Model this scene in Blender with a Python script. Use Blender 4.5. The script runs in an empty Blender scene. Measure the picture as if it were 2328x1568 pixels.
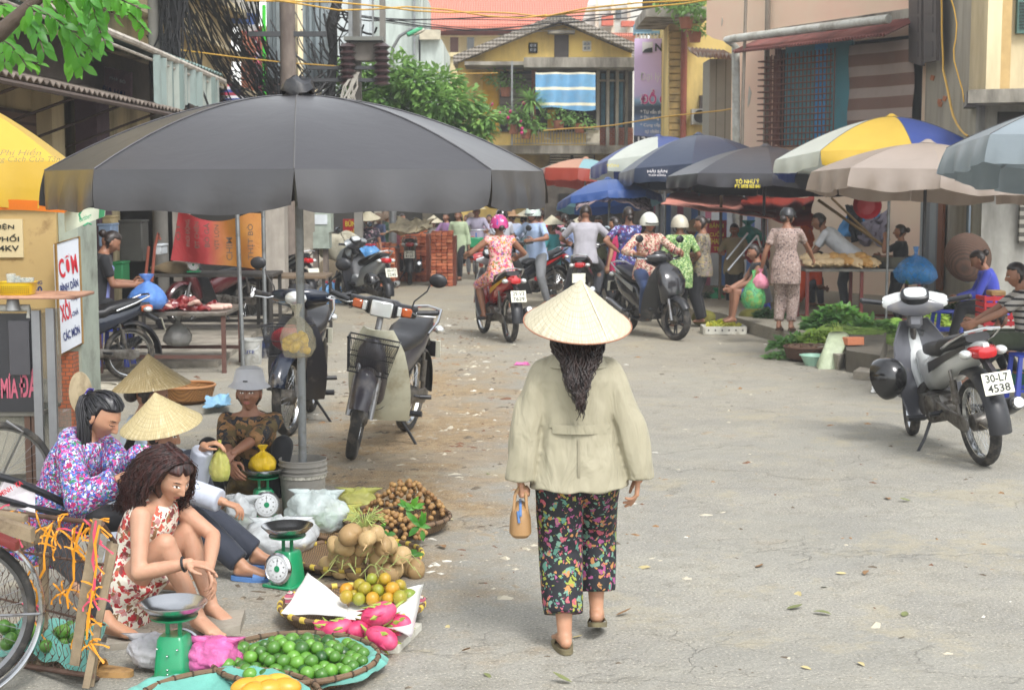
import bpy, math, random
import numpy as np
from mathutils import Vector, Matrix, noise
R=math.radians; PI=math.pi
V=Vector
rnd=random.Random(7)
U=rnd.uniform
SC=bpy.context.scene; COL=SC.collection
# ---------------- camera (2.1 m up, looking slightly down a market street) -------------
CAMZ=2.1; FP=3500.0; PITCH=math.atan(369/3500)
cam=bpy.data.cameras.new('camera'); camo=bpy.data.objects.new('camera',cam); COL.objects.link(camo)
camo.location=(0,0,CAMZ); camo.rotation_euler=(PI/2-PITCH,0,0)
cam.sensor_width=36; cam.lens=36*FP/2328; cam.clip_start=.1; cam.clip_end=800
cam.dof.use_dof=True; cam.dof.focus_distance=7.6; cam.dof.aperture_fstop=7.0
SC.camera=camo
# ---------------- light -------------
w=bpy.data.worlds.new('World'); SC.world=w; w.use_nodes=True
nt=w.node_tree; sk=nt.nodes.new('ShaderNodeTexSky'); sk.sky_type='NISHITA'; sk.sun_disc=False
SUN_EL,SUN_AZ=R(52),R(154)
sk.sun_elevation=SUN_EL; sk.sun_rotation=SUN_AZ; sk.air_density=1.6; sk.dust_density=1.5; sk.ozone_density=1.0
hs=nt.nodes.new('ShaderNodeHueSaturation'); hs.inputs['Saturation'].default_value=.18; nt.links.new(sk.outputs[0],hs.inputs['Color'])
bg=nt.nodes['Background']; nt.links.new(hs.outputs[0],bg.inputs[0]); bg.inputs[1].default_value=.15
sun=bpy.data.lights.new('sun','SUN'); suno=bpy.data.objects.new('sun',sun); COL.objects.link(suno)
sun.energy=1.3; sun.angle=R(17); sun.color=(1,.975,.945)
suno.rotation_euler=V((math.sin(SUN_AZ)*math.cos(SUN_EL),math.cos(SUN_AZ)*math.cos(SUN_EL),math.sin(SUN_EL))).to_track_quat('Z','Y').to_euler()
SC.view_settings.view_transform='Standard'; SC.view_settings.look='None'
SC.view_settings.exposure=1.15; SC.view_settings.gamma=1
SC.cycles.max_bounces=6; SC.cycles.diffuse_bounces=3; SC.cycles.glossy_bounces=2; SC.cycles.transmission_bounces=4
SC.cycles.transparent_max_bounces=12; SC.cycles.use_adaptive_sampling=True; SC.cycles.adaptive_threshold=.02
SC.cycles.caustics_reflective=False; SC.cycles.caustics_refractive=False
# ---------------- pixel -> place (photo seen at 2328 wide) -------------
def P(x,y,Y):
    cx=(x-1164)/FP; cy=(784-y)/FP; c,s=math.cos(PITCH),math.sin(PITCH)
    d=V((cx,c+cy*s,-s+cy*c)); return V((0,0,CAMZ))+d*(Y/d.y)
def G(x,y,z=0.0):
    cx=(x-1164)/FP; cy=(784-y)/FP; c,s=math.cos(PITCH),math.sin(PITCH)
    d=V((cx,c+cy*s,-s+cy*c)); t=(z-CAMZ)/d.z; return V((0,0,CAMZ))+d*t
# ---------------- colour, material -------------
def C(h,a=1):
    if not isinstance(h,str): return (h[0],h[1],h[2],a)
    r=[int(h[i:i+2],16)/255 for i in (0,2,4)]
    return tuple([(c/12.92 if c<=.04045 else ((c+.055)/1.055)**2.4) for c in r]+[a])
class NT:
    def __init__(s,name):
        s.m=bpy.data.materials.new(name); s.m.use_nodes=True; s.t=s.m.node_tree; s.b=s.t.nodes['Principled BSDF']; s.out=s.t.nodes['Material Output']; s._c=None
    def n(s,ty,**k):
        nd=s.t.nodes.new('ShaderNode'+ty)
        for a,b in k.items():
            if a[0]=='i' and a[1:].isdigit(): s.set(nd.inputs[int(a[1:])],b)
            elif a[0]=='_': s.set(nd.inputs[a[1:].replace('_',' ')],b)
            else: setattr(nd,a,b)
        return nd
    def set(s,i,b):
        if isinstance(b,bpy.types.NodeSocket): s.t.links.new(b,i)
        elif isinstance(b,bpy.types.Node): s.t.links.new(b.outputs[0],i)
        else: i.default_value=b
    def co(s,kind='Object',scale=(1,1,1),rot=(0,0,0)):
        if s._c is None: s._c=s.n('TexCoord')
        mp=s.n('Mapping'); s.set(mp.inputs[0],s._c.outputs[kind]); mp.inputs[3].default_value=scale; mp.inputs[2].default_value=rot
        return mp.outputs[0]
    def noise(s,sc,detail=4,rough=.55,co=None,dist=0):
        x=s.n('TexNoise'); x.inputs['Scale'].default_value=sc; x.inputs['Detail'].default_value=detail; x.inputs['Roughness'].default_value=rough; x.inputs['Distortion'].default_value=dist
        s.set(x.inputs['Vector'],co if co is not None else s.co()); return x.outputs[0]
    def vor(s,sc,co=None,feature='F1',rand=1):
        x=s.n('TexVoronoi',feature=feature); x.inputs['Scale'].default_value=sc; x.inputs['Randomness'].default_value=rand
        s.set(x.inputs['Vector'],co if co is not None else s.co()); return x
    def ramp(s,f,stops,const=False):
        r=s.n('ValToRGB'); s.set(r.inputs[0],f); e=r.color_ramp.elements
        if const: r.color_ramp.interpolation='CONSTANT'
        while len(e)<len(stops): e.new(.5)
        for k,(p,c) in enumerate(stops):
            e[k].position=p; e[k].color=C(c) if not isinstance(c,(int,float)) else (c,c,c,1)
        return r.outputs[0]
    def mix(s,f,a,b,mode='MIX'):
        m=s.n('MixRGB',blend_type=mode); s.set(m.inputs[0],f)
        s.set(m.inputs[1],C(a) if isinstance(a,(str,tuple)) else a); s.set(m.inputs[2],C(b) if isinstance(b,(str,tuple)) else b); return m.outputs[0]
    def math(s,op,a,b=0.0,cl=False):
        m=s.n('Math',operation=op,use_clamp=cl); s.set(m.inputs[0],a); s.set(m.inputs[1],b); return m.outputs[0]
    def bump(s,h,st=.3,d=.01,prev=None):
        b=s.n('Bump'); s.set(b.inputs['Height'],h); b.inputs['Strength'].default_value=st; b.inputs['Distance'].default_value=d
        if prev is not None: s.set(b.inputs['Normal'],prev)
        s.set(s.b.inputs['Normal'],b.outputs[0]); return b.outputs[0]
    def col(s,c): s.set(s.b.inputs['Base Color'],C(c) if isinstance(c,(str,tuple)) else c)
    def p(s,**k):
        for a,b in k.items(): s.set(s.b.inputs[a.replace('_',' ')],b)
        return s.m
MATS={}
def mat(key,c,rough=.6,metal=0,var=.12,vs=6,bump=0,bs=40,dirt=None,ds=3,dt=.55,spec=.5,coat=0,streak=False,trans=0,alpha=1):
    if key in MATS: return MATS[key]
    n=NT(key); c=C(c)
    lo=tuple(x*(1-var) for x in c[:3]); hi=tuple(min(1,x*(1+var)) for x in c[:3])
    col=n.ramp(n.noise(vs),[(.3,lo),(.7,hi)]) if var else None
    if dirt:
        f=n.ramp(n.noise(ds,6,.65,co=n.co(scale=(1,1,.25) if streak else (1,1,1))),[(dt-.1,0.0),(dt+.15,1.0)])
        col=n.mix(f,col if col is not None else c,C(dirt))
    n.col(col if col is not None else c)
    if bump: n.bump(n.noise(bs,5),.6,bump)
    n.p(Roughness=rough,Metallic=metal)
    n.b.inputs['Specular IOR Level'].default_value=spec
    if coat: n.p(Coat_Weight=coat,Coat_Roughness=.08)
    if trans: n.p(Transmission_Weight=trans)
    if alpha<1: n.p(Alpha=alpha)
    MATS[key]=n.m; return n.m
def cloth(key,c,fold=.006,rough=.85,var=.1,sheen=.1):
    if key in MATS: return MATS[key]
    n=NT(key); c=C(c)
    lo=tuple(x*(1-var) for x in c[:3]); hi=tuple(min(1,x*(1+var)) for x in c[:3])
    n.col(n.ramp(n.noise(9),[(.3,lo),(.7,hi)]))
    rg=n.n('TexNoise',noise_type='RIDGED_MULTIFRACTAL'); rg.inputs['Scale'].default_value=5.5; rg.inputs['Detail'].default_value=2; rg.inputs['Distortion'].default_value=.5; n.set(rg.inputs['Vector'],n.co(scale=(1,1,.4),rot=(.2,.25,0))); b=n.bump(n.math('ADD',n.noise(9,3,.5,co=n.co(scale=(1,1,.45)),dist=.8),n.math('MULTIPLY',rg.outputs[0],.55)),.8,fold*2.4); n.bump(n.noise(300,2),.15,.002,b)
    n.p(Roughness=rough,Sheen_Weight=sheen); MATS[key]=n.m; return n.m
def floral(key,bg,pal,sc=30,size=.33,layers=2,rough=.8,fold=.01,leaf=None):
    if key in MATS: return MATS[key]
    n=NT(key); col=C(bg)
    for L in range(layers):
        co=n.n('VectorMath',operation='ADD'); n.set(co.inputs[0],n.co()); co.inputs[1].default_value=(L*3.3,L*1.7,L*.9)
        dw=n.n('VectorMath',operation='ADD'); n.set(dw.inputs[0],co.outputs[0])
        nz=n.n('TexNoise'); nz.inputs['Scale'].default_value=sc*1.3; nz.inputs['Detail'].default_value=4; n.set(nz.inputs['Vector'],n.co())
        ms=n.n('VectorMath',operation='SCALE'); n.set(ms.inputs[0],nz.outputs['Color']); ms.inputs['Scale'].default_value=1.5/sc
        n.set(dw.inputs[1],ms.outputs[0])
        v=n.vor(sc*(1+.35*L),co=dw.outputs[0])
        f=n.math('LESS_THAN',v.outputs['Distance'],size*(1-.12*L))
        sp=n.n('SeparateColor'); n.set(sp.inputs[0],v.outputs['Color'])
        k=len(pal); cc=n.ramp(sp.outputs[0],[(i/k,pal[i]) for i in range(k)],True)
        col=n.mix(f,col,cc)
        g=n.math('LESS_THAN',v.outputs['Distance'],size*.3); col=n.mix(n.math('MULTIPLY',g,.6),col,n.ramp(sp.outputs[1],[(0,pal[0]),(.5,pal[-1])],True))
    n.col(col); n.bump(n.noise(9,3,.5,co=n.co(scale=(1,1,.45)),dist=.8),.5,fold)
    n.p(Roughness=rough); MATS[key]=n.m; return n.m
# ---------------- mesh builder -------------
class MB:
    def __init__(s): s.v=[];s.f=[];s.m=[];s.M=Matrix();s.mi=0
    def add(s,vs,fs,mi=None):
        o=len(s.v); M=s.M; s.v+=[M@V(p) for p in vs]; s.f+=[tuple(o+i for i in f) for f in fs]
        s.m+=[s.mi if mi is None else mi]*len(fs); return s
    def ext(s,o):
        k=len(s.v); s.v+=[s.M@V(p) for p in o.v]; s.f+=[tuple(k+i for i in f) for f in o.f]; s.m+=o.m; return s
    def box(s,c,d,rz=0,rx=0,ry=0,taper=1,ch=0):
        c=V(c); a,b,e=d[0]/2,d[1]/2,d[2]/2; Mx=Matrix.Translation(c)@Matrix.Rotation(rz,4,'Z')@Matrix.Rotation(rx,4,'X')@Matrix.Rotation(ry,4,'Y')
        if ch:
            ch=min(ch,a*.9,b*.9,e*.9); L=[]
            for z,k in ((-e,ch),(-e+ch,0),(e-ch,0),(e,ch)):
                for x,y in ((-a+k,-b+k+ch*(k==0)),(-a+k+ch*(k==0),-b+k),(a-k-ch*(k==0),-b+k),(a-k,-b+k+ch*(k==0)),(a-k,b-k-ch*(k==0)),(a-k-ch*(k==0),b-k),(-a+k+ch*(k==0),b-k),(-a+k,b-k-ch*(k==0))):
                    t=taper if z>0 else 1; L.append(Mx@V((x*t,y*t,z)))
            F=[tuple(range(7,-1,-1)),tuple(range(24,32))]
            for r in range(3): F+=[(r*8+i,r*8+(i+1)%8,r*8+8+(i+1)%8,r*8+8+i) for i in range(8)]
            return s.add(L,F)
        vs=[Mx@V((x*(taper if z>0 else 1),y*(taper if z>0 else 1),z)) for z in(-e,e) for x,y in((-a,-b),(a,-b),(a,b),(-a,b))]
        return s.add(vs,[(3,2,1,0),(4,5,6,7),(0,1,5,4),(1,2,6,5),(2,3,7,6),(3,0,4,7)])
    def tube(s,pts,r,n=8,cap=True,flat=None,closed=False):
        pts=[V(p) for p in pts]; k=len(pts); rr=r if hasattr(r,'__len__') else [r]*k
        L=[]; up=None
        for i,p in enumerate(pts):
            if closed: t=pts[(i+1)%k]-pts[i-1]
            else: t=(pts[min(i+1,k-1)]-pts[max(i-1,0)])
            t=t.normalized() if t.length>1e-9 else V((0,0,1))
            if up is None:
                up=V((0,0,1)) if abs(t.z)<.9 else V((0,1,0))
            a=t.cross(up); a=a.normalized() if a.length>1e-6 else t.orthogonal().normalized(); b=a.cross(t).normalized(); up=b
            for j in range(n):
                q=2*PI*j/n; L.append(p+(a*math.cos(q)+b*math.sin(q)*(flat or 1))*rr[i])
        F=[]; kk=k if closed else k-1
        for i in range(kk):
            i2=(i+1)%k
            for j in range(n): F.append((i*n+j,i2*n+j,i2*n+(j+1)%n,i*n+(j+1)%n))
        if cap and not closed: F+= [tuple(range(n)),tuple((k-1)*n+j for j in range(n-1,-1,-1))]
        return s.add(L,[f[::-1] for f in F])
    def cyl(s,a,b,r0,r1=None,n=16,cap=True): return s.tube([a,b],[r0,r0 if r1 is None else r1],n,cap)
    def lathe(s,pr,c=(0,0,0),n=24,axis=None,fn=None):
        L=[];F=[];c=V(c)
        Q=V((0,0,1)).rotation_difference(V(axis)).to_matrix() if axis is not None else None
        for i,(r,z) in enumerate(pr):
            for j in range(n):
                q=2*PI*j/n; p=V((r*math.cos(q),r*math.sin(q),z))
                if fn: p=fn(p,q,i)
                if Q: p=Q@p
                L.append(c+p)
        for i in range(len(pr)-1):
            for j in range(n): F.append((i*n+j,i*n+(j+1)%n,(i+1)*n+(j+1)%n,(i+1)*n+j))
        if pr[0][0]>1e-4 and 0: pass
        return s.add(L,F)
    def sph(s,c,r,n=12,m=8,Mx=None,fn=None):
        r=r if hasattr(r,'__len__') else (r,r,r); c=V(c); L=[]; 
        for i in range(m+1):
            t=PI*i/m
            for j in range(n):
                q=2*PI*j/n; p=V((math.sin(t)*math.cos(q)*r[0],math.sin(t)*math.sin(q)*r[1],math.cos(t)*r[2]))
                if fn: p=fn(p)
                if Mx is not None: p=Mx@p
                L.append(c+p)
        F=[(i*n+j,(i+1)*n+j,(i+1)*n+(j+1)%n,i*n+(j+1)%n) for i in range(m) for j in range(n)]
        return s.add(L,F)
    def cap(s,a,b,r0,r1,n=10):
        a,b=V(a),V(b); s.sph(a,r0,n,6); s.sph(b,r1,n,6); d=(b-a)
        if d.length>1e-5: s.tube([a,b],[r0,r1],n)
        return s
    def grid(s,fn,nu,nv,thick=0,wrap=False):
        L=[V(fn(i/nu,j/nv)) for i in range(nu+1) for j in range(nv+1)]; k=nv+1
        F=[(i*k+j,(i+1)*k+j,(i+1)*k+j+1,i*k+j+1) for i in range(nu) for j in range(nv)]
        if thick:
            N=[V((0,0,0)) for _ in L]
            for f in F:
                nn=(L[f[1]]-L[f[0]]).cross(L[f[3]]-L[f[0]])
                for q in f: N[q]+=nn
            o=len(L); L+= [p-(N[i].normalized()*thick if N[i].length>0 else V((0,0,thick))) for i,p in enumerate(L)]
            F2=[tuple(o+q for q in f[::-1]) for f in F]
            e=[i*k for i in range(nu+1)]; e2=[i*k+nv for i in range(nu+1)]; a=list(range(k)); b=[nu*k+j for j in range(k)]
            for r,fl in ((e,0),(e2,1),(a,1),(b,0)):
                for x,y in zip(r,r[1:]):
                    q=(x,o+x,o+y,y); F2.append(q if fl else q[::-1])
            F=F+F2
        return s.add(L,F)
    def loft(s,st,n=16,ex=2.4,cap=True):
        """st: list of (center, half-width vector, half-height vector)"""
        L=[];F=[]
        for c,a,b in st:
            c,a,b=V(c),V(a),V(b)
            for j in range(n):
                q=2*PI*j/n; x,y=math.cos(q),math.sin(q)
                x=math.copysign(abs(x)**(2/ex),x); y=math.copysign(abs(y)**(2/ex),y); L.append(c+a*x+b*y)
        k=len(st)
        for i in range(k-1):
            for j in range(n): F.append((i*n+j,i*n+(j+1)%n,(i+1)*n+(j+1)%n,(i+1)*n+j))
        if cap: F+=[tuple(range(n-1,-1,-1)),tuple((k-1)*n+j for j in range(n))]
        return s.add(L,F)
    def yz(s,st,n=14,ex=2.4):
        """body along the bike: st=(y,z,halfwidth,halfheight)"""
        out=[]
        for i,(y,z,a,b) in enumerate(st):
            y0,z0=st[max(0,i-1)][:2]; y1,z1=st[min(len(st)-1,i+1)][:2]; t=V((0,y1-y0,z1-z0)).normalized()
            out.append(((0,y,z),(a,0,0),(0,-t.z*b*1.0,t.y*b)))
        return s.loft(out,n,ex)
    def prism(s,poly,h,Mx=None):
        """poly xy, extruded z 0..h"""
        Mx=Mx or Matrix(); k=len(poly)
        vs=[Mx@V((x,y,0)) for x,y in poly]+[Mx@V((x,y,h)) for x,y in poly]
        return s.add(vs,[tuple(range(k-1,-1,-1)),tuple(range(k,2*k))]+[(i,(i+1)%k,k+(i+1)%k,k+i) for i in range(k)])
    def noisy(s,amp,sc,seed=0,stretch=(1,1,1)):
        o=V((seed*7.1,seed*3.3,seed))
        s.v=[p+noise.noise_vector(V((p.x*sc*stretch[0],p.y*sc*stretch[1],p.z*sc*stretch[2]))+o)*amp for p in s.v]; return s
def mesh(mb,name,mats,smooth=True,ang=38):
    me=bpy.data.meshes.new(name); me.from_pydata([tuple(p) for p in mb.v],[],mb.f)
    mats=mats if isinstance(mats,(list,tuple)) else [mats]
    for m in mats: me.materials.append(m)
    if len(mats)>1: me.polygons.foreach_set('material_index',mb.m)
    if smooth:
        me.shade_smooth()
        if ang: me.set_sharp_from_angle(angle=R(ang))
    return me
TM={}
def T(name,label,cat,loc=(0,0,0),rz=0,group=None,rot=None):
    o=bpy.data.objects.new(name,None); o.empty_display_size=.1; COL.objects.link(o); o.location=loc
    o.rotation_euler=rot or (0,0,rz); tag(o,label,cat,group); 
    from mathutils import Euler
    TM[o.name]=Matrix.Translation(V(loc))@Euler(rot or (0,0,rz)).to_matrix().to_4x4(); return o
def tag(o,label=None,cat=None,group=None,kind=None):
    if label: o['label']=label
    if cat: o['category']=cat
    if group: o['group']=group
    if kind: o['kind']=kind
    return o
def O(mb,name,mats,parent=None,world=False,smooth=True,ang=38,bevel=0,label=None,loc=None):
    if world and parent is not None:
        Mi=TM[parent.name].inverted(); q=MB(); q.v=[Mi@V(p) for p in mb.v]; q.f=mb.f; q.m=mb.m; mb=q
    if loc is not None:
        lc=V(loc); q=MB(); q.v=[V(p)-lc for p in mb.v]; q.f=mb.f; q.m=mb.m; mb=q
    me=mb if isinstance(mb,bpy.types.Mesh) else mesh(mb,name,mats,smooth,ang)
    o=bpy.data.objects.new(name,me); COL.objects.link(o)
    if loc is not None: o.location=loc
    if parent: o.parent=parent
    if bevel:
        b=o.modifiers.new('bevel','BEVEL'); b.width=bevel; b.segments=2; b.limit_method='ANGLE'
    if label: o['label']=label
    if parent is None: TM[o.name]=Matrix.Translation(V(loc or (0,0,0)))
    return o
def thing(mb,name,mats,label,cat,group=None,kind=None,**k): return tag(O(mb,name,mats,**k),label,cat,group,kind)
def struct(mb,name,mats,**k): return tag(O(mb,name,mats,**k),kind='structure')
def children(o): return [c for c in COL.objects if c.parent==o]
KIDS={}
def copytree(o,loc=None,rz=None,label=None,parent=None,rot=None):
    c=o.copy(); COL.objects.link(c); c.parent=parent
    if loc is not None: c.location=loc
    if rz is not None: c.rotation_euler=(0,0,rz)
    if rot is not None: c.rotation_euler=rot
    if label: c['label']=label
    if o.name not in KIDS: KIDS[o.name]=[x for x in COL.objects if x.parent==o]
    for ch in KIDS[o.name]: copytree(ch,parent=c)
    return c
def vox(mb,size,sm=3,fac=.5):
    """union of overlapping shapes as one continuous skin"""
    me=bpy.data.meshes.new('t'); me.from_pydata([tuple(p) for p in mb.v],[],mb.f); o=bpy.data.objects.new('t',me); COL.objects.link(o)
    r=o.modifiers.new('r','REMESH'); r.mode='VOXEL'; r.voxel_size=size
    if sm: q=o.modifiers.new('s','SMOOTH'); q.factor=fac; q.iterations=sm
    dg=bpy.context.evaluated_depsgraph_get(); e=o.evaluated_get(dg); m2=e.to_mesh()
    out=MB(); out.v=[v.co.copy() for v in m2.vertices]; out.f=[tuple(p.vertices) for p in m2.polygons]; out.m=[0]*len(out.f)
    e.to_mesh_clear(); bpy.data.objects.remove(o); bpy.data.meshes.remove(me); return out
FC={}
def text(s,wd,hg,bold=0,th=.003,Mx=None,italic=0,keep=False):
    """lettering that fills wd x hg, lower left at origin in XY, facing +Z"""
    k=(s,bold,italic)
    if k not in FC:
        cu=bpy.data.curves.new('t','FONT'); cu.body=s; cu.offset=bold; cu.shear=italic; cu.resolution_u=3; cu.align_x='CENTER'
        o=bpy.data.objects.new('t',cu); COL.objects.link(o); dg=bpy.context.evaluated_depsgraph_get(); m=o.evaluated_get(dg).to_mesh()
        FC[k]=([v.co.copy() for v in m.vertices],[tuple(p.vertices) for p in m.polygons]); o.evaluated_get(dg).to_mesh_clear(); bpy.data.objects.remove(o); bpy.data.curves.remove(cu)
    vs,fs=FC[k]; q=MB()
    if not vs: return q
    x0=min(v.x for v in vs);x1=max(v.x for v in vs);y0=min(v.y for v in vs);y1=max(v.y for v in vs)
    sx=wd/(x1-x0); sy=hg/(y1-y0)
    if keep: sx=sy=min(sx,sy)
    q.M=Mx or Matrix()
    q.add([V(((v.x-x0)*sx,(v.y-y0)*sy,th)) for v in vs],fs); return q
def plane(o,x,up):
    """matrix: local X along x, local Y along up, local Z out"""
    x=V(x).normalized(); up=V(up); z=x.cross(up).normalized(); y=z.cross(x)
    return Matrix(((x.x,y.x,z.x,o[0]),(x.y,y.y,z.y,o[1]),(x.z,y.z,z.z,o[2]),(0,0,0,1)))
def smooth(a,b,x):
    t=max(0,min(1,(x-a)/(b-a))); return t*t*(3-2*t)
# ================= people =================
def ik(a,t,l1,l2,pole):
    a,t,pole=V(a),V(t),V(pole); d=t-a; L=min(max(d.length,abs(l1-l2)+.01),(l1+l2)*.998); u=d.normalized()
    x=(l1*l1-l2*l2+L*L)/(2*L); h=math.sqrt(max(l1*l1-x*x,0)); w=pole-u*pole.dot(u)
    w=w.normalized() if w.length>1e-5 else u.orthogonal().normalized()
    return a+u*x+w*h, a+u*L
def headp(d,k=1.0):
    x,y,z=d; jaw=smooth(-.05,-.95,z); px=x*.074*(1-.42*jaw); py=y*(.092 if y>0 else .10)*(1-(.04 if y>0 else .38)*jaw); pz=z*.115
    if y>0:
        py+=.006*smooth(.6,-.2,abs(z))*y; u=px; w=pz; au=abs(u); e=math.exp; g=smooth(0,.35,y)
        pr=0
        if -.040<w<.028: pr=.023*smooth(.028,-.026,w)*(1 if w>-.027 else smooth(-.040,-.027,w))
        b=pr*e(-(u/.0095)**2)+.008*e(-((au-.011)/.007)**2-((w+.027)/.008)**2)
        b-=.008*e(-((au-.031)/.015)**2-((w-.012)/.011)**2); b+=.0045*e(-((au-.030)/.0125)**2-((w-.010)/.008)**2)
        b+=.003*e(-((au-.03)/.02)**2-((w-.032)/.008)**2)+.004*e(-((au-.042)/.018)**2-((w+.018)/.02)**2)
        b+=e(-(u/.018)**2)*(.006*e(-((w+.050)/.005)**2)+.007*e(-((w+.062)/.006)**2)-.003*e(-((w+.056)/.0022)**2))
        b+=.007*e(-(u/.02)**2-((w+.094)/.015)**2); py+=b*g
    return V((px,py,pz))*k
def hgrid(n,m,fn):
    L=[];F=[]
    for i in range(m+1):
        t=i/m; th=PI*(t+ .06*math.sin(2*PI*t))
        for j in range(n):
            q=2*j/n-1; ph=PI*(.38*q+.62*q**3); d=(math.sin(th)*math.sin(ph),math.sin(th)*math.cos(ph),math.cos(th)); L.append(fn(d))
    for i in range(m):
        for j in range(n): F.append((i*n+j,i*n+(j+1)%n,(i+1)*n+(j+1)%n,(i+1)*n+j))
    return L,F
def headmesh(mb,H,k,near,down=False):
    n,m=(80,84) if near else (36,40)
    L,F=hgrid(n,m,lambda d:headp(d,k)); M=mb.M; mb.M=H
    mi=[]
    for f in F:
        c=sum((L[i] for i in f),V())/4/k; u,y,w=abs(c.x),c.y,c.z; t=0
        if y>.03:
            if (u/.0215)**2+((w+.056)/.0100)**2<1: t=1
            ey=((u-.031)/.0138)**2+((w-.0092)/.0044)**2
            if down: 
                if abs(u-.031)<.014 and -.001<w-.004-((u-.031)/.014)**2*.003<.0035: t=3
            elif ey<1:
                t=2
                if ((u-.031)/.0056)**2+((w-.0088)/.0060)**2<1: t=3
            elif ((u-.032)/.0165)**2+((w-.0105)/.0056)**2<1 and w>.0105: t=3
            if ((u-.032)/.0165)**2+((w-.0315+(u-.032)**2*9)/.0022)**2<1: t=3
        mi.append(t)
    o=len(mb.v); mb.v+=[H@p for p in L]; mb.f+=[tuple(o+i for i in f) for f in F]; mb.m+=mi
    for s in (-1,1):
        mb.sph((s*.077*k,-.006*k,-.006*k),(.010*k,.019*k,.032*k),10,8,Matrix.Rotation(s*R(-22),3,'Z')@Matrix.Rotation(R(12),3,'X')); 
    mb.M=M
def hairval(d,style):
    x,y,z=d; front=.50 if style!='low' else .36
    v=max(z-front-.25*max(0,y-.3)+.25*abs(x)*0, min(.10-y, z+.62+ (y+.2)*.9))
    if style=='part': v=max(z-.50-.18*math.exp(-((x-.12)/.12)**2)*1.0, min(.22-y+.25*max(0,z),z+.8))
    return v
def haircap(mb,H,k,style='n',th=.014,near=False):
    n,m=(80,64) if near else (32,28)
    def fn(d):
        v=hairval(d,style); o=-.010+(th+.010)*smooth(-.03,.07,v); p=headp(d,k); dd=V(d)
        ns=noise.noise(V((d[0]*14,d[1]*5,d[2]*5)))*.004 if v>0 else 0
        return p+V((dd.x,dd.y,dd.z))*(o+ns)*k
    L,F=hgrid(n,m,fn); M=mb.M; mb.M=H; mb.add(L,F); mb.M=M
def strands(mb,H,roots,path,w=.003,seg=8,wav=.008,fr=3,rn=None):
    """roots: list of head-frame points; path(root,t)->point"""
    rn=rn or rnd
    for r in roots:
        a=rn.uniform(0,6.28); f=fr*rn.uniform(.7,1.3); am=wav*rn.uniform(.4,1.4); q=rn.uniform(0,6.28)
        pts=[]; 
        for i in range(seg+1):
            t=i/seg; p=path(r,t); pts.append(H@(p+V((math.sin(a+f*t*6.28),math.cos(q+f*t*6.28),0))*am*t**.7))
        mb.tube(pts,[w*(1.15-t/seg*.75) for t in range(seg+1)],4,True)
def conehat(name,H,r,h,mt,k=1,label=None,parent=None,drop=.0,tiltm=None,world=False):
    mb=MB(); pr=[(0.001,h)]; N=16
    for i in range(1,N+1):
        t=i/N; pr.append((r*t,h*(1-t)-.004*math.sin(PI*t)+(.0016 if i%1==0 else 0)*((i%2)*1)))
    pr+=[(r*1.004,-.004),(r*.985,-.004)]+[(r*t/10*.985,h*(1-t/10)-.006) for t in range(9,0,-1)]+[(0.001,h-.008)]
    mb.M=H@(tiltm or Matrix()); mb.lathe(pr,(0,0,0),48)
    return O(mb,name,mt,parent,world)
def helmet(H,mt,mk,parent,vis=True,name='helmet'):
    mb=MB(); mb.M=H
    def fn(p,q,i): return V((p.x*.93,p.y*1.08,p.z))
    pr=[(.001,.150)]+[(.134*math.sin(t),.150*math.cos(t)) for t in [i*.2 for i in range(1,8)]]+[(.137,-.0),(.136,-.035),(.126,-.036),(.120,.03)]
    mb.lathe(pr,(0,-.008,.0),26,fn=fn); o=O(mb,name,mt,parent)
    if vis:
        b=MB(); b.M=H
        b.grid(lambda u,v:((u-.5)*.21,.115+.065*v*(1-(2*u-1)**2*.5)-((2*u-1)**2)*.045,.012-.02*v),10,3,.004); O(b,'visor',mk,o)
    b=MB(); b.M=H
    for s in(-1,1): b.tube([(s*.105,-.0,-.02),(s*.082,.02,-.09),(0,.045,-.128)],.006,6,flat=.4)
    O(b,'chin_strap',mk,o); return o
def hand(mb,wr,dr,nrm,k=1,curl=.5,side=1,spread=.02,thumb=1,curls=None):
    """wr wrist; dr pointing; nrm palm normal; side=+1: thumb on (dr x nrm) side"""
    wr,dr=V(wr),V(dr).normalized(); nrm=V(nrm); nrm=(nrm-dr*nrm.dot(dr)).normalized(); sd=dr.cross(nrm)*side
    def B(dx,dn,ds): return wr+dr*dx*k+nrm*dn*k+sd*ds*k
    L=[.068,.078,.072,.056]
    for i in range(4):
        s=.030-.0195*i; kn=B(.088-.004*abs(i-1),.002,s); mb.cap(B(.006,0,s*.55),kn,.0125*k,.0115*k,8)
        c=(curls[i] if curls else curl)*(1+.12*i); p=kn; a=.25*c; ln=L[i]*k
        for q,fr in enumerate((.45,.32,.27)):
            a+=c*(.75,.95,.6)[q]*.85; d=dr*math.cos(a)+nrm*math.sin(a)+sd*(spread*(1.5-i))*(1 if q==0 else .5); e=p+d.normalized()*ln*fr
            mb.cap(p,e,(.0098,.0090,.0080)[q]*k,(.0090,.0080,.0068)[q]*k,8); p=e
    t0=B(.018,.006,.026); t1=B(.046,.018,.046+.010*thumb); t2=B(.070,.026,.052+.008*thumb); t3=B(.092,.034,.048)
    mb.cap(t0,t1,.0135*k,.0115*k,8); mb.cap(t1,t2,.0105*k,.0095*k,8); mb.cap(t2,t3,.0092*k,.0072*k,8)
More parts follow.
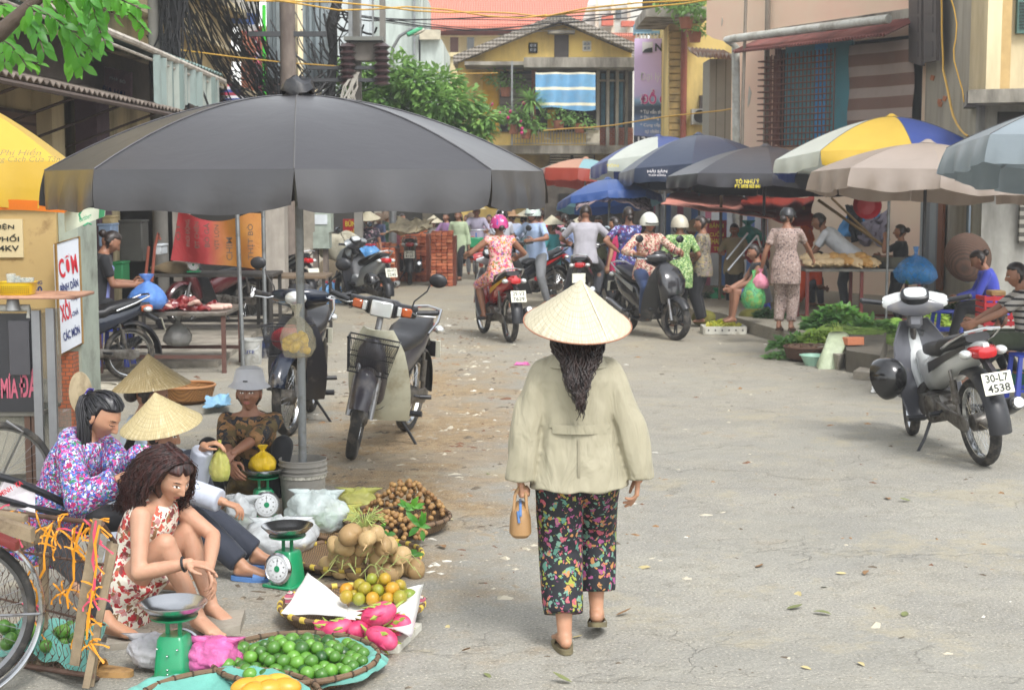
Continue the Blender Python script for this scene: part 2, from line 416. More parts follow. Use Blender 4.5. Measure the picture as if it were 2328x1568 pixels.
def foot(mb,an,fw,k=1,up=(0,0,1),toes=True):
    an=V(an); fw=V(fw).normalized(); up=V(up); sd=fw.cross(up).normalized(); up=sd.cross(fw).normalized()
    def B(f,s,u): return an+fw*f*k+sd*s*k+up*(u-.055)*k
    mb.cap(B(-.035,0,.028),B(0,0,.045),.028*k,.034*k,10)
    for s,r in((-.020,.020),(0,.021),(.020,.018)): mb.cap(B(0,s*.4,.050),B(.115,s,.018),.028*k,(r-.002)*k,10)
    mb.cap(B(-.03,0,.02),B(.11,.018,.014),.022*k,.014*k,8); mb.cap(B(-.03,0,.02),B(.11,-.018,.014),.022*k,.014*k,8)
    if toes:
        for i,(s,l,r) in enumerate(((-.028,.045,.0125),(-.011,.040,.010),(.004,.035,.0095),(.017,.030,.009),(.029,.022,.0085))):
            mb.cap(B(.118-.006*i,s,.013),B(.118+l-.008*i,s*1.05,.010),r*k,r*.9*k,8)
def slipper(an,fw,k,mt,parent,strap=True,up=(0,0,1),name='slipper'):
    an=V(an); fw=V(fw).normalized(); up=V(up); sd=fw.cross(up).normalized(); up=sd.cross(fw).normalized()
    M4=Matrix(((sd.x,fw.x,up.x,an.x),(sd.y,fw.y,up.y,an.y),(sd.z,fw.z,up.z,an.z),(0,0,0,1)))@Matrix.Translation((0,0,-.075*k))
    out=[]; 
    for i in range(28):
        q=2*PI*i/28; y=.052+.125*math.sin(q); wdt=.040+.008*smooth(-.02,.12,y); out.append((math.cos(q)*abs(math.cos(q))**-.25*wdt if abs(math.cos(q))>.01 else 0,y))
    mb=MB(); mb.M=M4@Matrix.Scale(k,4); mb.prism(out,.022)
    if strap: mb.grid(lambda u,v:(math.cos(PI*u)*.046,.055+.065*v,.014+math.sin(PI*u)*.046*(1-.35*v)),12,3,-.004)
    return O(mb,name,mt,parent)
SKINS={}
def skin(key='a',c='c9946f'):
    k='skin_'+key
    if k not in MATS:
        n=NT(k); cc=C(c); n.col(n.ramp(n.noise(7,5),[(.3,tuple(x*.86 for x in cc[:3])),(.7,tuple(min(1,x*1.1) for x in cc[:3]))]))
        n.set(n.b.inputs['Base Color'],n.mix(n.ramp(n.noise(16,5,.7),[(.45,0.0),(.75,.35)]),n.b.inputs['Base Color'].links[0].from_socket,tuple(x*y for x,y in zip(cc[:3],(.92,.66,.6)))+(1,))); n.bump(n.noise(120,4),.3,.003); n.p(Roughness=.52,Subsurface_Weight=.08,Subsurface_Scale=.01); MATS[k]=n.m
    return MATS[k]
LIPM=mat('lips','a4625a',.45,var=.05); EYEW=mat('eye_white','e8e2da',.25,var=.02); DARKH=mat('brow_dark','2a1d18',.6,var=.1)
def hairmat(key='hair',c='16110f',hi='3a2c26'):
    if key in MATS: return MATS[key]
    n=NT(key); n.col(n.ramp(n.noise(60,3,.5,co=n.co(scale=(1,1,.12))),[(.35,c),(.75,hi)])); n.bump(n.noise(90,2,.5,co=n.co(scale=(1,1,.08))),.4,.004); n.p(Roughness=.38); MATS[key]=n.m; return n.m
HAIR=hairmat()
class Fig:
    def __init__(s,label,loc,rz=0,h=1.58,fem=True,hip=None,lean=0,side=0,yaw=0,bend=.0,head=(0,0,0),wrL=None,wrR=None,anL=None,anR=None,kL=(0,1,.1),kR=(0,1,.1),eL=(-.4,-1,-.4),eR=(.4,-1,-.4),ftL=None,ftR=None,upL=None,upR=None,fat=1,group=None,name='person',world=False):
        s.k=k=h/1.6; s.loc=V(loc); s.rz=rz; s.t=T(name,label,'person',loc,rz,group); s.Mi=TM[s.t.name].inverted(); s.fat=fat; s.fem=fem
        def W(p): return s.Mi@V(p) if world else V(p)
        s.W=W; hip=W(hip) if hip is not None else V((0,0,.83*k)); s.hip=hip
        Rm=Matrix.Rotation(R(-lean),3,'X')@Matrix.Rotation(R(side),3,'Y'); up=Rm@V((0,0,1)); Ry=Matrix.Rotation(R(yaw),3,'Z')
        up=Ry@up if world else up
        s.up=up; fw=V((0,1,0)); s.hs=(Matrix.Rotation(R(yaw)*(1 if world else .3),3,'Z')@V((1,0,0))); s.ss=(Ry@(Matrix.Rotation(R(side),3,'Y')@V((1,0,0))))
        s.neck=hip+up*.50*k; bk=s.ss.cross(up)*-1
        bk=-(up.cross(s.ss)).normalized(); s.mid=hip+up*.25*k+bk*bend
        sh=(.158 if fem else .18)*k; c=s.neck-up*.045*k
        s.shL=c-s.ss*sh-up*.008*k; s.shR=c+s.ss*sh-up*.008*k; hw=.088*k; s.hL=hip-s.hs*hw; s.hR=hip+s.hs*hw
        wl=W(wrL) if wrL is not None else s.shL+V((-.10,.02,-.50))*k; wr=W(wrR) if wrR is not None else s.shR+V((.10,.02,-.50))*k
        s.elL,s.wL=ik(s.shL,wl,.27*k,.245*k,eL); s.elR,s.wR=ik(s.shR,wr,.27*k,.245*k,eR)
        al=W(anL) if anL is not None else V((-.08*k,0,.075*k)); ar=W(anR) if anR is not None else V((.08*k,0,.075*k))
        s.knL,s.aL=ik(s.hL,al,.40*k,.385*k,kL); s.knR,s.aR=ik(s.hR,ar,.40*k,.385*k,kR)
        def ff(kn,an,v): 
            if v is not None: return V(v)
            d=V((0,1,-.05)); return d
        s.fL=ff(s.knL,s.aL,ftL); s.fR=ff(s.knR,s.aR,ftR); s.uL=V(upL) if upL else V((0,0,1)); s.uR=V(upR) if upR else V((0,0,1))
        p,yw,tl=head; hr=Matrix.Rotation(R(yaw if not world else yaw)+R(yw),3,'Z')@Matrix.Rotation(R(-p),3,'X')@Matrix.Rotation(R(tl),3,'Y')
        hu=hr@V((0,0,1)); s.hc=s.neck+(up*.35+hu*.65).normalized()*.135*k+hr@V((0,.018,0))*k
        s.H=Matrix.Translation(s.hc)@hr.to_4x4()
    def spine(s,t):
        a,b,c=s.hip,s.mid,s.neck
        if t<0: return a+(b-a).normalized()*(t*.5*s.k)
        if t>1: return c+(c-b).normalized()*((t-1)*.5*s.k)
        # quadratic through control
        m=b*2-(a+c)/2 if 0 else b; return a*(1-t)**2+m*2*t*(1-t)+c*t*t
    def torso(s,mb,st,loose=0,n=24,yoff=0):
        L=[]
        for t,a,b in st:
            c=s.spine(t); d=(s.spine(t+.05)-s.spine(t-.05)).normalized(); sd=s.hs.lerp(s.ss,max(0,min(1,t))); sd=(sd-d*sd.dot(d)).normalized(); f=d.cross(sd)
            L.append((c+f*yoff,sd*(a*s.k*s.fat+loose),f*(b*s.k*s.fat+loose)))
        mb.loft(L,n,2.2)
    ST_F=[(-.16,.10,.08),(-.08,.150,.105),(.02,.165,.115),(.2,.150,.105),(.42,.122,.092),(.62,.138,.106),(.80,.148,.100),(.92,.135,.080),(1.0,.075,.058),(1.06,.05,.05)]
    ST_M=[(-.16,.10,.08),(-.08,.145,.10),(.02,.158,.108),(.2,.150,.104),(.42,.142,.10),(.62,.158,.108),(.80,.172,.108),(.92,.155,.085),(1.0,.08,.06),(1.06,.055,.055)]
    def body(s,vx=.011,skn='a',near=False,down=False,curl=.5,nL=None,nR=None,dL=None,dR=None,curls=(None,None),toes=True,hv=None,sides=None,barefeet=True):
        k=s.k; f=s.fat; mb=MB(); s.torso(mb,s.ST_F if s.fem else s.ST_M)
        mb.cap(s.neck-s.up*.02*k,s.hc-s.H.to_3x3()@V((0,.012,.045))*k,.052*k,.050*k,12)
        for sh,el,wr in((s.shL,s.elL,s.wL),(s.shR,s.elR,s.wR)):
            mb.cap(sh,sh.lerp(el,.5),.052*k*f,.043*k*f,12); mb.cap(sh.lerp(el,.5),el,.043*k*f,.035*k*f,12)
            mb.cap(el,el.lerp(wr,.35),.036*k*f,.038*k*f,12); mb.cap(el.lerp(wr,.35),wr,.038*k*f,.024*k,12)
            mb.cap(s.neck-s.up*.01*k,sh,.035*k,.045*k,10)
        for hp,kn,an,fd,fu in((s.hL,s.knL,s.aL,s.fL,s.uL),(s.hR,s.knR,s.aR,s.fR,s.uR)):
            mb.cap(hp,hp.lerp(kn,.5),.088*k*f,.074*k*f,14); mb.cap(hp.lerp(kn,.5),kn,.074*k*f,.054*k*f,14)
            d=(an-kn).normalized(); bk=d.cross(fd.cross(d)).normalized()*-.012*k
            bk=-(fd-d*fd.dot(d)).normalized()*.012*k
            mb.cap(kn,kn.lerp(an,.32)+bk,.050*k*f,.054*k*f,14); mb.cap(kn.lerp(an,.32)+bk,an,.052*k*f,.032*k,14)
            if barefeet: foot(mb,an,fd,k,fu,toes)
        q=vox(mb,vx,3); out=MB(); out.ext(q)
        hb=MB(); sides=sides or (-1,1)
        for i,(el,wr,nn,dd) in enumerate(((s.elL,s.wL,nL,dL),(s.elR,s.wR,nR,dR))):
            d=V(dd) if dd is not None else (wr-el); 
            nr=V(nn) if nn is not None else V((1 if i==0 else -1,.15,0))
            hand(hb,wr-d.normalized()*.012,d,nr,k*(.98 if s.fem else 1.05),curl,sides[i],curls=curls[i])
        hv=hv or (.0035 if near else .006); out.ext(vox(hb,hv,2))
        headmesh(out,s.H,k,near,down)
        s.o=O(out,'body',[skin(skn) if isinstance(skn,str) else skn,LIPM,EYEW,DARKH],s.t,ang=None); return s
    def top(s,mt,slv=1.0,length=.14,loose=.016,flare=0,vx=.011,fold=.006,neck=1.0,sl=.010,name='shirt',label=None,cuffflare=.004,bones=None,sm=3,straight=0):
        k=s.k; f=s.fat; mb=MB(); st=[x for x in (s.ST_F if s.fem else s.ST_M) if x[0]>=-.0 and x[0]<=.95]
        if length is not None:
            st=[(t,max(a,straight) if t<.7 else a,max(b,straight*.74) if t<.7 else b) for t,a,b in st]
            hm=-length/(.5*k); st=[(hm,.178+flare,.134+flare*.7),(hm*.5,.178+flare*.5,.132+flare*.3)]+[(t,a+.012*smooth(.35,.05,t),b+.014*smooth(.35,.05,t)) for t,a,b in st]
        st+= [(neck,.078,.064)] ; s.torso(mb,st,loose)
        if slv>0:
            for sh,el,wr in((s.shL,s.elL,s.wL),(s.shR,s.elR,s.wR)):
                mb.sph(sh-s.up*.002,.054*k*f+sl*.5,12,8); mb.cap(s.neck-s.up*.03*k,sh,.040*k,.047*k+loose*.5,10)
                r=lambda t:(.046*(1-t)+.036*t)*k*f+sl+cuffflare*t
                a=min(slv,.52)/.52; e=sh.lerp(el,a); mb.tube([sh,sh.lerp(e,.5),e],[r(0),r(a*.25),r(a*.5)],14)
                if slv>.52:
                    b=(slv-.52)/.48; mb.sph(el,r(.5)*.99,12,8); e=el.lerp(wr,b); mb.tube([el,el.lerp(e,.5),e],[r(.5),r(.5+b*.25)*.98,r(.5+b*.5)*.95],14)
        q=vox(mb,vx,sm); 
        if fold: foldnoise(q,fold)
        s.shirt=O(q,name,mt,s.t,ang=None,label=label); return s.shirt
    def legs(s,mt,cover=1.0,loose=.014,vx=.011,fold=.005,name='trousers',wide=0,pelvis=True,label=None):
        k=s.k; f=s.fat; mb=MB(); s.torso(mb,[(-.17,.09,.07)]+[x for x in s.ST_F if -.1<x[0]<.35],loose*.8)
        for hp,kn,an in((s.hL,s.knL,s.aL),(s.hR,s.knR,s.aR)):
            c=min(cover,.5)/.5; e=hp.lerp(kn,c); r=lambda t:(.090*(1-t)+.056*t)*k*f+loose+wide*t
            mb.sph(hp,r(0)*.98,14,8); mb.tube([hp,hp.lerp(e,.5),e],[r(0),r(c*.5),r(c)],16)
            if cover>.5:
                b=(cover-.5)/.5; e=kn.lerp(an,b); r2=lambda t:(.056*(1-t)+.036*t)*k*f+loose+wide; mb.sph(kn,r2(0)*.99,14,8)
                mb.tube([kn,kn.lerp(e,.4),e],[r2(0),r2(.3*b),r2(b)],16)
        q=vox(mb,vx,3)
        if fold: foldnoise(q,fold)
        s.pants=O(q,name,mt,s.t,ang=None,label=label); return s.pants
    def hair(s,style='bun',near=False,mt=None,cut='n'):
        mb=MB(); k=s.k; haircap(mb,s.H,k,cut,.016 if near else .014,near); rn=random.Random(5)
        mb.M=s.H
        if style=='bun':
            mb.sph((0,-.118*k,.035*k),.042*k,12,8); 
        if style=='lowbun': mb.sph((0,-.120*k,-.03*k),.045*k,12,8)
        mb.M=Matrix()
        if style=='pony':
            rt=[V((rn.gauss(0,.012),-.105+rn.gauss(0,.008),.03+rn.gauss(0,.01))) for _ in range(90 if near else 26)]
            strands(mb,s.H,rt,lambda r,t:r+V((0,-.05*math.sin(min(1,t*2)*1.6),-.28*t)),.004 if near else .009,8,.008)
        if style in('long','medium'):
            ln=.34 if style=='long' else .16
            rt=[V((math.sin(a)*.078,-math.cos(a)*.088-.012,-.01+rn.uniform(-.03,.03))) for a in [rn.uniform(-1.5,1.5) for _ in range(150 if near else 44)]]
            strands(mb,s.H,rt,lambda r,t:r+V((r.x*.1*t,-.01-.03*math.sin(t*2),-ln*t)),.0045 if near else .011,8,.012)
        s.ho=O(mb,'hair',mt or HAIR,s.t,ang=None); return s.ho
    def shoes(s,mt,name='slipper',lab=None):
        for a,d,u in((s.aL,s.fL,s.uL),(s.aR,s.fR,s.uR)): slipper(a,d,s.k,mt,s.t,up=u,name=name)
def foldnoise(q,amp,sc=7):
    q.v=[p+noise.noise_vector(V((p.x*sc,p.y*sc,p.z*sc*.45)))*amp+V((0,0,0)) for p in q.v]
    q.v=[p+noise.noise_vector(V((p.x*19,p.y*19,p.z*9)))*amp*.4 for p in q.v]
# ================= motorbikes =================
RUB=mat('tyre_rubber','2b2a29',.85,var=.2,bump=.002,bs=120,dirt='6d665c',ds=9,dt=.58)
CHR=mat('chrome','c9cbcc',.18,1,var=.03); STEEL=mat('dull_steel','8f9092',.38,.9,var=.15,dirt='5a4c40',ds=8,dt=.6)
SEATM=mat('seat_vinyl','1d1d20',.42,var=.15,bump=.001,bs=200,dirt='55504a',ds=4,dt=.68); PLB=mat('black_plastic','202125',.38,var=.15,dirt='5b564e',ds=6,dt=.66)
ENG=mat('engine_alloy','77746f',.45,.7,var=.2,dirt='3a322b',ds=12,dt=.5); MIRR=mat('mirror_glass','9aa4aa',.05,1,var=.02)
LENSR=mat('red_lens','b0101a',.12,coat=.6,var=.1); LENSO=mat('amber_lens','a84e1c',.15,coat=.5,var=.1); LENSC=mat('clear_lens','cfd3d2',.08,.4,coat=.8,var=.05)
PLT=mat('plate_white','d8d8c8',.45,var=.05,dirt='a09880',ds=14,dt=.68); INK=mat('plate_ink','20241f',.6)
def paint(key,c,met=0,rough=.22): return mat('paint_'+key,c,rough,met,var=.04,coat=.6,dirt='8a8376',ds=5,dt=.72)
def wheel(par,c,r,mat_rim,style='spoke',tw=.036,steerM=None):
    mb=MB(); mb.M=(steerM or Matrix())@Matrix.Translation(c)@Matrix.Rotation(PI/2,4,'Y')
    mb.lathe([( (r-tw*.75)+math.cos(t)*tw*.75*1.0,math.sin(t)*tw) for t in [i*2*PI/12 for i in range(13)]],n=40)
    o=O(mb,'wheel',RUB,par); mb=MB(); mb.M=(steerM or Matrix())@Matrix.Translation(c)@Matrix.Rotation(PI/2,4,'Y'); ri=r-tw*1.45
    mb.lathe([(ri+.012,-tw*.6),(ri,-tw*.5),(ri-.008,0),(ri,tw*.5),(ri+.012,tw*.6)],n=40); mb.lathe([(ri+.012,-tw*.6),(ri-.004,-tw*.48),(ri-.012,0),(ri-.004,tw*.48),(ri+.012,tw*.6)],n=40)
    O(mb,'rim',mat_rim,o); mb=MB(); mb.M=(steerM or Matrix())@Matrix.Translation(c)@Matrix.Rotation(PI/2,4,'Y')
    mb.lathe([(.001,-.06),(.03,-.06),(.055,-.045),(.06,.0),(.055,.045),(.03,.055),(.001,.055)],n=24); O(mb,'hub',ENG,o)
    mb=MB(); mb.M=(steerM or Matrix())@Matrix.Translation(c)@Matrix.Rotation(PI/2,4,'Y')
    if style=='spoke':
        for i in range(36):
            a=2*PI*i/36; b=a+(.28 if i%2 else -.28); z=.03 if (i//2)%2 else -.03
            mb.tube([(math.cos(b)*.045,math.sin(b)*.045,z),(math.cos(a)*ri,math.sin(a)*ri,0)],.0016,4,False)
    else:
        for i in range(5):
            for s in(-.13,.13):
                a=2*PI*i/5; mb.tube([(math.cos(a+s*2)*.045,math.sin(a+s*2)*.045,0),(math.cos(a+s)*ri,math.sin(a+s)*ri,0)],[.014,.009],6)
    O(mb,'spokes',mat_rim,o); return o
def bike(label,loc,rz,body,shield,style='wave',plate=None,steer=0,roll=0,mirrors=(1,1),bars=True,basket=False,rimm=None,group='motorbikes on the street',accent=None,lamp='clear',tail=None,stand=True,name='motorbike',scl=1.1):
    t=T(name,label,'motorbike',loc,rot=(0,R(roll),rz),group=group); t.scale=(scl,)*3; BK[label]=(V(loc),rz,scl); sc=style=='scooter'; r=.25 if sc else .285; tw=.05 if sc else .036
    yf,yr=(.66,-.62) if sc else (.62,-.60); rimm=rimm or (PLB if sc else CHR); ws='cast' if sc else 'spoke'
    ax0=V((0,yf,r)); ax1=V((0,.36,.98)); d=(ax1-ax0).normalized(); off=V((0,yf-.02,r))
    S=Matrix.Translation(ax1)@Matrix.Rotation(R(steer),4,d)@Matrix.Translation(-ax1)
    wheel(t,(0,yr,r),r,rimm,ws,tw*1.1); wheel(t,(0,yf,r),r,rimm,ws,tw,S)
    # fork
    mb=MB(); mb.M=S
    for s in(-1,1): mb.tube([(s*.072,yf,r),(s*.072,yf-.07,r+.26)],[.022,.024],10); mb.tube([(s*.072,yf-.07,r+.26),(s*.06,.43,.78)],.016,8)
    mb.tube([(-.075,.455,.70),(.075,.455,.70)],.02,8); mb.tube([(0,.45,.68),(0,.37,.98)],.022,8); O(mb,'fork',STEEL,t)
    # front fender
    mb=MB(); mb.M=S; a0,a1=(R(20),R(165)) if not sc else (R(35),R(160)); rf=r+.035
    def fn(u,v):
        a=a0+(a1-a0)*u; wd=.062+.012*math.sin(PI*u); q=(v-.5)*2; rr=rf+.02*math.sin(PI*u)-.045*abs(q)**2.5
        return (wd*q,yf+math.cos(a)*rr,r+math.sin(a)*rr)
    mb.grid(fn,16,8,.004); O(mb,'front_fender',body if not sc else PLB,t)
    # leg shield: swept wings either side of the steering head
    mb=MB(); hw=.24 if sc else .215
    def sh(u,v):
        q=u*2-1; z=.22+v*.64 if not sc else .24+v*.68; ww=hw*(.62+.38*math.sin(PI*min(1,.25+v*.75)**1.0)) if v<.8 else hw*(.62+.38*math.sin(PI*.85))*(1-(v-.8)*2.2)
        yc=.20+.26*v**.8 if not sc else .25+.24*v; return (q*ww,yc-.13*abs(q)**1.6*(1-.3*v)+.02,z)
    mb.grid(sh,18,14,.014); O(mb,'leg_shield',shield,t)
    mb=MB()
    mb.yz([(.50,.80,.04,.05),(.50,.74,.085,.07),(.47,.62,.11,.08),(.40,.50,.10,.08),(.33,.38,.07,.06)] if not sc else [(.40,.92,.09,.05),(.50,.84,.16,.09),(.58,.72,.19,.10),(.58,.60,.17,.10),(.50,.48,.12,.07)],16,2.6)
    O(mb,'front_cover',body,t)
    # body
    mb=MB()
    if sc:
        mb.yz([(.34,.40,.05,.10),(.20,.40,.13,.10),(.0,.38,.15,.09),(-.12,.42,.15,.12),(-.2,.50,.16,.16),(-.4,.56,.17,.15),(-.6,.66,.14,.12),(-.78,.76,.08,.07),(-.84,.80,.03,.03)],18,2.8)
    else:
        mb.yz([(.34,.62,.035,.05),(.22,.54,.06,.09),(.10,.50,.075,.11),(-.02,.55,.09,.13),(-.2,.61,.11,.12),(-.42,.67,.115,.10),(-.62,.73,.09,.075),(-.78,.79,.05,.045),(-.84,.81,.02,.02)],18,2.6)
    O(mb,'side_body',body,t)
    if accent:
        for s in(-1,1):
            mb=MB(); mb.M=Matrix.Translation((s*.004,0,0))
            mb.grid(lambda u,v:(s*((.116 if not sc else .166)-.03*u*u),-.12-.6*u,.60+.20*u+(v-.5)*.07*(1-u*.7)+.00),10,2,.004*s); O(mb,'accent_stripe',accent,t)
    # seat
    mb=MB(); mb.yz([(.10,.67,.05,.02),(.04,.70,.09,.045),(-.12,.72,.12,.055),(-.30,.74,.135,.055),(-.36,.775,.135,.055),(-.58,.82,.12,.05),(-.72,.85,.08,.03)] if not sc else [(.04,.66,.06,.02),(-.04,.70,.12,.05),(-.25,.73,.15,.06),(-.42,.78,.15,.06),(-.62,.83,.13,.05),(-.74,.85,.08,.025)],18,3); O(mb,'seat',SEATM,t)
    # grab rail
    mb=MB(); mb.tube([(-.13,-.42,.76),(-.14,-.62,.83),(-.11,-.80,.90),(0,-.84,.915),(.11,-.80,.90),(.14,-.62,.83),(.13,-.42,.76)],.0115,8); O(mb,'grab_rail',CHR if not sc else mat('rail_alu','b9bdbe',.3,.8),t)
    # handlebar
    mb=MB(); mb.M=S
    mb.tube([(-.34,.27,1.02),(-.24,.30,1.00),(-.1,.36,.985),(.1,.36,.985),(.24,.30,1.00),(.34,.27,1.02)],.012,8)
    hb=O(mb,'handlebar',CHR,t)
    for s in(-1,1):
        mb=MB(); mb.M=S; mb.tube([(s*.23,.305,1.0),(s*.36,.262,1.023)],.0185,12); mb.sph((s*.362,.261,1.024),.02,10,6); O(mb,'grip',PLB,hb)
        mb=MB(); mb.M=S; mb.tube([(s*.20,.33,1.0),(s*.24,.35,.99),(s*.36,.31,1.0)],.006,6); O(mb,'brake_lever',CHR,hb)
        if mirrors[0 if s<0 else 1]:
            mb=MB(); mb.M=S; top=V((s*.30,.30,1.20)); mb.tube([(s*.19,.33,1.0),(s*.20,.34,1.08),(s*.27,.31,1.16),top-V((s*.02,0,.0))],.0055,6); mo=O(mb,'mirror_stalk',PLB,t)
            mb=MB(); mb.M=S@Matrix.Translation(top+V((s*.03,0,.045))); mb.sph((0,.012,0),(.062,.022,.048),16,8); O(mb,'mirror',PLB,mo)
            mb=MB(); mb.M=S@Matrix.Translation(top+V((s*.03,-.0095,.045))); mb.sph((0,0,0),(.052,.003,.040),16,6); O(mb,'mirror_glass',MIRR,mo)
    hm=shield if style=='dream' else body
    mb=MB(); mb.M=S
    if style=='dream':
        mb.loft([((x,.365-abs(x)*.35,1.0),(0,a,.0),(0,0,b)) for x,a,b in((-.235,.02,.025),(-.225,.035,.042),(-.12,.05,.045),(-.09,.07,.06),(.09,.07,.06),(.12,.05,.045),(.225,.035,.042),(.235,.02,.025))],16,3.5); O(mb,'headlamp_cover',PLB,t)
        mb=MB(); mb.M=S; mb.box((0,.43,1.005),(.17,.07,.125),ch=.02); hc=O(mb,'headlamp_shell',PLB,t)
        mb=MB(); mb.M=S; mb.box((0,.462,1.0),(.145,.02,.105),ch=.008); O(mb,'headlamp_lens',LENSC,hc)
        for s in(-1,1):
            mb=MB(); mb.M=S; mb.box((s*.165,.395,1.0),(.075,.03,.06),rz=-s*.35,ch=.01); O(mb,'indicator',LENSO,hc)
            mb=MB(); mb.M=S; mb.box((s*.115,.412,1.0),(.03,.03,.062),rz=-s*.3,ch=.004); O(mb,'running_light',LENSC,hc)
    else:
        mb.loft([((x,.375-abs(x)*.30,1.0+.0*x),(0,a,.02),(0,0,b)) for x,a,b in((-.22,.012,.02),(-.20,.03,.035),(-.12,.06,.055),(-.05,.085,.058),(.05,.085,.058),(.12,.06,.055),(.20,.03,.035),(.22,.012,.02))],18,2.6); hc=O(mb,'handlebar_cover',body,t); mb=MB(); mb.M=S; mb.loft([((x,.335-abs(x)*.22,.975),(0,a,.02),(0,0,b)) for x,a,b in((-.19,.012,.02),(-.12,.045,.045),(-.06,.06,.07),(.06,.06,.07),(.12,.045,.045),(.19,.012,.02))],16,3); mb.box((0,.34,.88),(.10,.09,.14),ch=.02,rx=-.25); O(mb,'steering_cowl',shield,hc)
        mb=MB(); mb.M=S@Matrix.Translation((0,.300,1.045))@Matrix.Rotation(R(38),4,'X'); mb.loft([((0,0,z),(a,0,0),(0,b,0)) for z,a,b in((-.03,.10,.07),(.018,.095,.066),(.026,.084,.056),(.027,.001,.001))],20,3); go=O(mb,'gauge',PLB,hc)
        mb=MB(); mb.M=S@Matrix.Translation((0,.2835,1.0665))@Matrix.Rotation(R(38),4,'X'); mb.loft([((0,0,z),(a,0,0),(0,b,0)) for z,a,b in((0,.078,.050),(.004,.074,.046),(.0045,.001,.001))],20,3); O(mb,'gauge_glass',LENSC,go)
        mb=MB(); mb.M=S
        if sc: mb.M=Matrix(); 
        if sc:
            for s in(-1,1): mb.grid(lambda u,v:(s*(.03+.14*u),.665-.10*u*u-.02*v,.64+.11*v*(1-.2*u)+.05*u),8,4,.006*s)
            O(mb,'headlamp_lens',LENSC,t)
        else: mb.sph((0,.43,.995),(.085,.045,.055),16,8); O(mb,'headlamp_lens',LENSC,hc)
    # engine
    mb=MB(); mb.box((0,-.02,.33),(.20,.30,.15),ch=.04); mb.cyl((-.13,-.08,.31),(.13,-.08,.31),.095,n=20); mb.cyl((-.12,.07,.32),(.12,.07,.32),.075,n=20); mb.cyl((0,.10,.36),(0,.32,.38),.062,.055,14)
    for i in range(6): mb.cyl((0,.14+i*.026,.362),(0,.148+i*.026,.362),.078,n=14)
    en=O(mb,'engine',ENG if not sc else PLB,t)
    mb=MB(); mb.tube([(.09,.28,.30),(.11,.2,.22),(.12,0,.20),(.15,-.3,.24)],.016,8); mb.tube([(.155,-.26,.25),(.165,-.32,.26),(.175,-.70,.38),(.176,-.80,.41)],[.03,.05,.055,.045],14); ex=O(mb,'exhaust',PLB if not sc else STEEL,t)
    mb=MB(); mb.tube([(.1755,-.77,.40),(.1775,-.835,.421)],[.044,.034],16); mb.tube([(.178,-.836,.421),(.178,-.838,.4215)],[.018,.018],12); O(mb,'exhaust_tip',CHR,ex)
    # swing arm, chain case, shocks
    mb=MB()
    for s in(-1,1): mb.tube([(s*.07,-.1,.34),(s*.085,yr,r)],[.022,.017],8); mb.tube([(s*.10,yr+.06,r+.03),(s*.105,-.46,.62)],.012,8); mb.tube([(s*.103,yr+.09,r+.12),(s*.104,-.49,.56)],.024,10)
    mb.loft([((-.105,-.12,.33),(0,.0,.06),(.012,0,0)),((-.105,-.35,.31),(0,0,.045),(.014,0,0)),((-.105,yr,r),(0,0,.06),(.012,0,0)),((-.105,yr-.07,r),(0,0,.03),(.01,0,0))],10,3); O(mb,'swing_arm',ENG,t)
    # rear fender and plate
    mb=MB()
    def rfn(u,v):
        a=R(75)+(R(184)-R(75))*u; q=(v-.5)*2; rr=r+.055+.03*u-.04*abs(q)**2.4
        return (.075*q,yr-math.cos(PI-a)*rr if 0 else yr+math.cos(a)*rr,r+math.sin(a)*rr+.02*(1-u))
    mb.grid(rfn,14,8,.004); rf_=O(mb,'rear_fender',PLB,t)
    tl=tail or LENSR
    mb=MB(); mb.yz([(-.72,.765,.085,.035),(-.80,.765,.085,.045),(-.855,.765,.06,.035),(-.865,.765,.02,.01)],16,3); to=O(mb,'tail_light',tl,t)
    for s in(-1,1):
        mb=MB(); mb.sph((s*.115,-.775,.76),(.042,.05,.03),12,8); O(mb,'indicator',LENSO if lamp!='clear' else LENSC,t)
    Mp=plane(V((.095,-.872,.545)),(-1,0,0),(0,-.35,1)); 
    Mp=plane(V((-.095,-.985,.52)),(1,0,0),(0,.32,1))
    mb=MB(); mb.M=Mp; mb.box((.095,.07,0),(.19,.14,.004),ch=.0015); pl=O(mb,'number_plate',PLT,t)
    mb=MB(); mb.tube([(0,-.74,.74),(0,-.93,.63)],.03,6); mb.box((0,-.955,.585),(.12,.012,.12),rx=-.3); O(mb,'plate_bracket',PLB,t)
    if plate:
        q=MB()
        for i,l in enumerate(plate): q.ext(text(l,.145 if len(l)>3 else .13,.05,.02,.0035,Mp@Matrix.Translation((.022,.078-.064*i,0))))
        O(q,'lettering',INK,pl,smooth=False)
    # pegs, stand
    for s in(-1,1):
        mb=MB(); mb.tube([(s*.06,.0,.24),(s*.14,.0,.24)],.012,8); mb.tube([(s*.14,.0,.245),(s*.26,.0,.255)],.021,10); O(mb,'foot_peg',PLB,t); mb=MB(); mb.tube([(s*.10,-.26,.33),(s*.15,-.3,.32)],.01,8); mb.tube([(s*.15,-.3,.32),(s*.23,-.33,.325)],.017,10); O(mb,'passenger_peg',PLB,t)
    if stand:
        mb=MB(); mb.tube([(-.08,.02,.24),(-.17,-.04,.11),(-.25,-.05,.0)],[.012,.011,.01],8); mb.sph((-.26,-.05,.008),(.03,.02,.008),10,6); O(mb,'side_stand',PLB,t)
    if sc:
        mb=MB(); mb.box((0,.14,.37),(.34,.32,.05),ch=.02); O(mb,'floorboard',PLB,t)
    if basket: wirebasket(t,S)
    return t,S
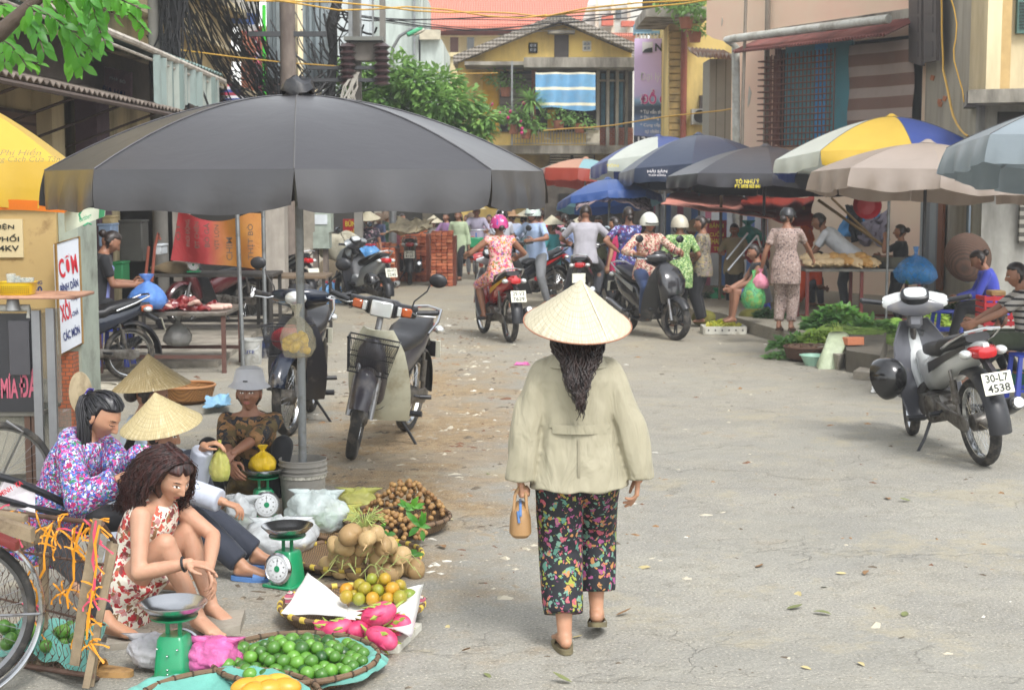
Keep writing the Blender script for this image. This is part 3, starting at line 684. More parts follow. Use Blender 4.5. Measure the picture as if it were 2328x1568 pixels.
def wirebasket(t,S,w=.34,d=.22,h=.22,c=(0,.60,.70)):
    mb=MB(); mb.M=S@Matrix.Translation(c)
    def ring(z,k,r): mb.tube([(-w/2*k,-d/2*k,z),(w/2*k,-d/2*k,z),(w/2*k,d/2*k,z),(-w/2*k,d/2*k,z)],r,6,closed=True)
    ring(h/2,1,.006); ring(-h/2,.78,.006); ring(0,.89,.004)
    n=22
    for s in(-1,1):
        for i in range(n+1):
            for q in(-1,1):
                x0=(i/n-.5); x1=min(.5,max(-.5,x0+q*.16)); mb.tube([(x0*w*.78,s*d/2*.78,-h/2),(x1*w,s*d/2,h/2)],.0013,3,False)
        for i in range(14):
            for q in(-1,1):
                x0=(i/13-.5); x1=min(.5,max(-.5,x0+q*.2)); mb.tube([(s*w/2*.78,x0*d*.78,-h/2),(s*w/2,x1*d,h/2)],.0013,3,False)
    for i in range(10): x=(i/9-.5)*w*.78; mb.tube([(x,-d/2*.78,-h/2),(x,d/2*.78,-h/2)],.0016,3,False)
    return O(mb,'wire_basket',PLB,t)
BK={}
def placebike(fpx,rpx,*a,**k):
    """from the ground points under the front and rear wheels"""
    label=a[0]; g1=G(*fpx); g2=G(*rpx); m=(g1+g2)/2; d=(g1-g2); rz=math.atan2(-d.x,d.y); return bike(label,(m.x,m.y,0),rz,*a[1:],**k)
# ================= umbrellas =================
UF={}
def fabric(key,c,trans=.25,var=.07):
    k='canopy_'+key
    if k in MATS: return MATS[k]
    n=NT(k); cc=C(c); n.col(n.ramp(n.noise(3,5,.6),[(.3,tuple(x*(1-var) for x in cc[:3])),(.7,tuple(min(1,x*(1+var)) for x in cc[:3]))]))
    n.bump(n.noise(4,3,.5,co=n.co(scale=(1,1,1.5)),dist=.4),.35,.012); n.p(Roughness=.36); n.b.inputs['Specular IOR Level'].default_value=.8
    if trans:
        tr=n.n('BsdfTranslucent'); n.set(tr.inputs[0],cc); mx=n.n('MixShader'); mx.inputs[0].default_value=trans; n.set(mx.inputs[1],n.b.outputs[0]); n.set(mx.inputs[2],tr); n.t.links.new(mx.outputs[0],n.out.inputs[0])
    MATS[k]=n.m; return n.m
POLE=mat('grey_pole','84888a',.4,.5,var=.1,dirt='5f5a52',ds=8,dt=.6)
def umbrella(label,loc,Rr,rim,rise,cols,rot=0,n=8,val=.17,tilt=(0,0),polebase=0,group='market umbrellas',pole=True,pr=.02,split=False,valcols=None,vent=False,curve=1.7,polemat=None,wave=.012,polex=(0,0),name='market_umbrella',ribs=True):
    t=T(name,label,'umbrella',loc,group=group); um=list(dict.fromkeys(cols)); 
    Tm=Matrix.Translation((0,0,rim))@Matrix.Rotation(R(tilt[0]),4,'X')@Matrix.Rotation(R(tilt[1]),4,'Y'); m=12; nr=14; fl=random.Random(hash(label)%999 if 0 else len(label))
    def rad(i,v):
        a=(v-.5)*2*PI/n; return math.cos(PI/n)/math.cos(a)
    def zc(t_,v): 
        sag=.035*Rr*math.sin(PI*v)*t_*.5; return rise*(1-t_**curve)-sag*math.sin(PI*min(1,t_))*.8
    mb=MB(); mb.M=Tm
    for i in range(n):
        mb.mi=um.index(cols[i%len(cols)]); a0=R(rot)+2*PI*i/n
        mb.grid(lambda u,v:(Rr*u*rad(i,v)*math.sin(a0+v*2*PI/n),Rr*u*rad(i,v)*math.cos(a0+v*2*PI/n),zc(u,v)+.0),nr,m)
    co_=O(mb,'canopy',[c for c in um],t,ang=60)
    if Rr>1.52:
        mb=MB(); mb.M=Tm
        for i in range(n): a0=R(rot)+2*PI*i/n; mb.tube([(Rr*u*math.sin(a0),Rr*u*math.cos(a0),zc(u,0)+.003) for u in [j/12 for j in range(1,13)]],.0045,4)
        o=O(mb,'seam',mat('seam_'+cols[0].name,tuple(x*1.5 for x in C('424244')[:3]),.5),co_); o['kind']='stuff'
    mb=MB(); mb.M=Tm; vc=valcols or cols; uv=list(dict.fromkeys(vc))
    for i in range(n):
        mb.mi=uv.index(vc[i%len(vc)]); a0=R(rot)+2*PI*i/n; ph=fl.uniform(0,6)
        def fn(u,v):
            e=.016 if split else 0; vv=e*u+(1-2*e*u)*v; q=Rr*rad(i,vv)*(1+.012*math.sin(u*2.2)+wave*u*(math.sin(v*17+ph)+.6*math.sin(v*41+ph))+.012*u*math.sin(PI*v))
            return (q*math.sin(a0+vv*2*PI/n),q*math.cos(a0+vv*2*PI/n),zc(1,vv)-val*u*(.86+.05*math.sin(v*9+ph)+.16*math.sin(PI*v)**.5)+.0)
        mb.grid(fn,5,14)
    O(mb,'valance',uv,t,ang=60)
    if ribs:
        for i in range(n):
            a=R(rot)+2*PI*i/n; mb=MB(); mb.M=Tm; mb.tube([(Rr*u*math.sin(a)*.99,Rr*u*math.cos(a)*.99,zc(u,0)-.015) for u in (.02,.25,.5,.75,1)],.006,5)
            mb.tube([(0,0,rise-.42),(Rr*.5*math.sin(a),Rr*.5*math.cos(a),zc(.5,0)-.018)],.005,5); O(mb,'rib',STEEL,t)
    mb=MB(); 
    tp=Tm@V((0,0,rise)); mb.tube([(polex[0],polex[1],polebase),(polex[0]*.0,0,rim-.1),tp],pr,12)
    if pole: O(mb,'pole',polemat or POLE,t)
    mb=MB(); mb.M=Tm; mb.lathe([(.001,rise+.05),(.03,rise+.045),(.07,rise+.015),(.10,rise-.0)],n=16); O(mb,'cap',cols[0] if not vent else PLB,t)
    if vent:
        mb=MB(); mb.M=Tm; mb.lathe([(.02,rise+.11),(.09,rise+.085),(.11,rise+.03),(.10,rise+.01)],n=14,fn=lambda p,q,i:p+V((0,0,.02*math.sin(q*3+i)))); O(mb,'vent_flap',PLB,t)
    return t
# ================= baskets, scales, bags, fruit =================
BAM=None
def bamboo(key='bamboo',c='8a6f4c',d='4b3a28'):
    if key in MATS: return MATS[key]
    n=NT(key); w1=n.n('TexWave',wave_type='BANDS',bands_direction='X'); w1.inputs['Scale'].default_value=28; n.set(w1.inputs['Vector'],n.co()); w2=n.n('TexWave',wave_type='BANDS',bands_direction='Y'); w2.inputs['Scale'].default_value=28; n.set(w2.inputs['Vector'],n.co())
    f=n.math('MULTIPLY',w1.outputs[1],w2.outputs[1]); n.col(n.mix(f,d,n.ramp(n.noise(20),[(.3,c),(.7,tuple(min(1,x*1.35) for x in C(c)[:3]))]))); n.bump(f,.7,.004); n.p(Roughness=.75); MATS[key]=n.m; return n.m
RIMB=mat('bamboo_rim','6b5540',.7,var=.25,vs=20,bump=.003,bs=60)
def tray(label,loc,r,h=.07,cat='basket',group=None,yellow=False,rim=None,m=None,name='bamboo_tray',wraps=26,tilt=None):
    t=T(name,label,cat,loc,group=group,rot=tilt or (0,0,0)); mb=MB()
    mb.lathe([(.001,.004),(r*.6,.006),(r*.86,h*.35),(r,h),(r*1.015,h+.002),(r*.87,h*.25),(r*.6,-.0),(.001,0)][:4]+[(r*1.01,h-.004),(r*.88,h*.25),(r*.6,.0),(.001,-.001)],n=48); O(mb,'tray',m or bamboo(),t)
    mb=MB(); mb.M=Matrix.Translation((0,0,h)); mb.lathe([(r+math.cos(a)*.011,math.sin(a)*.013) for a in [i*2*PI/8 for i in range(9)]],n=48); mb.mi=1
    for i in range(wraps):
        a=2*PI*i/wraps; mb.M=Matrix.Translation((r*math.cos(a),r*math.sin(a),h))@Matrix.Rotation(a,4,'Z'); k=.014 if yellow else .004
        mb.tube([(math.cos(b)*.0135,-k,math.sin(b)*.0155) for b in [0]]+[(.0135,k,0)],.001,3) if 0 else None
        mb.loft([((0,-k,0),(.0135,0,0),(0,0,.0155)),((0,k,0),(.0135,0,0),(0,0,.0155))],10,2)
    mb.M=Matrix(); O(mb,'rim',[rim or RIMB,mat('wrap_yellow','c9b04a',.6) if yellow else mat('wrap_dark','3b2d20',.8)],t); return t
GRN=mat('scale_green','138a5a',.32,var=.08,coat=.3,dirt='5a4a30',ds=9,dt=.72); PAN=mat('steel_pan','c4c6c8',.22,1,var=.04)
DIAL=mat('dial_white','dfe3e6',.3,var=.03)
def scale(label,loc,rz,k=1,dial=True,pan=True,group='market scales'):
    t=T('weighing_scale',label,'scale',loc,rz,group); t.scale=(k,k,k)
    mb=MB(); mb.box((0,0,.012),(.20,.22,.016),ch=.004)
    mb.loft([((0,0,z),(a,0,0),(0,b,0)) for z,a,b in((.018,.075,.085),(.03,.073,.083),(.19,.062,.06),(.205,.052,.05))],16,6); O(mb,'body',GRN,t)
    mb=MB()
    for s in(-1,1): mb.box((s*.028,0,.235),(.016,.012,.07))
    mb.box((0,0,.272),(.09,.03,.012),ch=.003); mb.lathe([(.001,.278),(.10,.280),(.105,.290),(.10,.284),(.001,.284)],n=24); O(mb,'pan_support',GRN,t)
    if dial:
        mb=MB(); mb.lathe([(.001,0),(.088,0),(.090,.012),(.078,.022),(.074,.016),(.001,.016)],(0,-.083,.115),32,axis=(0,-1,.12)); dr=O(mb,'dial_ring',GRN if 0 else PAN,t)
        Md=plane(V((0,-.083,.115))+V((0,-1,.12)).normalized()*.0175,(1,0,0),(0,.12,1)); mb=MB(); mb.M=Md; mb.lathe([(.001,.001),(.073,.0005),(.074,0)],n=32); O(mb,'dial_face',DIAL,dr)
        mb=MB(); mb.M=Md
        for i in range(50):
            a=2*PI*i/50; L=.010 if i%5 else .016; mb.M=Md@Matrix.Rotation(a,4,'Z'); mb.box((0,.068-L/2,.002),(.0012,L,.0006))
        mb.M=Matrix()
        for i in range(0,10):
            a=-2*PI*i/10; mb.ext(text(str(i*2),.011,.009,.01,.0022,Md@Matrix.Translation((math.sin(-a)*.045-.005,math.cos(a)*.045-.004,0))))
        mb.M=Md; mb.box((0,.022,.0035),(.0022,.075,.001)); O(mb,'dial_marks',INK,dr,smooth=False)
        mb=MB(); mb.M=Md; mb.lathe([(.001,.006),(.017,.005),(.018,.002)],n=20); mb.lathe([(.001,.0064),(.008,.0062)],n=12); O(mb,'dial_hub',GRN,dr)
    else:
        mb=MB(); mb.lathe([(.001,0),(.09,0),(.092,.014),(.001,.016)],(0,-.083,.115),32,axis=(0,-1,.12)); O(mb,'dial_ring',PAN,t)
        mb=MB()
        for x,z in((-.045,.16),(.045,.16),(0,.13),(0,.07),(.0,.05)): mb.sph((x,.078-.0*z,z),(.005,.008,.005),8,6)
        O(mb,'screw',CHR,t)
    if pan:
        mb=MB(); mb.lathe([(.001,.292),(.05,.294),(.11,.315),(.138,.345),(.146,.347),(.146,.343),(.112,.309),(.05,.289),(.001,.287)],n=40); O(mb,'pan',PAN,t)
    return t
def plastic(key,c,alpha=.6,rough=.25):
    k='bag_'+key
    if k in MATS: return MATS[k]
    n=NT(k); cc=C(c); n.col(n.ramp(n.noise(12,4),[(.3,tuple(x*.85 for x in cc[:3])),(.7,tuple(min(1,x*1.12) for x in cc[:3]))])); n.bump(n.noise(14,4,.6,dist=1.2),.9,.02); n.p(Roughness=rough,Alpha=alpha); MATS[k]=n.m; return n.m
def bagshape(mb,c,r,h,top=.3,seed=1,n=26,crumple=.25,neck=.16):
    """a tied bag: fat bottom, gathered neck, flared ears"""
    c=V(c)
    def fn(p,q,i):
        a=noise.noise(V((math.cos(q)*2.2+seed*3,math.sin(q)*2.2,p.z*7+seed)))*crumple; b=noise.noise(V((math.cos(q)*6,math.sin(q)*6+seed,p.z*14)))*crumple*.4; k=1+a+b
        return V((p.x*k,p.y*k,p.z+ b*.03))
    pr=[(.001,0),(r*.75,.004),(r,h*.18),(r*1.02,h*.35),(r*.85,h*.52),(r*.5,h*.68),(r*neck,h*.78),(r*neck*.9,h*.82),(r*top,h*.92),(r*top*1.3,h)]
    mb.lathe(pr,c,n,fn=fn); return mb
def bag(label,loc,r,h,mt,cat='bag',group=None,seed=1,content=None,cmat=None,sx=1,**k):
    t=T('plastic_bag',label,cat,loc,group=group); mb=MB(); bagshape(mb,(0,0,0),r,h,seed=seed,**k); O(mb,'bag',mt,t,ang=None)
    if cmat:
        mb=MB(); rn=random.Random(seed)
        for i in range(content or 12):
            a=rn.uniform(0,6.28); q=r*.62*rn.random()**.5; z=rn.uniform(.12,.42)*h; s=r*rn.uniform(.22,.32); mb.sph((q*math.cos(a),q*math.sin(a),z),s,10,7)
        mb.noisy(r*.08,6/r/3,seed); o=O(mb,'contents',cmat,t); o['kind']='stuff'
    return t
def leafmb(mb,base,d,nrm,L,W_,curl=.15):
    base,d,nrm=V(base),V(d).normalized(),V(nrm); s=d.cross(nrm).normalized(); nrm=s.cross(d).normalized()
    P_=[]
    for t,w_ in((0,.02),(.25,.8),(.55,1),(.8,.62),(1,.02)):
        c=base+d*L*t-nrm*curl*L*t*t; P_+=[c-s*W_*w_+nrm*W_*.22*w_,c,c+s*W_*w_+nrm*W_*.22*w_]
    mb.add(P_,[(i*3+j,i*3+j+1,i*3+j+4,i*3+j+3) for i in range(4) for j in range(2)])
def fruitmat(key,c,c2,rough=.35,sc=60,bump=.001,coat=.2,spots=None):
    n=NT(key); oi=n.n('ObjectInfo'); col=n.ramp(n.math('ADD',n.math('MULTIPLY',oi.outputs['Random'],.75),n.math('MULTIPLY',n.noise(9,3),.4)),[(.2,c),(.95,c2)])
    if spots: col=n.mix(n.ramp(n.noise(70,3),[(.60,0.0),(.70,.7)]),col,spots)
    n.col(col); n.bump(n.noise(sc*4,2),.3,bump); n.p(Roughness=rough,Coat_Weight=coat,Coat_Roughness=.3); return n.m
# ================= ground =================
def groundmat():
    n=NT('road_surface'); co=n.co()
    sx=n.n('SeparateXYZ'); n.set(sx.inputs[0],co); X,Y=sx.outputs[0],sx.outputs[1]
    big=n.noise(.35,6,.6); mid=n.noise(1.6,7,.65); fine=n.noise(22,4,.7); gr=n.noise(70,3,.75)
    base=n.ramp(big,[(.3,'7d7b74'),(.5,'8c8a83'),(.7,'98968c')])
    base=n.mix(n.ramp(mid,[(.35,0.0),(.75,.6)]),base,'a39e8f')
    base=n.mix(n.ramp(n.noise(5,6,.7),[(.5,0.0),(.72,.55)]),base,'767266')
    # soil on the left side of the road
    u=n.math('ADD',n.math('MULTIPLY',n.math('ABSOLUTE',n.math('ADD',X,.75)),-.75),1.0)      # 1 at x=-.75
    v=n.math('ADD',n.math('MULTIPLY',n.math('ABSOLUTE',n.math('SUBTRACT',Y,13.0)),-.12),1.0)
    m=n.math('MULTIPLY',n.math('MAXIMUM',u,0.0),n.math('MAXIMUM',v,0.0)); m=n.math('ADD',m,n.math('MULTIPLY',n.math('SUBTRACT',mid,.5),1.5))
    soil=n.ramp(n.noise(7,7,.7),[(.3,'725d44'),(.5,'8f7858'),(.72,'a8926f')])
    base=n.mix(n.ramp(m,[(.16,0.0),(.58,.9)]),base,soil)
    # sandy dust far away
    base=n.mix(n.math('MULTIPLY',n.ramp(n.math('MULTIPLY',Y,.02),[(.22,0.0),(.5,1.0)]),.4),base,'98886a')
    # dark stains
    base=n.mix(n.ramp(n.noise(.9,5,.75,co=n.co(scale=(1,1.8,1),rot=(0,0,.4)),dist=1.2),[(.60,0.0),(.72,.35)]),base,'6f6a62')
    base=n.mix(n.ramp(n.noise(3.3,6,.8,dist=1),[(.62,0.0),(.70,.45)]),base,'5f5b55')
    # grit
    base=n.mix(n.ramp(fine,[(.30,.55),(.42,0.0)]),base,'6c675e'); base=n.mix(n.ramp(gr,[(.56,0.0),(.68,.7)]),base,'d0c9b6')
    base=n.mix(n.ramp(gr,[(.33,.8),(.43,0.0)]),base,'55514a')
    base=n.mix(n.ramp(n.noise(.6,6,.72,co=n.co(scale=(1,1.4,1),rot=(0,0,1.1)),dist=.7),[(.52,0.0),(.56,.30)]),base,'8a8981'); base=n.mix(n.ramp(n.noise(1.1,7,.75,co=n.co(rot=(0,0,2.1))),[(.54,0.0),(.62,.45)]),base,'a29981')
    # cracks
    nz=n.n('TexNoise'); nz.inputs['Scale'].default_value=2.2; nz.inputs['Detail'].default_value=6; n.set(nz.inputs['Vector'],co)
    sc=n.n('VectorMath',operation='SCALE'); n.set(sc.inputs[0],nz.outputs['Color']); sc.inputs['Scale'].default_value=.9
    ad=n.n('VectorMath',operation='ADD'); n.set(ad.inputs[0],co); n.set(ad.inputs[1],sc.outputs[0])
    v=n.vor(.42,co=ad.outputs[0],feature='DISTANCE_TO_EDGE'); msk=n.ramp(n.noise(.5,3),[(.42,0.0),(.56,1.0)])
    cr=n.math('MULTIPLY',n.ramp(v.outputs['Distance'],[(.002,1.0),(.009,0.0)]),msk)
    v2=n.vor(1.9,co=ad.outputs[0],feature='DISTANCE_TO_EDGE'); cr2=n.math('MULTIPLY',n.ramp(v2.outputs['Distance'],[(.002,.7),(.02,0.0)]),n.ramp(n.noise(.8,3,co=n.co(scale=(1,1,1),rot=(0,0,1))),[(.55,0.0),(.66,1.0)]))
    cr=n.math('MAXIMUM',cr,cr2); base=n.mix(n.math('MULTIPLY',cr,.13),base,'4a443c'); n.col(base)
    h=n.math('ADD',n.math('MULTIPLY',fine,.6),n.math('MULTIPLY',gr,.25)); h=n.math('ADD',h,n.math('MULTIPLY',n.noise(4,5,.6),1.2)); h=n.math('SUBTRACT',h,n.math('MULTIPLY',cr,.45))
    n.bump(h,.9,.02); n.p(Roughness=.92); n.b.inputs['Specular IOR Level'].default_value=.25; return n.m
GM=groundmat()
def gz(x,y): return 0
mb=MB(); mb.add([(-120,-20,0),(120,-20,0),(120,300,0),(-120,300,0)],[(0,1,2,3)]); struct(mb,'ground',GM)
CONC=mat('pavement_concrete','9d9689',.9,var=.12,vs=4,bump=.004,bs=50,dirt='6d675c',ds=2.5,dt=.5)
def slabpoly(name,pts,h,m):
    mb=MB(); mb.prism([(p[0],p[1]) for p in pts],h); return struct(mb,name,m)
slabpoly('pavement',[G(0,835),G(495,835),G(640,720),G(740,640),G(700,560),(-16,60),(-16,9)],.07,CONC)
slabpoly('kerb',[G(1905,842),G(2010,800),G(2150,760),G(2400,700),(22,40),(3.2,40),(2.6,24),G(1640,712,.17),G(1765,748,.17)],.17,GM)
# ================= helper for facades seen square on =================
def pb(mb,x0,y0,x1,y1,Y,th=.2,out=0):
    a=P(x0,y1,Y); b=P(x1,y0,Y); a.z=max(a.z,-.05) if y1>405 else a.z
    mb.box(((a.x+b.x)/2,Y+th/2-out,(a.z+b.z)/2),(b.x-a.x,th,b.z-a.z)); return mb
def pq(mb,pts,Y,th=.2,out=0):
    """polygon given in picture points, standing at distance Y"""
    L=[P(x,y,Y) for x,y in pts]; k=len(L); vs=[V((p.x,Y-out,p.z)) for p in L]+[V((p.x,Y-out+th,p.z)) for p in L]
    return mb.add(vs,[tuple(range(k)),tuple(range(2*k-1,k-1,-1))]+[(i,k+i,k+(i+1)%k,(i+1)%k) for i in range(k)])
YEL=mat('yellow_plaster','dcbf6e',.9,var=.08,vs=.8,dirt='9a8455',ds=.9,dt=.56,streak=True); GRC=mat('weathered_concrete','a09b90',.92,var=.15,vs=1.5,dirt='46423b',ds=1.4,dt=.5,streak=True,bump=.01,bs=12)
CRM=mat('cream_plaster','d8c9a4',.9,var=.06,vs=.6,dirt='a39474',ds=.8,dt=.58,streak=True); PNK=mat('pink_plaster','eac6b0',.92,var=.05,vs=.4,dirt='e8d4ba',ds=.35,dt=.48,bump=.004,bs=9)
def tilemat(key,c,sc=3.2,axis='Z'):
    n=NT(key); w1=n.n('TexWave',wave_type='BANDS',bands_direction=axis); w1.inputs['Scale'].default_value=sc; n.set(w1.inputs['Vector'],n.co()); w2=n.n('TexWave',wave_type='BANDS',bands_direction='X'); w2.inputs['Scale'].default_value=sc; n.set(w2.inputs['Vector'],n.co())
    cc=C(c); n.col(n.mix(n.math('MULTIPLY',w1.outputs[1],.45),c,tuple(x*.45 for x in cc[:3])+(1,))); n.bump(n.math('ADD',w1.outputs[1],w2.outputs[1]),.6,.05); n.p(Roughness=.8); return n.m
REDT=tilemat('red_roof_tiles','cf7a66'); GREYT=tilemat('old_roof_tiles','8f887e')
def stripes(key,cols,sc,axis='X',rough=.7,off=0):
    n=NT(key); sx=n.n('SeparateXYZ'); n.set(sx.inputs[0],n.co()); a=sx.outputs['XYZ'.index(axis)]
    f=n.math('FRACT',n.math('ADD',n.math('MULTIPLY',a,sc),off)); k=sum(w for c,w in cols); p=0; st=[]
    for c,w in cols: st.append((p/k,c)); p+=w
    n.col(n.mix(n.ramp(n.noise(4,5),[(.5,0.0),(.8,.35)]),n.ramp(f,st,True),'6f6a62')); n.bump(n.noise(2.5,4,.5,dist=.8),.5,.04); n.p(Roughness=rough); return n.m
def brickmat(key,c1,c2,mort,sc,bw=.5,rh=.25,ms=.02):
    n=NT(key); co=n.co(); b=n.n('TexBrick'); b.inputs['Scale'].default_value=sc; b.inputs['Brick Width'].default_value=bw; b.inputs['Row Height'].default_value=rh; b.inputs['Mortar Size'].default_value=ms
    # wall bricks laid along x or y: x+y, z
    s=n.n('SeparateXYZ'); n.set(s.inputs[0],co); cb=n.n('CombineXYZ'); n.set(cb.inputs[0],n.math('ADD',s.outputs[0],s.outputs[1])); n.set(cb.inputs[1],s.outputs[2]); n.set(b.inputs['Vector'],cb.outputs[0])
    n.set(b.inputs['Color1'],C(c1)); n.set(b.inputs['Color2'],C(c2)); n.set(b.inputs['Mortar'],C(mort)); n.col(n.mix(n.ramp(n.noise(3,5),[(.4,0.0),(.8,.5)]),b.outputs[0],'5a4a40')); n.bump(b.outputs[1],-.6,.006); n.p(Roughness=.9); return n.m
BRK=brickmat('brick_wall','a85a3c','8f4830','9a9082',4.5); WOODD=mat('dark_wood','3d3532',.6,var=.2,vs=8); GLASSD=mat('dark_glass','2c3438',.12,var=.1,spec=.8); WOODB=mat('brown_shutter','6d4a42',.6,var=.12)
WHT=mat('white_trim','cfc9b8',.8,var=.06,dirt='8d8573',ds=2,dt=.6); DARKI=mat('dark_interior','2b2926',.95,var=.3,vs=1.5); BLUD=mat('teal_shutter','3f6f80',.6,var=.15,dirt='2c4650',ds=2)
def bthing(label,cx,Y,name='building',cat='building',group=None): return T(name,label,cat,(cx,Y,0),0,group)
def bp(par,name,mats,*rects,th=.2,out=0,Y=None,**k):
    for r in rects: o=O(pb(MB(),*r[:4],Y,th if len(r)<5 else r[4],out),name,mats,par,world=True,smooth=False,**k)
    return o
# ---- yellow gabled house closing the street ----
Y0=44.0; b=bthing('yellow plaster house with a pointed gable, blue awning and plant-filled balcony',2,Y0)
mb=MB(); pq(mb,[(1042,142),(1273,53),(1436,122),(1436,590),(1042,590)],Y0,7); O(mb,'wall',YEL,b,world=True,smooth=False)
mb=MB()
for (x0,y0,x1,y1) in((1030,145,1273,47),(1273,47,1442,115)):
    a=P(x0,y0,Y0-.6); c=P(x1,y1,Y0-.6); d=V((0,8.2,0)); mb.add([a,c,c+d,a+d,a+V((0,0,.22)),c+V((0,0,.22)),c+d+V((0,0,.22)),a+d+V((0,0,.22))],[(0,1,2,3)[::-1],(4,5,6,7),(0,1,5,4),(1,2,6,5),(2,3,7,6),(3,0,4,7)])
O(mb,'roof',GREYT,b,world=True,smooth=False)
bp(b,'attic_window',WOODD,(1260,80,1293,138),th=.1,out=.04,Y=Y0); 
w_=bp(b,'vent_window',WHT,(1202,98,1222,121),th=.1,out=.05,Y=Y0); bp(w_,'pane',GLASSD,(1205,101,1210.5,108),(1213,101,1219,108),(1205,111,1210.5,118),(1213,111,1219,118),th=.1,out=.06,Y=Y0) if 0 else None
for x0,y0 in((1202,98),(1324,94)):
    w_=bp(b,'vent_window',WHT,(x0,y0,x0+20,y0+23),th=.1,out=.05,Y=Y0)
    for i in(0,1):
        for j in(0,1): bp(b,'window_pane',GLASSD,(x0+3+i*8,y0+3+j*10,x0+9+i*8,y0+10+j*10),th=.1,out=.07,Y=Y0)
bp(b,'window_hood',GRC,(1245,72,1306,79),th=.5,out=.4,Y=Y0)
bp(b,'eave_slab',GRC,(1190,141,1440,163,2.5),(1060,150,1190,158,2.0),out=1.6,Y=Y0)
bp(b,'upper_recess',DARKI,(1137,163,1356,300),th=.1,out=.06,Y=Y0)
bp(b,'louvre_panel',stripes('louvre_grey',[('7c7470',3),('4d4643',1)],4.2,'Z'),(1137,170,1210,258),th=.08,out=.3,Y=Y0)
bp(b,'brick_pier',BRK,(1208,163,1218,300),th=.3,out=.5,Y=Y0); bp(b,'yellow_panel',mat('ochre','c4982e',.85),(1244,250,1262,298),(1098,165,1134,300),th=.1,out=.2,Y=Y0)
bp(b,'shutter',BLUD,(1366,168,1376,290),(1386,168,1395,290),(1406,168,1416,290),th=.08,out=.10,Y=Y0)
bp(b,'shutter_bay',DARKI,(1356,163,1438,292),th=.06,out=.05,Y=Y0)
bp(b,'brick_panel',BRK,(1356,291,1438,338),th=.12,out=.25,Y=Y0)
for x in(1357,1379,1400,1421): bp(b,'column',GRC,(x-4,158,x+4,342),th=.25,out=.6,Y=Y0)
bp(b,'cross_beam',GRC,(1361,184,1417,188.5),th=.15,out=.55,Y=Y0)
bp(b,'balcony_floor',GRC,(1120,334,1438,352),th=2.0,out=1.7,Y=Y0)
bp(b,'ground_floor_wall',mat('sooty_plaster','a79257',.9,var=.15,dirt='4c4434',ds=.8),(1130,352,1438,600),th=.1,out=.08,Y=Y0)
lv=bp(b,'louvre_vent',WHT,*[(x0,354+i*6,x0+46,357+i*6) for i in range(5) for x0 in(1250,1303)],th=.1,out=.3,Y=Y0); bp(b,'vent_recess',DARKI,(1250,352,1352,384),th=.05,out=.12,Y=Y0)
mb=MB()
for i in range(26): x=1162+i*6.6; pb(mb,x,300 if i%3 else 297,x+1.8,332,Y0,.04,1.65)
pb(mb,1160,296,1356,298.5,Y0,.05,1.68); pb(mb,1160,329,1356,331,Y0,.05,1.68)
for i in range(8): pb(mb,1168+i*22,306,1178+i*22,308,Y0,.04,1.66); pb(mb,1172+i*22,318,1182+i*22,320,Y0,.04,1.66)
O(mb,'balcony_rail',mat('rail_paint','9c968c',.7),b,world=True,smooth=False)
bp(b,'rail_wall',WHT,(1326,300,1356,333),th=.1,out=1.6,Y=Y0)
mb=MB(); a=P(1217,166,Y0-1.5); c=P(1353,250,Y0-1.5)
mb.grid(lambda u,v:(a.x+(c.x-a.x)*u,Y0-1.6+.10*math.sin(u*14+v)-.25*v,a.z+(c.z-a.z)*v+.05*math.sin(u*6)*v),40,12,.01)
O(mb,'awning_cloth',stripes('blue_awning',[('d8d3bb',1.3),('5f93b8',6)],2.35,'Z',off=.2),b,world=True)
bp(b,'drain_post',POLE,(1162,150,1166,334),th=.06,out=1.7,Y=Y0)
# ---- villa with red tile roof ----
Y1=62.0; b=bthing('cream villa under a big red tiled roof, far behind the yellow house',0,Y1)
bp(b,'wall',mat('villa_cream','e4d6ac',.85,var=.04,vs=.4),(955,60,1330,600),th=10,Y=Y1); bp(b,'upper_band',mat('villa_red','96503f',.8),(957,50,1300,82),th=.2,out=.12,Y=Y1)
mb=MB(); e=[P(935,60,Y1-1.5),P(1322,52,Y1-1.5)]; t0=P(960,-75,Y1+5); t1=P(1360,-60,Y1+5); d=V((0,13,0))
mb.add([e[0],e[1],t1,t0,e[0]+d,e[1]+d,e[0]-V((0,0,.2)),e[1]-V((0,0,.2)),],[(0,1,2,3),(3,2,5,4),(6,7,1,0),(1,5,2),(0,3,4)]); O(mb,'roof',REDT,b,world=True,smooth=False)
mb=MB(); mb.add([P(1176,66,Y1-3),P(1300,60,Y1-3),P(1330,-5,Y1-.5),P(1280,-40,Y1)],[(0,1,2,3)]); 
for x0,x1,y0,y1 in((968,986,70,96),(1024,1042,80,128),(1062,1078,84,118),(1132,1162,78,130),(1088,1100,140,150)):
    w_=bp(b,'window',mat('villa_trim','e0d3a8',.8),(x0-4,y0-5,x1+4,y1+3),th=.12,out=.10,Y=Y1); bp(w_,'shutter',WOODB,(x0,y0,x1,y1),th=.1,out=.14,Y=Y1) if 0 else bp(b,'shutter',WOODB if x0!=1062 else GLASSD,(x0,y0,x1,y1),th=.1,out=.16,Y=Y1)
mb=MB(); c=P(1060,160,Y1); mb.lathe([(2.6,c.z-.8),(2.6,c.z+.3),(2.75,c.z+.32),(2.75,c.z+.45),(2.6,c.z+.47),(2.5,c.z-.8)],(c.x,Y1,0),32); O(mb,'balcony',mat('villa_cream2','d2c298',.85),b,world=True,smooth=False)
mb=MB(); pb(mb,955,120,1110,123,Y1,.1,2.6); 
bp(b,'cornice',mat('villa_trim','e0d3a8',.8),(955,82,1330,86),(955,120,1240,124),th=.2,out=.2,Y=Y1)
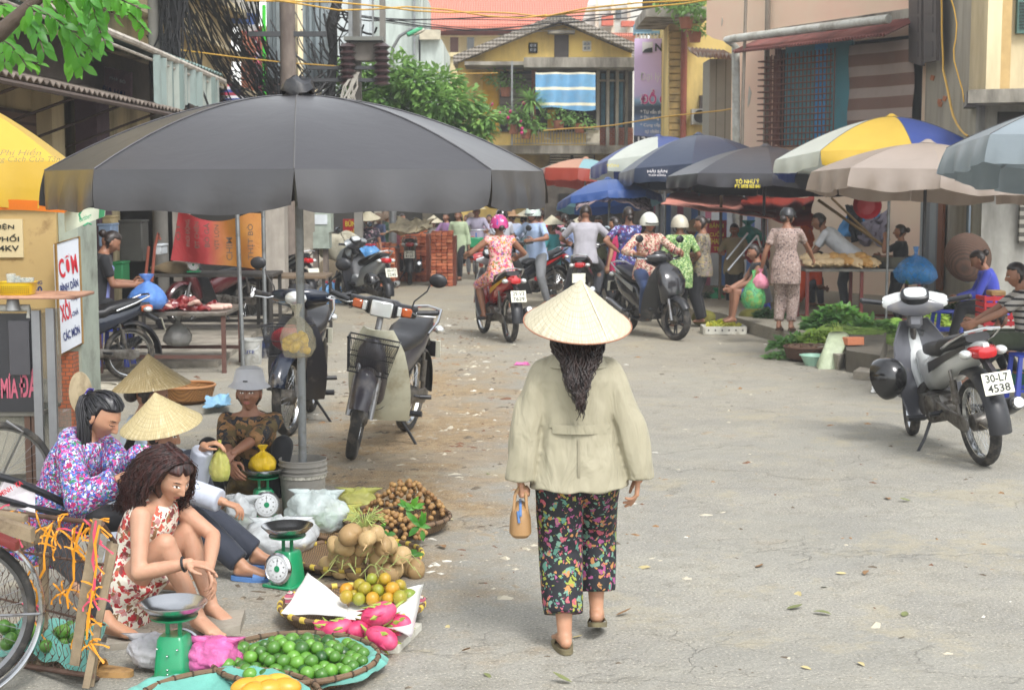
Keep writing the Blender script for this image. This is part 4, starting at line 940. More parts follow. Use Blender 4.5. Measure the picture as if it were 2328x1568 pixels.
# ---- pale plaster block and white block at the back ----
b=bthing('pale blue-grey plaster block behind the street tree',-4,52); PBL=mat('pale_plaster','c4cec8',.9,var=.08,vs=.5,dirt='7b847e',ds=.6,dt=.5,streak=True)
bp(b,'wall',PBL,(838,-40,955,600),(955,90,1004,600),th=7,Y=52); bp(b,'balustrade',mat('balustrade_stone','b3ab96',.9),(955,70,1002,92),th=.2,out=.3,Y=52)
bp(b,'gutter',POLE,(941,-40,944,160),th=.1,out=.12,Y=52)
b=bthing('white block with grey-blue side behind the power poles',-6,50); bp(b,'wall',mat('white_block','b9c1c4',.9,var=.05,dirt='8f999c',ds=.8,streak=True),(690,-40,838,600),th=6,Y=50); bp(b,'yellow_edge',CRM,(690,-40,730,600),th=.5,out=.6,Y=50)
b=bthing('white balconied house with small red roof seen at the top edge',5,70); bp(b,'wall',mat('far_white','c3c5bf',.9,var=.04),(1300,10,1470,600),th=8,Y=72)
bp(b,'pillar',WHT,(1352,0,1360,80),(1388,0,1396,80),(1424,0,1432,80),th=.3,out=.5,Y=72); bp(b,'roof',mat('far_red_roof','b3604c',.9),(1366,40,1392,62),(1410,52,1440,64),th=.5,out=.8,Y=72); bp(b,'window',GLASSD,(1400,20,1412,44),th=.2,out=.1,Y=72)
bp(b,'eave',REDT,(1330,88,1442,96),th=3,out=2.6,Y=70) 
bp(b,'tiled_roof',GREYT,(1345,104,1445,140),th=3,out=.4,Y=60)
# ---- lilac banner ----
Yb=39.0; t=bthing('tall lilac and dark-blue advertising banner with pink lettering beside the yellow wall',4,Yb,'banner','banner')
n=NT('banner_print'); s=n.n('SeparateXYZ'); n.set(s.inputs[0],n.co()); z0=P(0,330,Yb).z; z1=P(0,88,Yb).z
f=n.math('DIVIDE',n.math('SUBTRACT',s.outputs[2],z0),z1-z0); f=n.math('ADD',f,n.math('MULTIPLY',n.math('SUBTRACT',n.noise(2.2,5),.5),.08))
n.col(n.ramp(f,[(.0,'252c40'),(.08,'252c40'),(.09,'7c8abf'),(.2,'6e8fc0'),(.30,'344763'),(.36,'2c4058'),(.42,'86abce'),(.47,'c4b6e2'),(.6,'d8c0ec'),(1,'dcc4ec')])); n.p(Roughness=.55)
bp(t,'panel',n.m,(1441,88,1518,330),th=.08,Y=Yb)
def ptext(par,s,x0,y0,x1,y1,Y,mt,out=.01,bold=.02,name='lettering',**k):
    a=P(x0,y1,Y-out); b=P(x1,y0,Y-out); q=text(s,b.x-a.x,b.z-a.z,bold,.0,plane(V((a.x,Y-out,a.z)),(1,0,0),(0,0,1)),**k)
    return O(q,name,mt,par,world=True,smooth=False)
LW=mat('letter_white','e4e2e6',.5,var=.02); LP=mat('letter_pink','c2418c',.5,var=.02); LD=mat('letter_dark','23242e',.5,var=.02); LR=mat('letter_red','c22a38',.5,var=.05); LB=mat('letter_blue','22306a',.5,var=.05); LY=mat('letter_yellow','d8c63a',.5,var=.02)
ptext(t,'N',1489,99,1506,117,Yb,LD,.02,.03); ptext(t,'I',1510,99,1514,117,Yb,LD,.02,.03)
mb=MB(); pq(mb,[(1460,96),(1484,96),(1484,118),(1460,118)],Yb,.01,.015); O(mb,'logo_square',LW,t,world=True,smooth=False); mb=MB(); pq(mb,[(1460,120),(1466,113),(1474,110),(1483,109),(1483,120)],Yb,.01,.03); O(mb,'logo_hill',LD,t,world=True,smooth=False)
ptext(t,'Đại lý:',1455,165,1504,188,Yb,LW,.03,.0); ptext(t,'V',1507,125,1512,131,Yb,LD); ptext(t,'C',1510,163,1517,185,Yb,LP,.02,.03)
ptext(t,'ĐỒ G',1455,203,1517,238,Yb,LW,.015,.07); ptext(t,'ĐỒ G',1457,204,1516,237,Yb,LP,.03,.035)
for i,(s_,x1) in enumerate((('* Tư vấn thiết',1515),('* Thi công xây',1515),('* Cung cấp & l',1515),('tự nhiên & n',1514))): ptext(t,s_,1456 if i<3 else 1466,248+i*15.5,x1,259+i*15.5,Yb,LW,.02,.01)
ptext(t,'13',1450,311,1468,326,Yb,LW,.02,.03); ptext(t,'Phố Thành Đô',1472,311,1514,318,Yb,LW,.02,.01)
t=bthing('small blue-painted balcony above the lilac banner',4,40,'balcony','balcony'); bp(t,'parapet',mat('blue_paint','7ba3b8',.7,var=.1),(1443,54,1482,72),(1443,70,1515,77),th=.5,Y=39.5)
for i in range(9): bp(t,'baluster',WHT,(1445+i*8,77,1449+i*8,89),th=.1,Y=39.5)
# ---- yellow quoined building with shed and balcony ----
Yq=37.0; b=bthing('yellow corner building with block quoins, red-brown drain pipe and hanging plants',4.8,Yq)
YW=mat('ochre_wall','dcc47c',.9,var=.10,vs=.7,dirt='8d7f58',ds=1,dt=.55,streak=True)
bp(b,'wall',YW,(1517,-40,1680,640),th=5,Y=Yq)
for i in range(20): bp(b,'quoin_block',mat('quoin','c3a66a',.9,var=.15,dirt='7a6a4a',ds=3),(1520,58+i*16,1550,71.5+i*16),th=.2,out=.12,Y=Yq)
mb=MB(); a=P(1556,60,Yq-.2); mb.tube([a,V((a.x,a.y,0))],.075,10); O(mb,'drain_pipe',mat('redbrown_pipe','8a4a3a',.5),b,world=True)
bp(b,'balcony_slab',GRC,(1455,32,1597,54),th=3,out=1.5,Y=Yq); bp(b,'balcony_back',DARKI,(1460,-40,1597,32),th=.1,out=.1,Y=Yq)
mb=MB()
for i in range(22): pb(mb,1458+i*6.3,-40,1459.6+i*6.3,32,Yq,.03,1.4)
for y in(2,20): pb(mb,1456,y,1596,y+2,Yq,.03,1.43)
O(mb,'balcony_rail',WOODD,b,world=True,smooth=False)
bp(b,'bracket_window',WOODD,(1589,218,1602,266),th=.2,out=.15,Y=Yq)
t=bthing('white outdoor air conditioner unit on the yellow wall',5.2,Yq-.5,'air_conditioner','air conditioner'); bp(t,'casing',mat('ac_white','bdbfba',.5,dirt='8d877a',ds=5),(1573,248,1608,283),th=.35,Y=Yq-.45)
c=P(1592,265,Yq-.47); mb=MB(); mb.lathe([(.03,0),(.15,0),(.155,.02),(.145,.02),(.14,.01)],c,24,axis=(0,-1,0)); mb.lathe([(.001,.015),(.05,.015),(.05,0)],c,16,axis=(0,-1,0)); O(mb,'fan_grille',DARKI,t,world=True)
t=bthing('narrow grey plank shed with a rusty corrugated roof beside the pink wall',6,33,'shed','shed'); PLK=stripes('planks',[('8f8c80',5),('5c584e',.5)],5,'X')
bp(t,'wall',PLK,(1607,134,1664,650),th=1.2,Y=33.5); mb=MB(); a=P(1578,126,33); c=P(1664,140,33)
mb.grid(lambda u,v:(a.x+(c.x-a.x)*u,32.7+1.6*v,a.z-.1*0+(c.z-a.z)*u*.5+.25*v+.05*math.sin(u*60)),90,3,.02); O(mb,'roof',mat('rusty_tin','8a6a58',.8,var=.3,vs=3,dirt='b8b4a8',ds=2),t,world=True)
# ---- pink building: facade turned a little, far end left ----
A=V((P(1660,415,30).x,30,0)); Bv=V((P(2100,415,25.6).x,25.6,0))
def onwall(A,B,u,z,out=0):
    d=(B-A); d.z=0; n_=V((d.y,-d.x,0)).normalized(); p=A+d*u; return V((p.x,p.y,z))+n_*out
def hit(A,B,x,y):
    """where the line of sight through a picture point meets the facade A-B: (u,z)"""
    q=P(x,y,10)-V((0,0,CAMZ)); o=V((0,0,CAMZ)); d=B-A; den=q.x*d.y-q.y*d.x; tt=(A.x*d.y-A.y*d.x)/den; p=o+q*tt; return ((V((p.x,p.y,0))-V((A.x,A.y,0))).dot(V((d.x,d.y,0)))/(d.x*d.x+d.y*d.y),p.z)
def wq(mb,A,B,pts,out=0,th=.05):
    L=[hit(A,B,x,y) for x,y in pts]; return wz(mb,A,B,L,out,th)
def wz(mb,A,B,L,out=0,th=.05):
    f=[onwall(A,B,u,z,out) for u,z in L]; g=[onwall(A,B,u,z,out-th) for u,z in L]; k=len(f)
    return mb.add(f+g,[tuple(range(k)),tuple(range(2*k-1,k-1,-1))]+[(i,k+i,k+(i+1)%k,(i+1)%k) for i in range(k)])
b=bthing('big pink plaster building with a blue barred opening and striped tarpaulin',A.x,A.y)
mb=MB(); wz(mb,A,Bv,[(0,0),(1.05,0),(1.05,9.5),(-.16,9.5),(-.16,5.0),(-.12,4.9),(0,4.75)],0,6); O(mb,'wall',PNK,b,world=True,smooth=False)
def bw(name,m,A,B,rects,out,th=.05,par=None,**k):
    mb=MB()
    for x0,y0,x1,y1 in rects:
        u0,z0=hit(A,B,x0,(y0+y1)/2); u1,_=hit(A,B,x1,(y0+y1)/2); _,za=hit(A,B,(x0+x1)/2,y0); _,zb=hit(A,B,(x0+x1)/2,y1); wz(mb,A,B,[(u0,zb),(u1,zb),(u1,za),(u0,za)],out,th)
    return O(mb,name,m,par,world=True,smooth=False,**k)
bw('opening',DARKI,A,Bv,[(1776,96,2096,330)],.02,.02,b)
bw('blue_door',stripes('blue_slats',[('3a94cc',1.2),('4f8a96',3)],1.7,'X'),A,Bv,[(1790,100,1942,330)],.06,.03,b)
u0,z0=hit(A,Bv,1942,330); u1,z1=hit(A,Bv,2096,110)
mb=MB(); mb.grid(lambda u,v:onwall(A,Bv,u0+(u1-u0)*u,z1+.15-(z1+.15-z0)*v,.15+.02*math.sin(v*11)+.03*math.sin(u*9)),20,40,.01); O(mb,'striped_tarp',stripes('brown_stripes',[('6f5449',3),('978880',2.6)],2.7,'Z'),b,world=True)
mb=MB()
for i in range(20):
    x=1770+i*9; u,_=hit(A,Bv,x,200); o=.45 if x>1790 else .30
    mb.tube([onwall(A,Bv,u,z0-.0,o),onwall(A,Bv,u,z1+.1,o)],.012,4,False)
for j in range(15):
    z=z0+(z1-z0)*j/14; ua,_=hit(A,Bv,1768,200); ub,_=hit(A,Bv,1938,200); mb.tube([onwall(A,Bv,ua,z,.1),onwall(A,Bv,ua,z,.47),onwall(A,Bv,ub,z,.47)],.012,4,False)
O(mb,'window_grille',mat('rusty_bars','6a4436',.8),b,world=True)
bw('post',mat('rust_post','6b3f34',.8),A,Bv,[(1789,104,1796,330)],.3,.08,b)
ua,za=hit(A,Bv,1748,102); ub,zb=hit(A,Bv,2100,60)
mb=MB(); mb.grid(lambda u,v:onwall(A,Bv,ua+(ub-ua)*u,za+(zb-za)*u*0+.12-.30*v+.03*math.sin(u*330),.1+.75*v),260,3,.012); O(mb,'tin_canopy',mat('red_tin','84504a',.7,var=.15,dirt='5a3a34',ds=3),b,world=True)
mb=MB(); wz(mb,A,Bv,[(ua-.01,za+.1),(ub,za+.1),(ub,za+.32),(ua-.01,za+.28)],.03,.03); mb.noisy(.02,4); O(mb,'cement_flashing',GRC,b,world=True,smooth=False)
mb=MB(); g0=onwall(A,Bv,ua-.05,za+.08,.78); g1=onwall(A,Bv,ub,za+.08,.78); mb.tube([onwall(A,Bv,ua-.035,.1,.5),onwall(A,Bv,ua-.045,za-.05,.6),g0,g0.lerp(g1,.05),g1],[.075]*5,12); O(mb,'gutter_pipe',mat('white_pvc','c2c3bc',.5,dirt='8a8478',ds=4),b,world=True)
mb=MB(); u,_=hit(A,Bv,1752,200); mb.tube([onwall(A,Bv,u,.1,.1),onwall(A,Bv,u,9,.1)],.05,8); mb.tube([onwall(A,Bv,u-.02,7,.5),onwall(A,Bv,u+.06,3.6,.9),onwall(A,Bv,u+.062,.1,.9)],.03,6); O(mb,'pipe',mat('grey_pipe','7d7468',.7),b,world=True)
mb=MB(); 
for x,y,w_,h_ in((1703,220,6,24),(1795,225,8,26),(1642,50,2,10)):
    wq(mb,A,Bv,[(x-w_*.4,y+h_),(x+w_*.3,y+h_*.6),(x+w_,y-h_*.4),(x+w_*.2,y-h_),(x-w_*.2,y-h_*.1)],.012,.01)
O(mb,'peeled_patch',mat('bare_plaster','b9b3a8',.9),b,world=True,smooth=False)
# ---- grey concrete side wall and cream corner building on the right ----
A2=V((P(2098,415,25.4).x,25.4,0)); B2=V((P(2222,415,21).x,21,0))
b=bthing('streaky grey concrete wall with a dark wooden shutter and peeling patches',A2.x,A2.y); GRW=mat('streaky_grey','aaa496',.92,var=.12,vs=.8,dirt='6b655a',ds=.7,dt=.52,streak=True,bump=.006,bs=8)
mb=MB(); wz(mb,A2,B2,[(0,0),(1.02,0),(1.02,9),(0,9)],0,4); O(mb,'wall',GRW,b,world=True,smooth=False)
mb=MB()
for q in(0,1):
    x0=2101+q*36; wq(mb,A2,B2,[(x0,140+q*3),(x0+30,150-q*12),(x0+30,-60),(x0,-60)],.25-q*.0,.06)
sh_=O(mb,'shutter',WOODD,b,world=True,smooth=False)
mb=MB()
for q in(0,1):
    x0=2101+q*36
    for y in(20,62,118): wq(mb,A2,B2,[(x0+6,y+12),(x0+24,y+12),(x0+24,y-24),(x0+6,y-24)],.262,.01)
O(mb,'shutter_panel',mat('dark_wood2','332c2b',.6),sh_,world=False,smooth=False) if 0 else O(mb,'shutter_panel',mat('dark_wood2','332c2b',.6),b,world=True,smooth=False)
mb=MB(); 
for x,y in((2120,178),(2136,232),(2148,225),(2138,238)): wq(mb,A2,B2,[(x-4,y+4),(x+3,y+6),(x+6,y-5),(x-2,y-7)],.012,.01)
O(mb,'peeled_patch',mat('orange_patch','b3714c',.9),b,world=True,smooth=False)
mb=MB(); zd=stripes('zinc_sheet',[('8f979a',1),('6b7174',1)],9,'X'); bw('zinc_door',zd,A2,B2,[(2099,455,2140,660)],.06,.04,b); bw('rust_door_edge',mat('rust_brown','7a4c30',.8),A2,B2,[(2141,455,2152,660)],.07,.04,b)
b=bthing('cream corner building with a concrete canopy and green louvred shutter',P(2300,415,19).x,19)
Yc=20.5; bp(b,'wall',CRM,(2222,-40,2480,230),th=.4,Y=Yc); bp(b,'lower_wall',mat('grey_render','a5a49d',.9,var=.1,dirt='5d5a54',ds=1,streak=True),(2222,230,2480,800),th=.4,Y=Yc)
bp(b,'pilaster',CRM,(2222,-40,2262,215),th=.4,out=.35,Y=Yc); bp(b,'recess',mat('cream_deep','b59a6a',.9),(2265,-40,2300,205),th=.1,out=.06,Y=Yc)
mb=MB(); z=P(0,240,Yc).z; x0=P(2165,415,Yc).x; mb.add([(x0,Yc-.6,z),(12,Yc-3.2,z),(12,Yc+1,z),(x0+.4,Yc+1,z),(x0,Yc-.6,z+.17),(12,Yc-3.2,z+.17),(12,Yc+1,z+.17),(x0+.4,Yc+1,z+.17)],[(3,2,1,0),(4,5,6,7),(0,1,5,4),(1,2,6,5),(2,3,7,6),(3,0,4,7)]); O(mb,'canopy_slab',GRC,b,world=True,smooth=False)
bp(b,'dark_opening',DARKI,(2262,255,2480,440),th=.1,out=.05,Y=Yc)
gs=mat('green_shutter','3f5e56',.6); w_=bp(b,'shutter',gs,(2306,-40,2360,78),th=.08,out=.1,Y=Yc)
bp(b,'slat',mat('dark_slat','232f2c',.7),*[(2312,8+i*7,2326,11+i*7) for i in range(9)],th=.03,out=.115,Y=Yc)
bp(b,'wall_louvre',stripes('wall_louvre',[('9a968c',1),('4a4741',1)],9,'Z'),(2312,430,2345,552),th=.05,out=.08,Y=Yc)
bp(b,'pipe',mat('blue_grey_pipe','56626c',.6),(2188,455,2198,640),th=.12,out=.2,Y=Yc)
# ================= left side of the street =================
AL=V((-6.2,12,0)); BL=V((-6.2,34.5,0))
b=T('building','long cream shop building on the left with brown roller shutters, ledges and stained upper storey','building',(-6.2,20,0))
mb=MB(); wz(mb,AL,BL,[(0,0),(1,0),(1,10),(0,10)],0,6); O(mb,'wall',mat('cream_shop','c8b892',.92,var=.12,vs=.8,dirt='7a6e58',ds=.9,dt=.54,streak=True),b,world=True,smooth=False)
def wl(name,m,rects,out,th=.05,par=b,**k): return bw(name,m,AL,BL,rects,out,th,par,**k)
SHT=stripes('roller_shutter',[('6f5a52',3),('41342f',1)],7,'Z')
mb=MB(); wz(mb,AL,BL,[(.10,0),(.36,0),(.36,3.0),(.10,3.0)],.05,.04); O(mb,'roller_shutter',SHT,b,world=True,smooth=False)
mb=MB(); wz(mb,AL,BL,[(.60,0),(.97,0),(.97,2.9),(.60,2.9)],.05,.04); O(mb,'shop_opening',DARKI,b,world=True,smooth=False)
mb=MB(); wz(mb,AL,BL,[(.10,3.35),(1,3.35),(1,3.9),(.10,3.9)],.6,.6); O(mb,'ledge_beam',mat('taupe_beam','6e645c',.9,var=.12),b,world=True,smooth=False)
for z,o,h in((3.9,.75,.12),(4.75,.45,.08),(5.6,.5,.15),(6.6,.35,.1)):
    mb=MB(); wz(mb,AL,BL,[(.4,z),(1,z),(1,z+h),(.4,z+h)],o,o); O(mb,'cornice',mat('cornice_cream','cbbc98',.9,var=.1,dirt='5e5443',ds=1.2,dt=.5),b,world=True,smooth=False)
mb=MB(); wz(mb,AL,BL,[(.36,0),(.385,0),(.385,3.35),(.36,3.35)],.25,.25); O(mb,'column',CRM,b,world=True,smooth=False); mb=MB(); wz(mb,AL,BL,[(.47,0),(.5,0),(.5,3.3),(.47,3.3)],.3,.3); O(mb,'column',mat('cream_column','cfc098',.9,dirt='6c604a',ds=2,streak=True),b,world=True,smooth=False)
mb=MB(); wz(mb,AL,BL,[(.415,0),(.445,0),(.445,3.4),(.415,3.4)],.5,.3); O(mb,'purple_column',mat('purple_paint','5d4a55',.8),b,world=True,smooth=False)
mb=MB(); wz(mb,AL,BL,[(.385,0),(.415,0),(.415,3.3),(.385,3.3)],.04,.03); O(mb,'side_door',mat('pale_door','9f957c',.8),b,world=True,smooth=False)
# tin awning over the shutters
t=T('tin_awning','low brownish tin awning over the roller shutters on the left edge','awning',(-6,15,3)); TIN=mat('old_tin','7c7167',.75,.2,var=.25,vs=3,dirt='4d423a',ds=2)
mb=MB(); mb.grid(lambda u,v:(-6.1+1.7*v,13+8.2*u,3.45-.42*v+.025*math.sin(u*260)),130,3,.015); O(mb,'sheet',TIN,t,world=True)
mb=MB()
for i in range(5): y=13.2+i*1.95; mb.tube([(-6.1,y,3.38),(-4.4,y,2.96)],.025,6); mb.tube([(-6.1,y,2.55),(-4.8,y,3.03)],.018,6)
mb.tube([(-4.4,13,2.97),(-4.4,21.2,2.97)],.03,6); O(mb,'frame',mat('rusty_frame','4a3d36',.8),t,world=True)
# teal awning with ragged hanging cloth
t=T('cloth_awning','teal-lined awning with white rim and ragged pale blue cloth hanging from it','awning',(-4.6,20,3.7)); 
mb=MB(); mb.grid(lambda u,v:(-6.1+1.5*v,14+10.8*u,4.15-.36*v+.02*math.sin(u*300)),140,3,.015); O(mb,'sheet',mat('teal_sheet','7f9a96',.6,dirt='5b6a66',ds=2),t,world=True)
mb=MB(); mb.tube([(-4.6,14,3.84),(-4.6,19,3.80),(-4.6,24.9,3.70)],.045,8); mb.tube([(-4.62,14,3.74),(-4.62,24.9,3.60)],.02,6); O(mb,'rim_pipe',mat('white_rim','bdb6aa',.6,dirt='8b7f74',ds=4),t,world=True)
mb=MB(); mb.grid(lambda u,v:(-4.6+.05*math.sin(u*60)+.03*math.sin(u*23),20.0+4.4*u,3.73-.04*u-v*(.60+.10*math.sin(u*9)+.06*noise.noise(V((u*30,0,0)))-.12*smooth(.5,1,u))),90,6); O(mb,'hanging_cloth',stripes('ragged_cloth',[('84938f',3),('979f97',2),('6f7f7b',2),('8f9690',1)],2.6,'Y'),t,world=True)
def poly(label,name,pts,m,cat,par=None,th=.03,group=None):
    """flat board from four world points"""
    t=T(name,label,cat,pts[0],0,group); n_=(V(pts[1])-V(pts[0])).cross(V(pts[3])-V(pts[0])).normalized(); k=len(pts)
    mb=MB(); mb.add([V(p) for p in pts]+[V(p)-n_*th for p in pts],[tuple(range(k)),tuple(range(2*k-1,k-1,-1))]+[(i,k+i,k+(i+1)%k,(i+1)%k) for i in range(k)])
    O(mb,'panel',m,t,world=True,smooth=False); return t,n_
def ttext(t,s,p,x,up,wd,hg,mt,bold=.02,name='lettering',**k):
    Mx=plane(p,x,up); z=Mx.to_3x3()@V((0,0,1)); Mx.translation=V(p)+z*.006
    return O(text(s,wd,hg,bold,0,Mx,**k),name,mt,t,world=True,smooth=False)
pts=[P(218,215,21.5),P(297,247,21),P(297,165,21),P(232,151,21.5)]
t,n_=poly('faded pink shop board with blurred blue lettering hanging under the awning','shop_sign',pts,mat('pink_board','b38f98',.6,dirt='8d7680',ds=3),'sign')
for i,(s_,x0,y0,w_,h_) in enumerate((('BIA HƠI',236,193,50,14),('CƠM PHỞ',232,207,52,14),('PHỞ BÒ',252,172,36,9))):
    a=P(x0,y0+h_,21.3); c=P(x0+w_,y0+h_+w_*.3,21.05); ttext(t,s_,a+V((0,-.05,0)),c-a,(0,0,1),(c-a).length,h_*21/3500,LB if i<2 else LW,.02)
# brick gable end with striped sheets past the cream building
b=T('building','bare red brick end wall with striped plastic sheets behind the cable tangle','building',(-5.5,35,0)); bp(b,'wall',BRK,(556,60,612,600),th=4,Y=35.2)
mb=MB(); a=P(498,-10,34); c=P(592,92,34); mb.grid(lambda u,v:(a.x+(c.x-a.x)*(u*.9+.1),33.9+.2*math.sin(u*7+v*3)-.3*u,a.z+(c.z-a.z)*(v*(.45+.55*u))-.1*u),16,12,.01); O(mb,'striped_sheet',stripes('tricolour_sheet',[('bdbec2',2),('b0576c',2),('c6c6c8',1.2),('4d68a6',2),('c0c0c0',2)],.95,'Z',off=.35),b,world=True)
mb=MB(); a=P(582,95,34.8); c=P(596,228,34.8); mb.grid(lambda u,v:(a.x+(c.x-a.x)*u+.3*v*0,34.7+.1*math.sin(v*9),a.z+(c.z-a.z)*v),6,10,.01); O(mb,'side_sheet',stripes('red_sheet',[('a03a50',3),('3a4a86',1),('b5a5ad',1)],2,'Z'),b,world=True)
mb=MB(); mb.tube([P(600,12,33.5),P(601,222,33.5)],.04,6); O(mb,'green_strip',mat('lime_green','35c22e',.5,var=.05),b,world=True)
t=T('striped_bundle','crumpled red, white and blue plastic sheet bundled above the black umbrella','sheet',P(522,225,30)); mb=MB(); c=P(522,212,30); mb.sph(c,(.2,.2,.16),20,14); mb.sph(c+V((.12,0,-.14)),(.28,.2,.13),20,14); mb.noisy(.07,5); O(mb,'sheet',stripes('tricolour2',[('bdbec2',2),('b0354c',2),('3a4a96',2)],6,'Z'),t,world=True)
# ---- poles, transformer, cables ----
CPOLE=mat('concrete_pole','7a6f66',.9,var=.15,dirt='453a38',ds=2,streak=True); BLK=mat('cable_black','1b1b1d',.6,var=.3,vs=2)
t=T('utility_pole','thick brownish concrete utility pole beside the brick stacks','pole',(P(659,415,26).x,26,0)); mb=MB(); mb.tube([(0,0,0),(0,0,8)],[.145,.12],16); O(mb,'shaft',CPOLE,t)
mb=MB(); mb.box((0,-.02,5.2),(1.6,.12,.10)); mb.box((0,-.02,4.55),(1.3,.10,.08)); O(mb,'crossarm',mat('dark_steel','3b3d40',.6),t)
t=T('utility_pole','slim grey utility pole wrapped in black cables above the teal awning','pole',(P(362,415,23).x,23,0)); mb=MB(); mb.tube([(0,0,0),(0,0,8)],[.12,.10],14); O(mb,'shaft',mat('grey_pole2','77746e',.9),t)
t=T('transformer','pole-mounted pale grey transformer cabinets with cream and blue posts','transformer',(P(680,415,30).x,30,0))
CAB=mat('cabinet_grey','8f9ba0',.5,.2,dirt='6a6f70',ds=2); bp(t,'cabinet',CAB,(608,-40,640,178),th=.5,Y=30); bp(t,'cabinet',CAB,(690,-40,728,188),(728,-40,745,185),th=.6,Y=29.6)
mb=MB()
for x0,x1,w_ in((604,608,.05),(611,613,.03),(630,632,.03)): pb(mb,x0,-40,x1,176,30,.1,.1)
bp(t,'cabinet_rib',mat('cabinet_dark','5d676b',.5,.2),(616,-40,618,176),(624,-40,626,176),(700,-40,702,186),(714,-40,716,186),th=.1,out=.06,Y=29.6)
bp(t,'cream_post',CRM,(642,-40,652,230),(664,-40,672,230),th=.2,Y=30.3); bp(t,'blue_post',mat('navy_post','2d3646',.7),(653,-40,663,600),th=.2,Y=30.2); bp(t,'bottom_cap',PLB,(690,186,745,200),(606,178,640,186),th=.5,out=.05,Y=29.6)
mb=MB(); c=P(775,-20,29); d=P(772,190,29); mb.tube([c,P(752,60,29),P(758,120,29),P(750,210,29),P(745,330,29)],[.09,.10,.09,.10,.07],10); mb.noisy(.05,4); O(mb,'cable_duct',BLK,t,world=True)
t=T('switch_rack','steel rack with brown ribbed insulators and a grey switch on a concrete pole','electrical rack',(P(830,415,28).x,28,0))
bp(t,'beam',mat('dark_steel','3b3d40',.6),(700,150,882,158),(700,178,882,186),th=.12,Y=28); bp(t,'upright',mat('grey_pole2','77746e',.9),(806,-40,818,600),(864,-40,874,190),th=.2,Y=28.3)
bp(t,'top_plate',mat('plate_grey','6d6f6a',.6),(783,84,870,93),th=.5,out=.1,Y=28); bp(t,'switch_box',mat('switch_brownish','6f6962',.7),(797,96,860,138),th=.4,Y=28.1)
bp(t,'grey_hanger',POLE,(792,-40,800,84),(818,-40,820,84),(846,-40,848,84),th=.1,Y=28)
for x in(790,868):
    mb=MB(); c=P(x,100,27.95); mb.lathe([(.001,.02)]+[((.16 if i%2 else .09),-.055*i) for i in range(14)]+[(.001,-.75)],c,14); O(mb,'insulator',mat('brown_ceramic','3c2c2c',.3,spec=.8),t,world=True)
mb=MB(); 
for i in range(16): 
    a=P(812+U(-8,8),165,28); c=P(795+U(-25,20),232,27.5); mb.tube([a,a.lerp(c,.5)+V((U(-.1,.1),-.1,0)),c],.012,4,False)
O(mb,'loose_wire',mat('grey_wire','8d8980',.7),t,world=True)
# street lamp
t=T('street_lamp','street lamp with green hood on a curved grey arm above the tree','street lamp',(P(892,415,34).x,34,0)); mb=MB(); z=P(900,110,34).z
x0=TM[t.name].translation.x; mb.tube([(x0,34,0),(x0,34,z-.4),(x0+.03,34,z),(x0+.18,34,z+.25),(x0+.45,34,z+.42)],[.09,.07,.035,.035,.035],10); O(mb,'pole',POLE,t,world=True)
mb=MB(); c=P(944,72,34); mb.M=Matrix.Translation(c)@Matrix.Rotation(R(-24),4,'Y'); mb.loft([((x,0,0),(0,.11*k,0),(0,0,.055*k)) for x,k in((-.2,.5),(-.17,.9),(0,1),(.14,.95),(.19,.4))],14,2.5); O(mb,'lamp_hood',mat('mint_green','4fae80',.4),t,world=True); mb=MB(); mb.M=Matrix.Translation(c)@Matrix.Rotation(R(-24),4,'Y'); mb.loft([((x,0,-.04),(0,.09*k,0),(0,0,.05*k)) for x,k in((-.05,.8),(.1,1),(.2,.6))],12,2.5); O(mb,'lamp_lens',WHT,t,world=True)
# cables
def cables(label,runs,r=.014,mt=BLK,seed=1,name='cable_bundle'):
    """runs: (p0,p1,count,spread,sag)"""
    rn=random.Random(seed); t=T(name,label,'cables',runs[0][0]); mb=MB()
    for p0,p1,n_,sp,sag in runs:
        for i in range(n_):
            a=V(p0)+V((rn.gauss(0,sp),rn.gauss(0,sp),rn.gauss(0,sp))); c=V(p1)+V((rn.gauss(0,sp),rn.gauss(0,sp),rn.gauss(0,sp))); pts=[]
            s2=sag*rn.uniform(.4,1.6); w_=rn.uniform(0,.12)*min(1,(a-c).length/3); q=rn.uniform(0,6)
            for j in range(9): u=j/8; pts.append(a.lerp(c,u)-V((w_*math.sin(q+u*9),0,s2*4*u*(1-u)+w_*math.cos(q+u*11)*.6)))
            mb.tube(pts,r*rn.uniform(.6,1.5),4,False)
    o=O(mb,'cable',mt,t,world=True); o['kind']='stuff'; return t
cables('dense vertical bundle of black cables down the slim grey pole',[(P(388,-60,22.8),P(388,250,22.8),55,.10,0),(P(398,-60,22.8),P(392,240,22.8),14,.2,.0)],.012,seed=2)
cables('slanting black cable bundles crossing the cream upper storey',[(P(395,-80,24),P(600,250,29),17,.14,.3),(P(440,-90,24),P(620,230,29),18,.2,.1),(P(470,-80,25),P(600,190,29),16,.22,.2),(P(540,-60,25),P(640,200,29),16,.2,.2),(P(395,60,24),P(560,260,28),9,.25,.3),(P(400,-60,23),P(470,230,24),6,.05,.0)],.011,seed=3)
cables('knotted tangle of black cables around the posts above the umbrella',[(P(590,200,29),P(745,225,29),34,.25,.15),(P(580,260,29),P(740,260,28.5),26,.25,.1),(P(600,170,29),P(720,320,28),30,.3,.0),(P(610,330,28),P(750,190,29),30,.25,.05),(P(600,220,29),P(660,330,28),24,.3,0)],.011,seed=4)
cables('loose grey and black loops beside the transformer cabinets',[(P(745,30,29),P(800,60,28.5),10,.2,.25),(P(745,90,29),P(790,70,28.5),8,.2,.3),(P(672,60,29.5),P(750,160,29),10,.2,.2)],.014,seed=5)
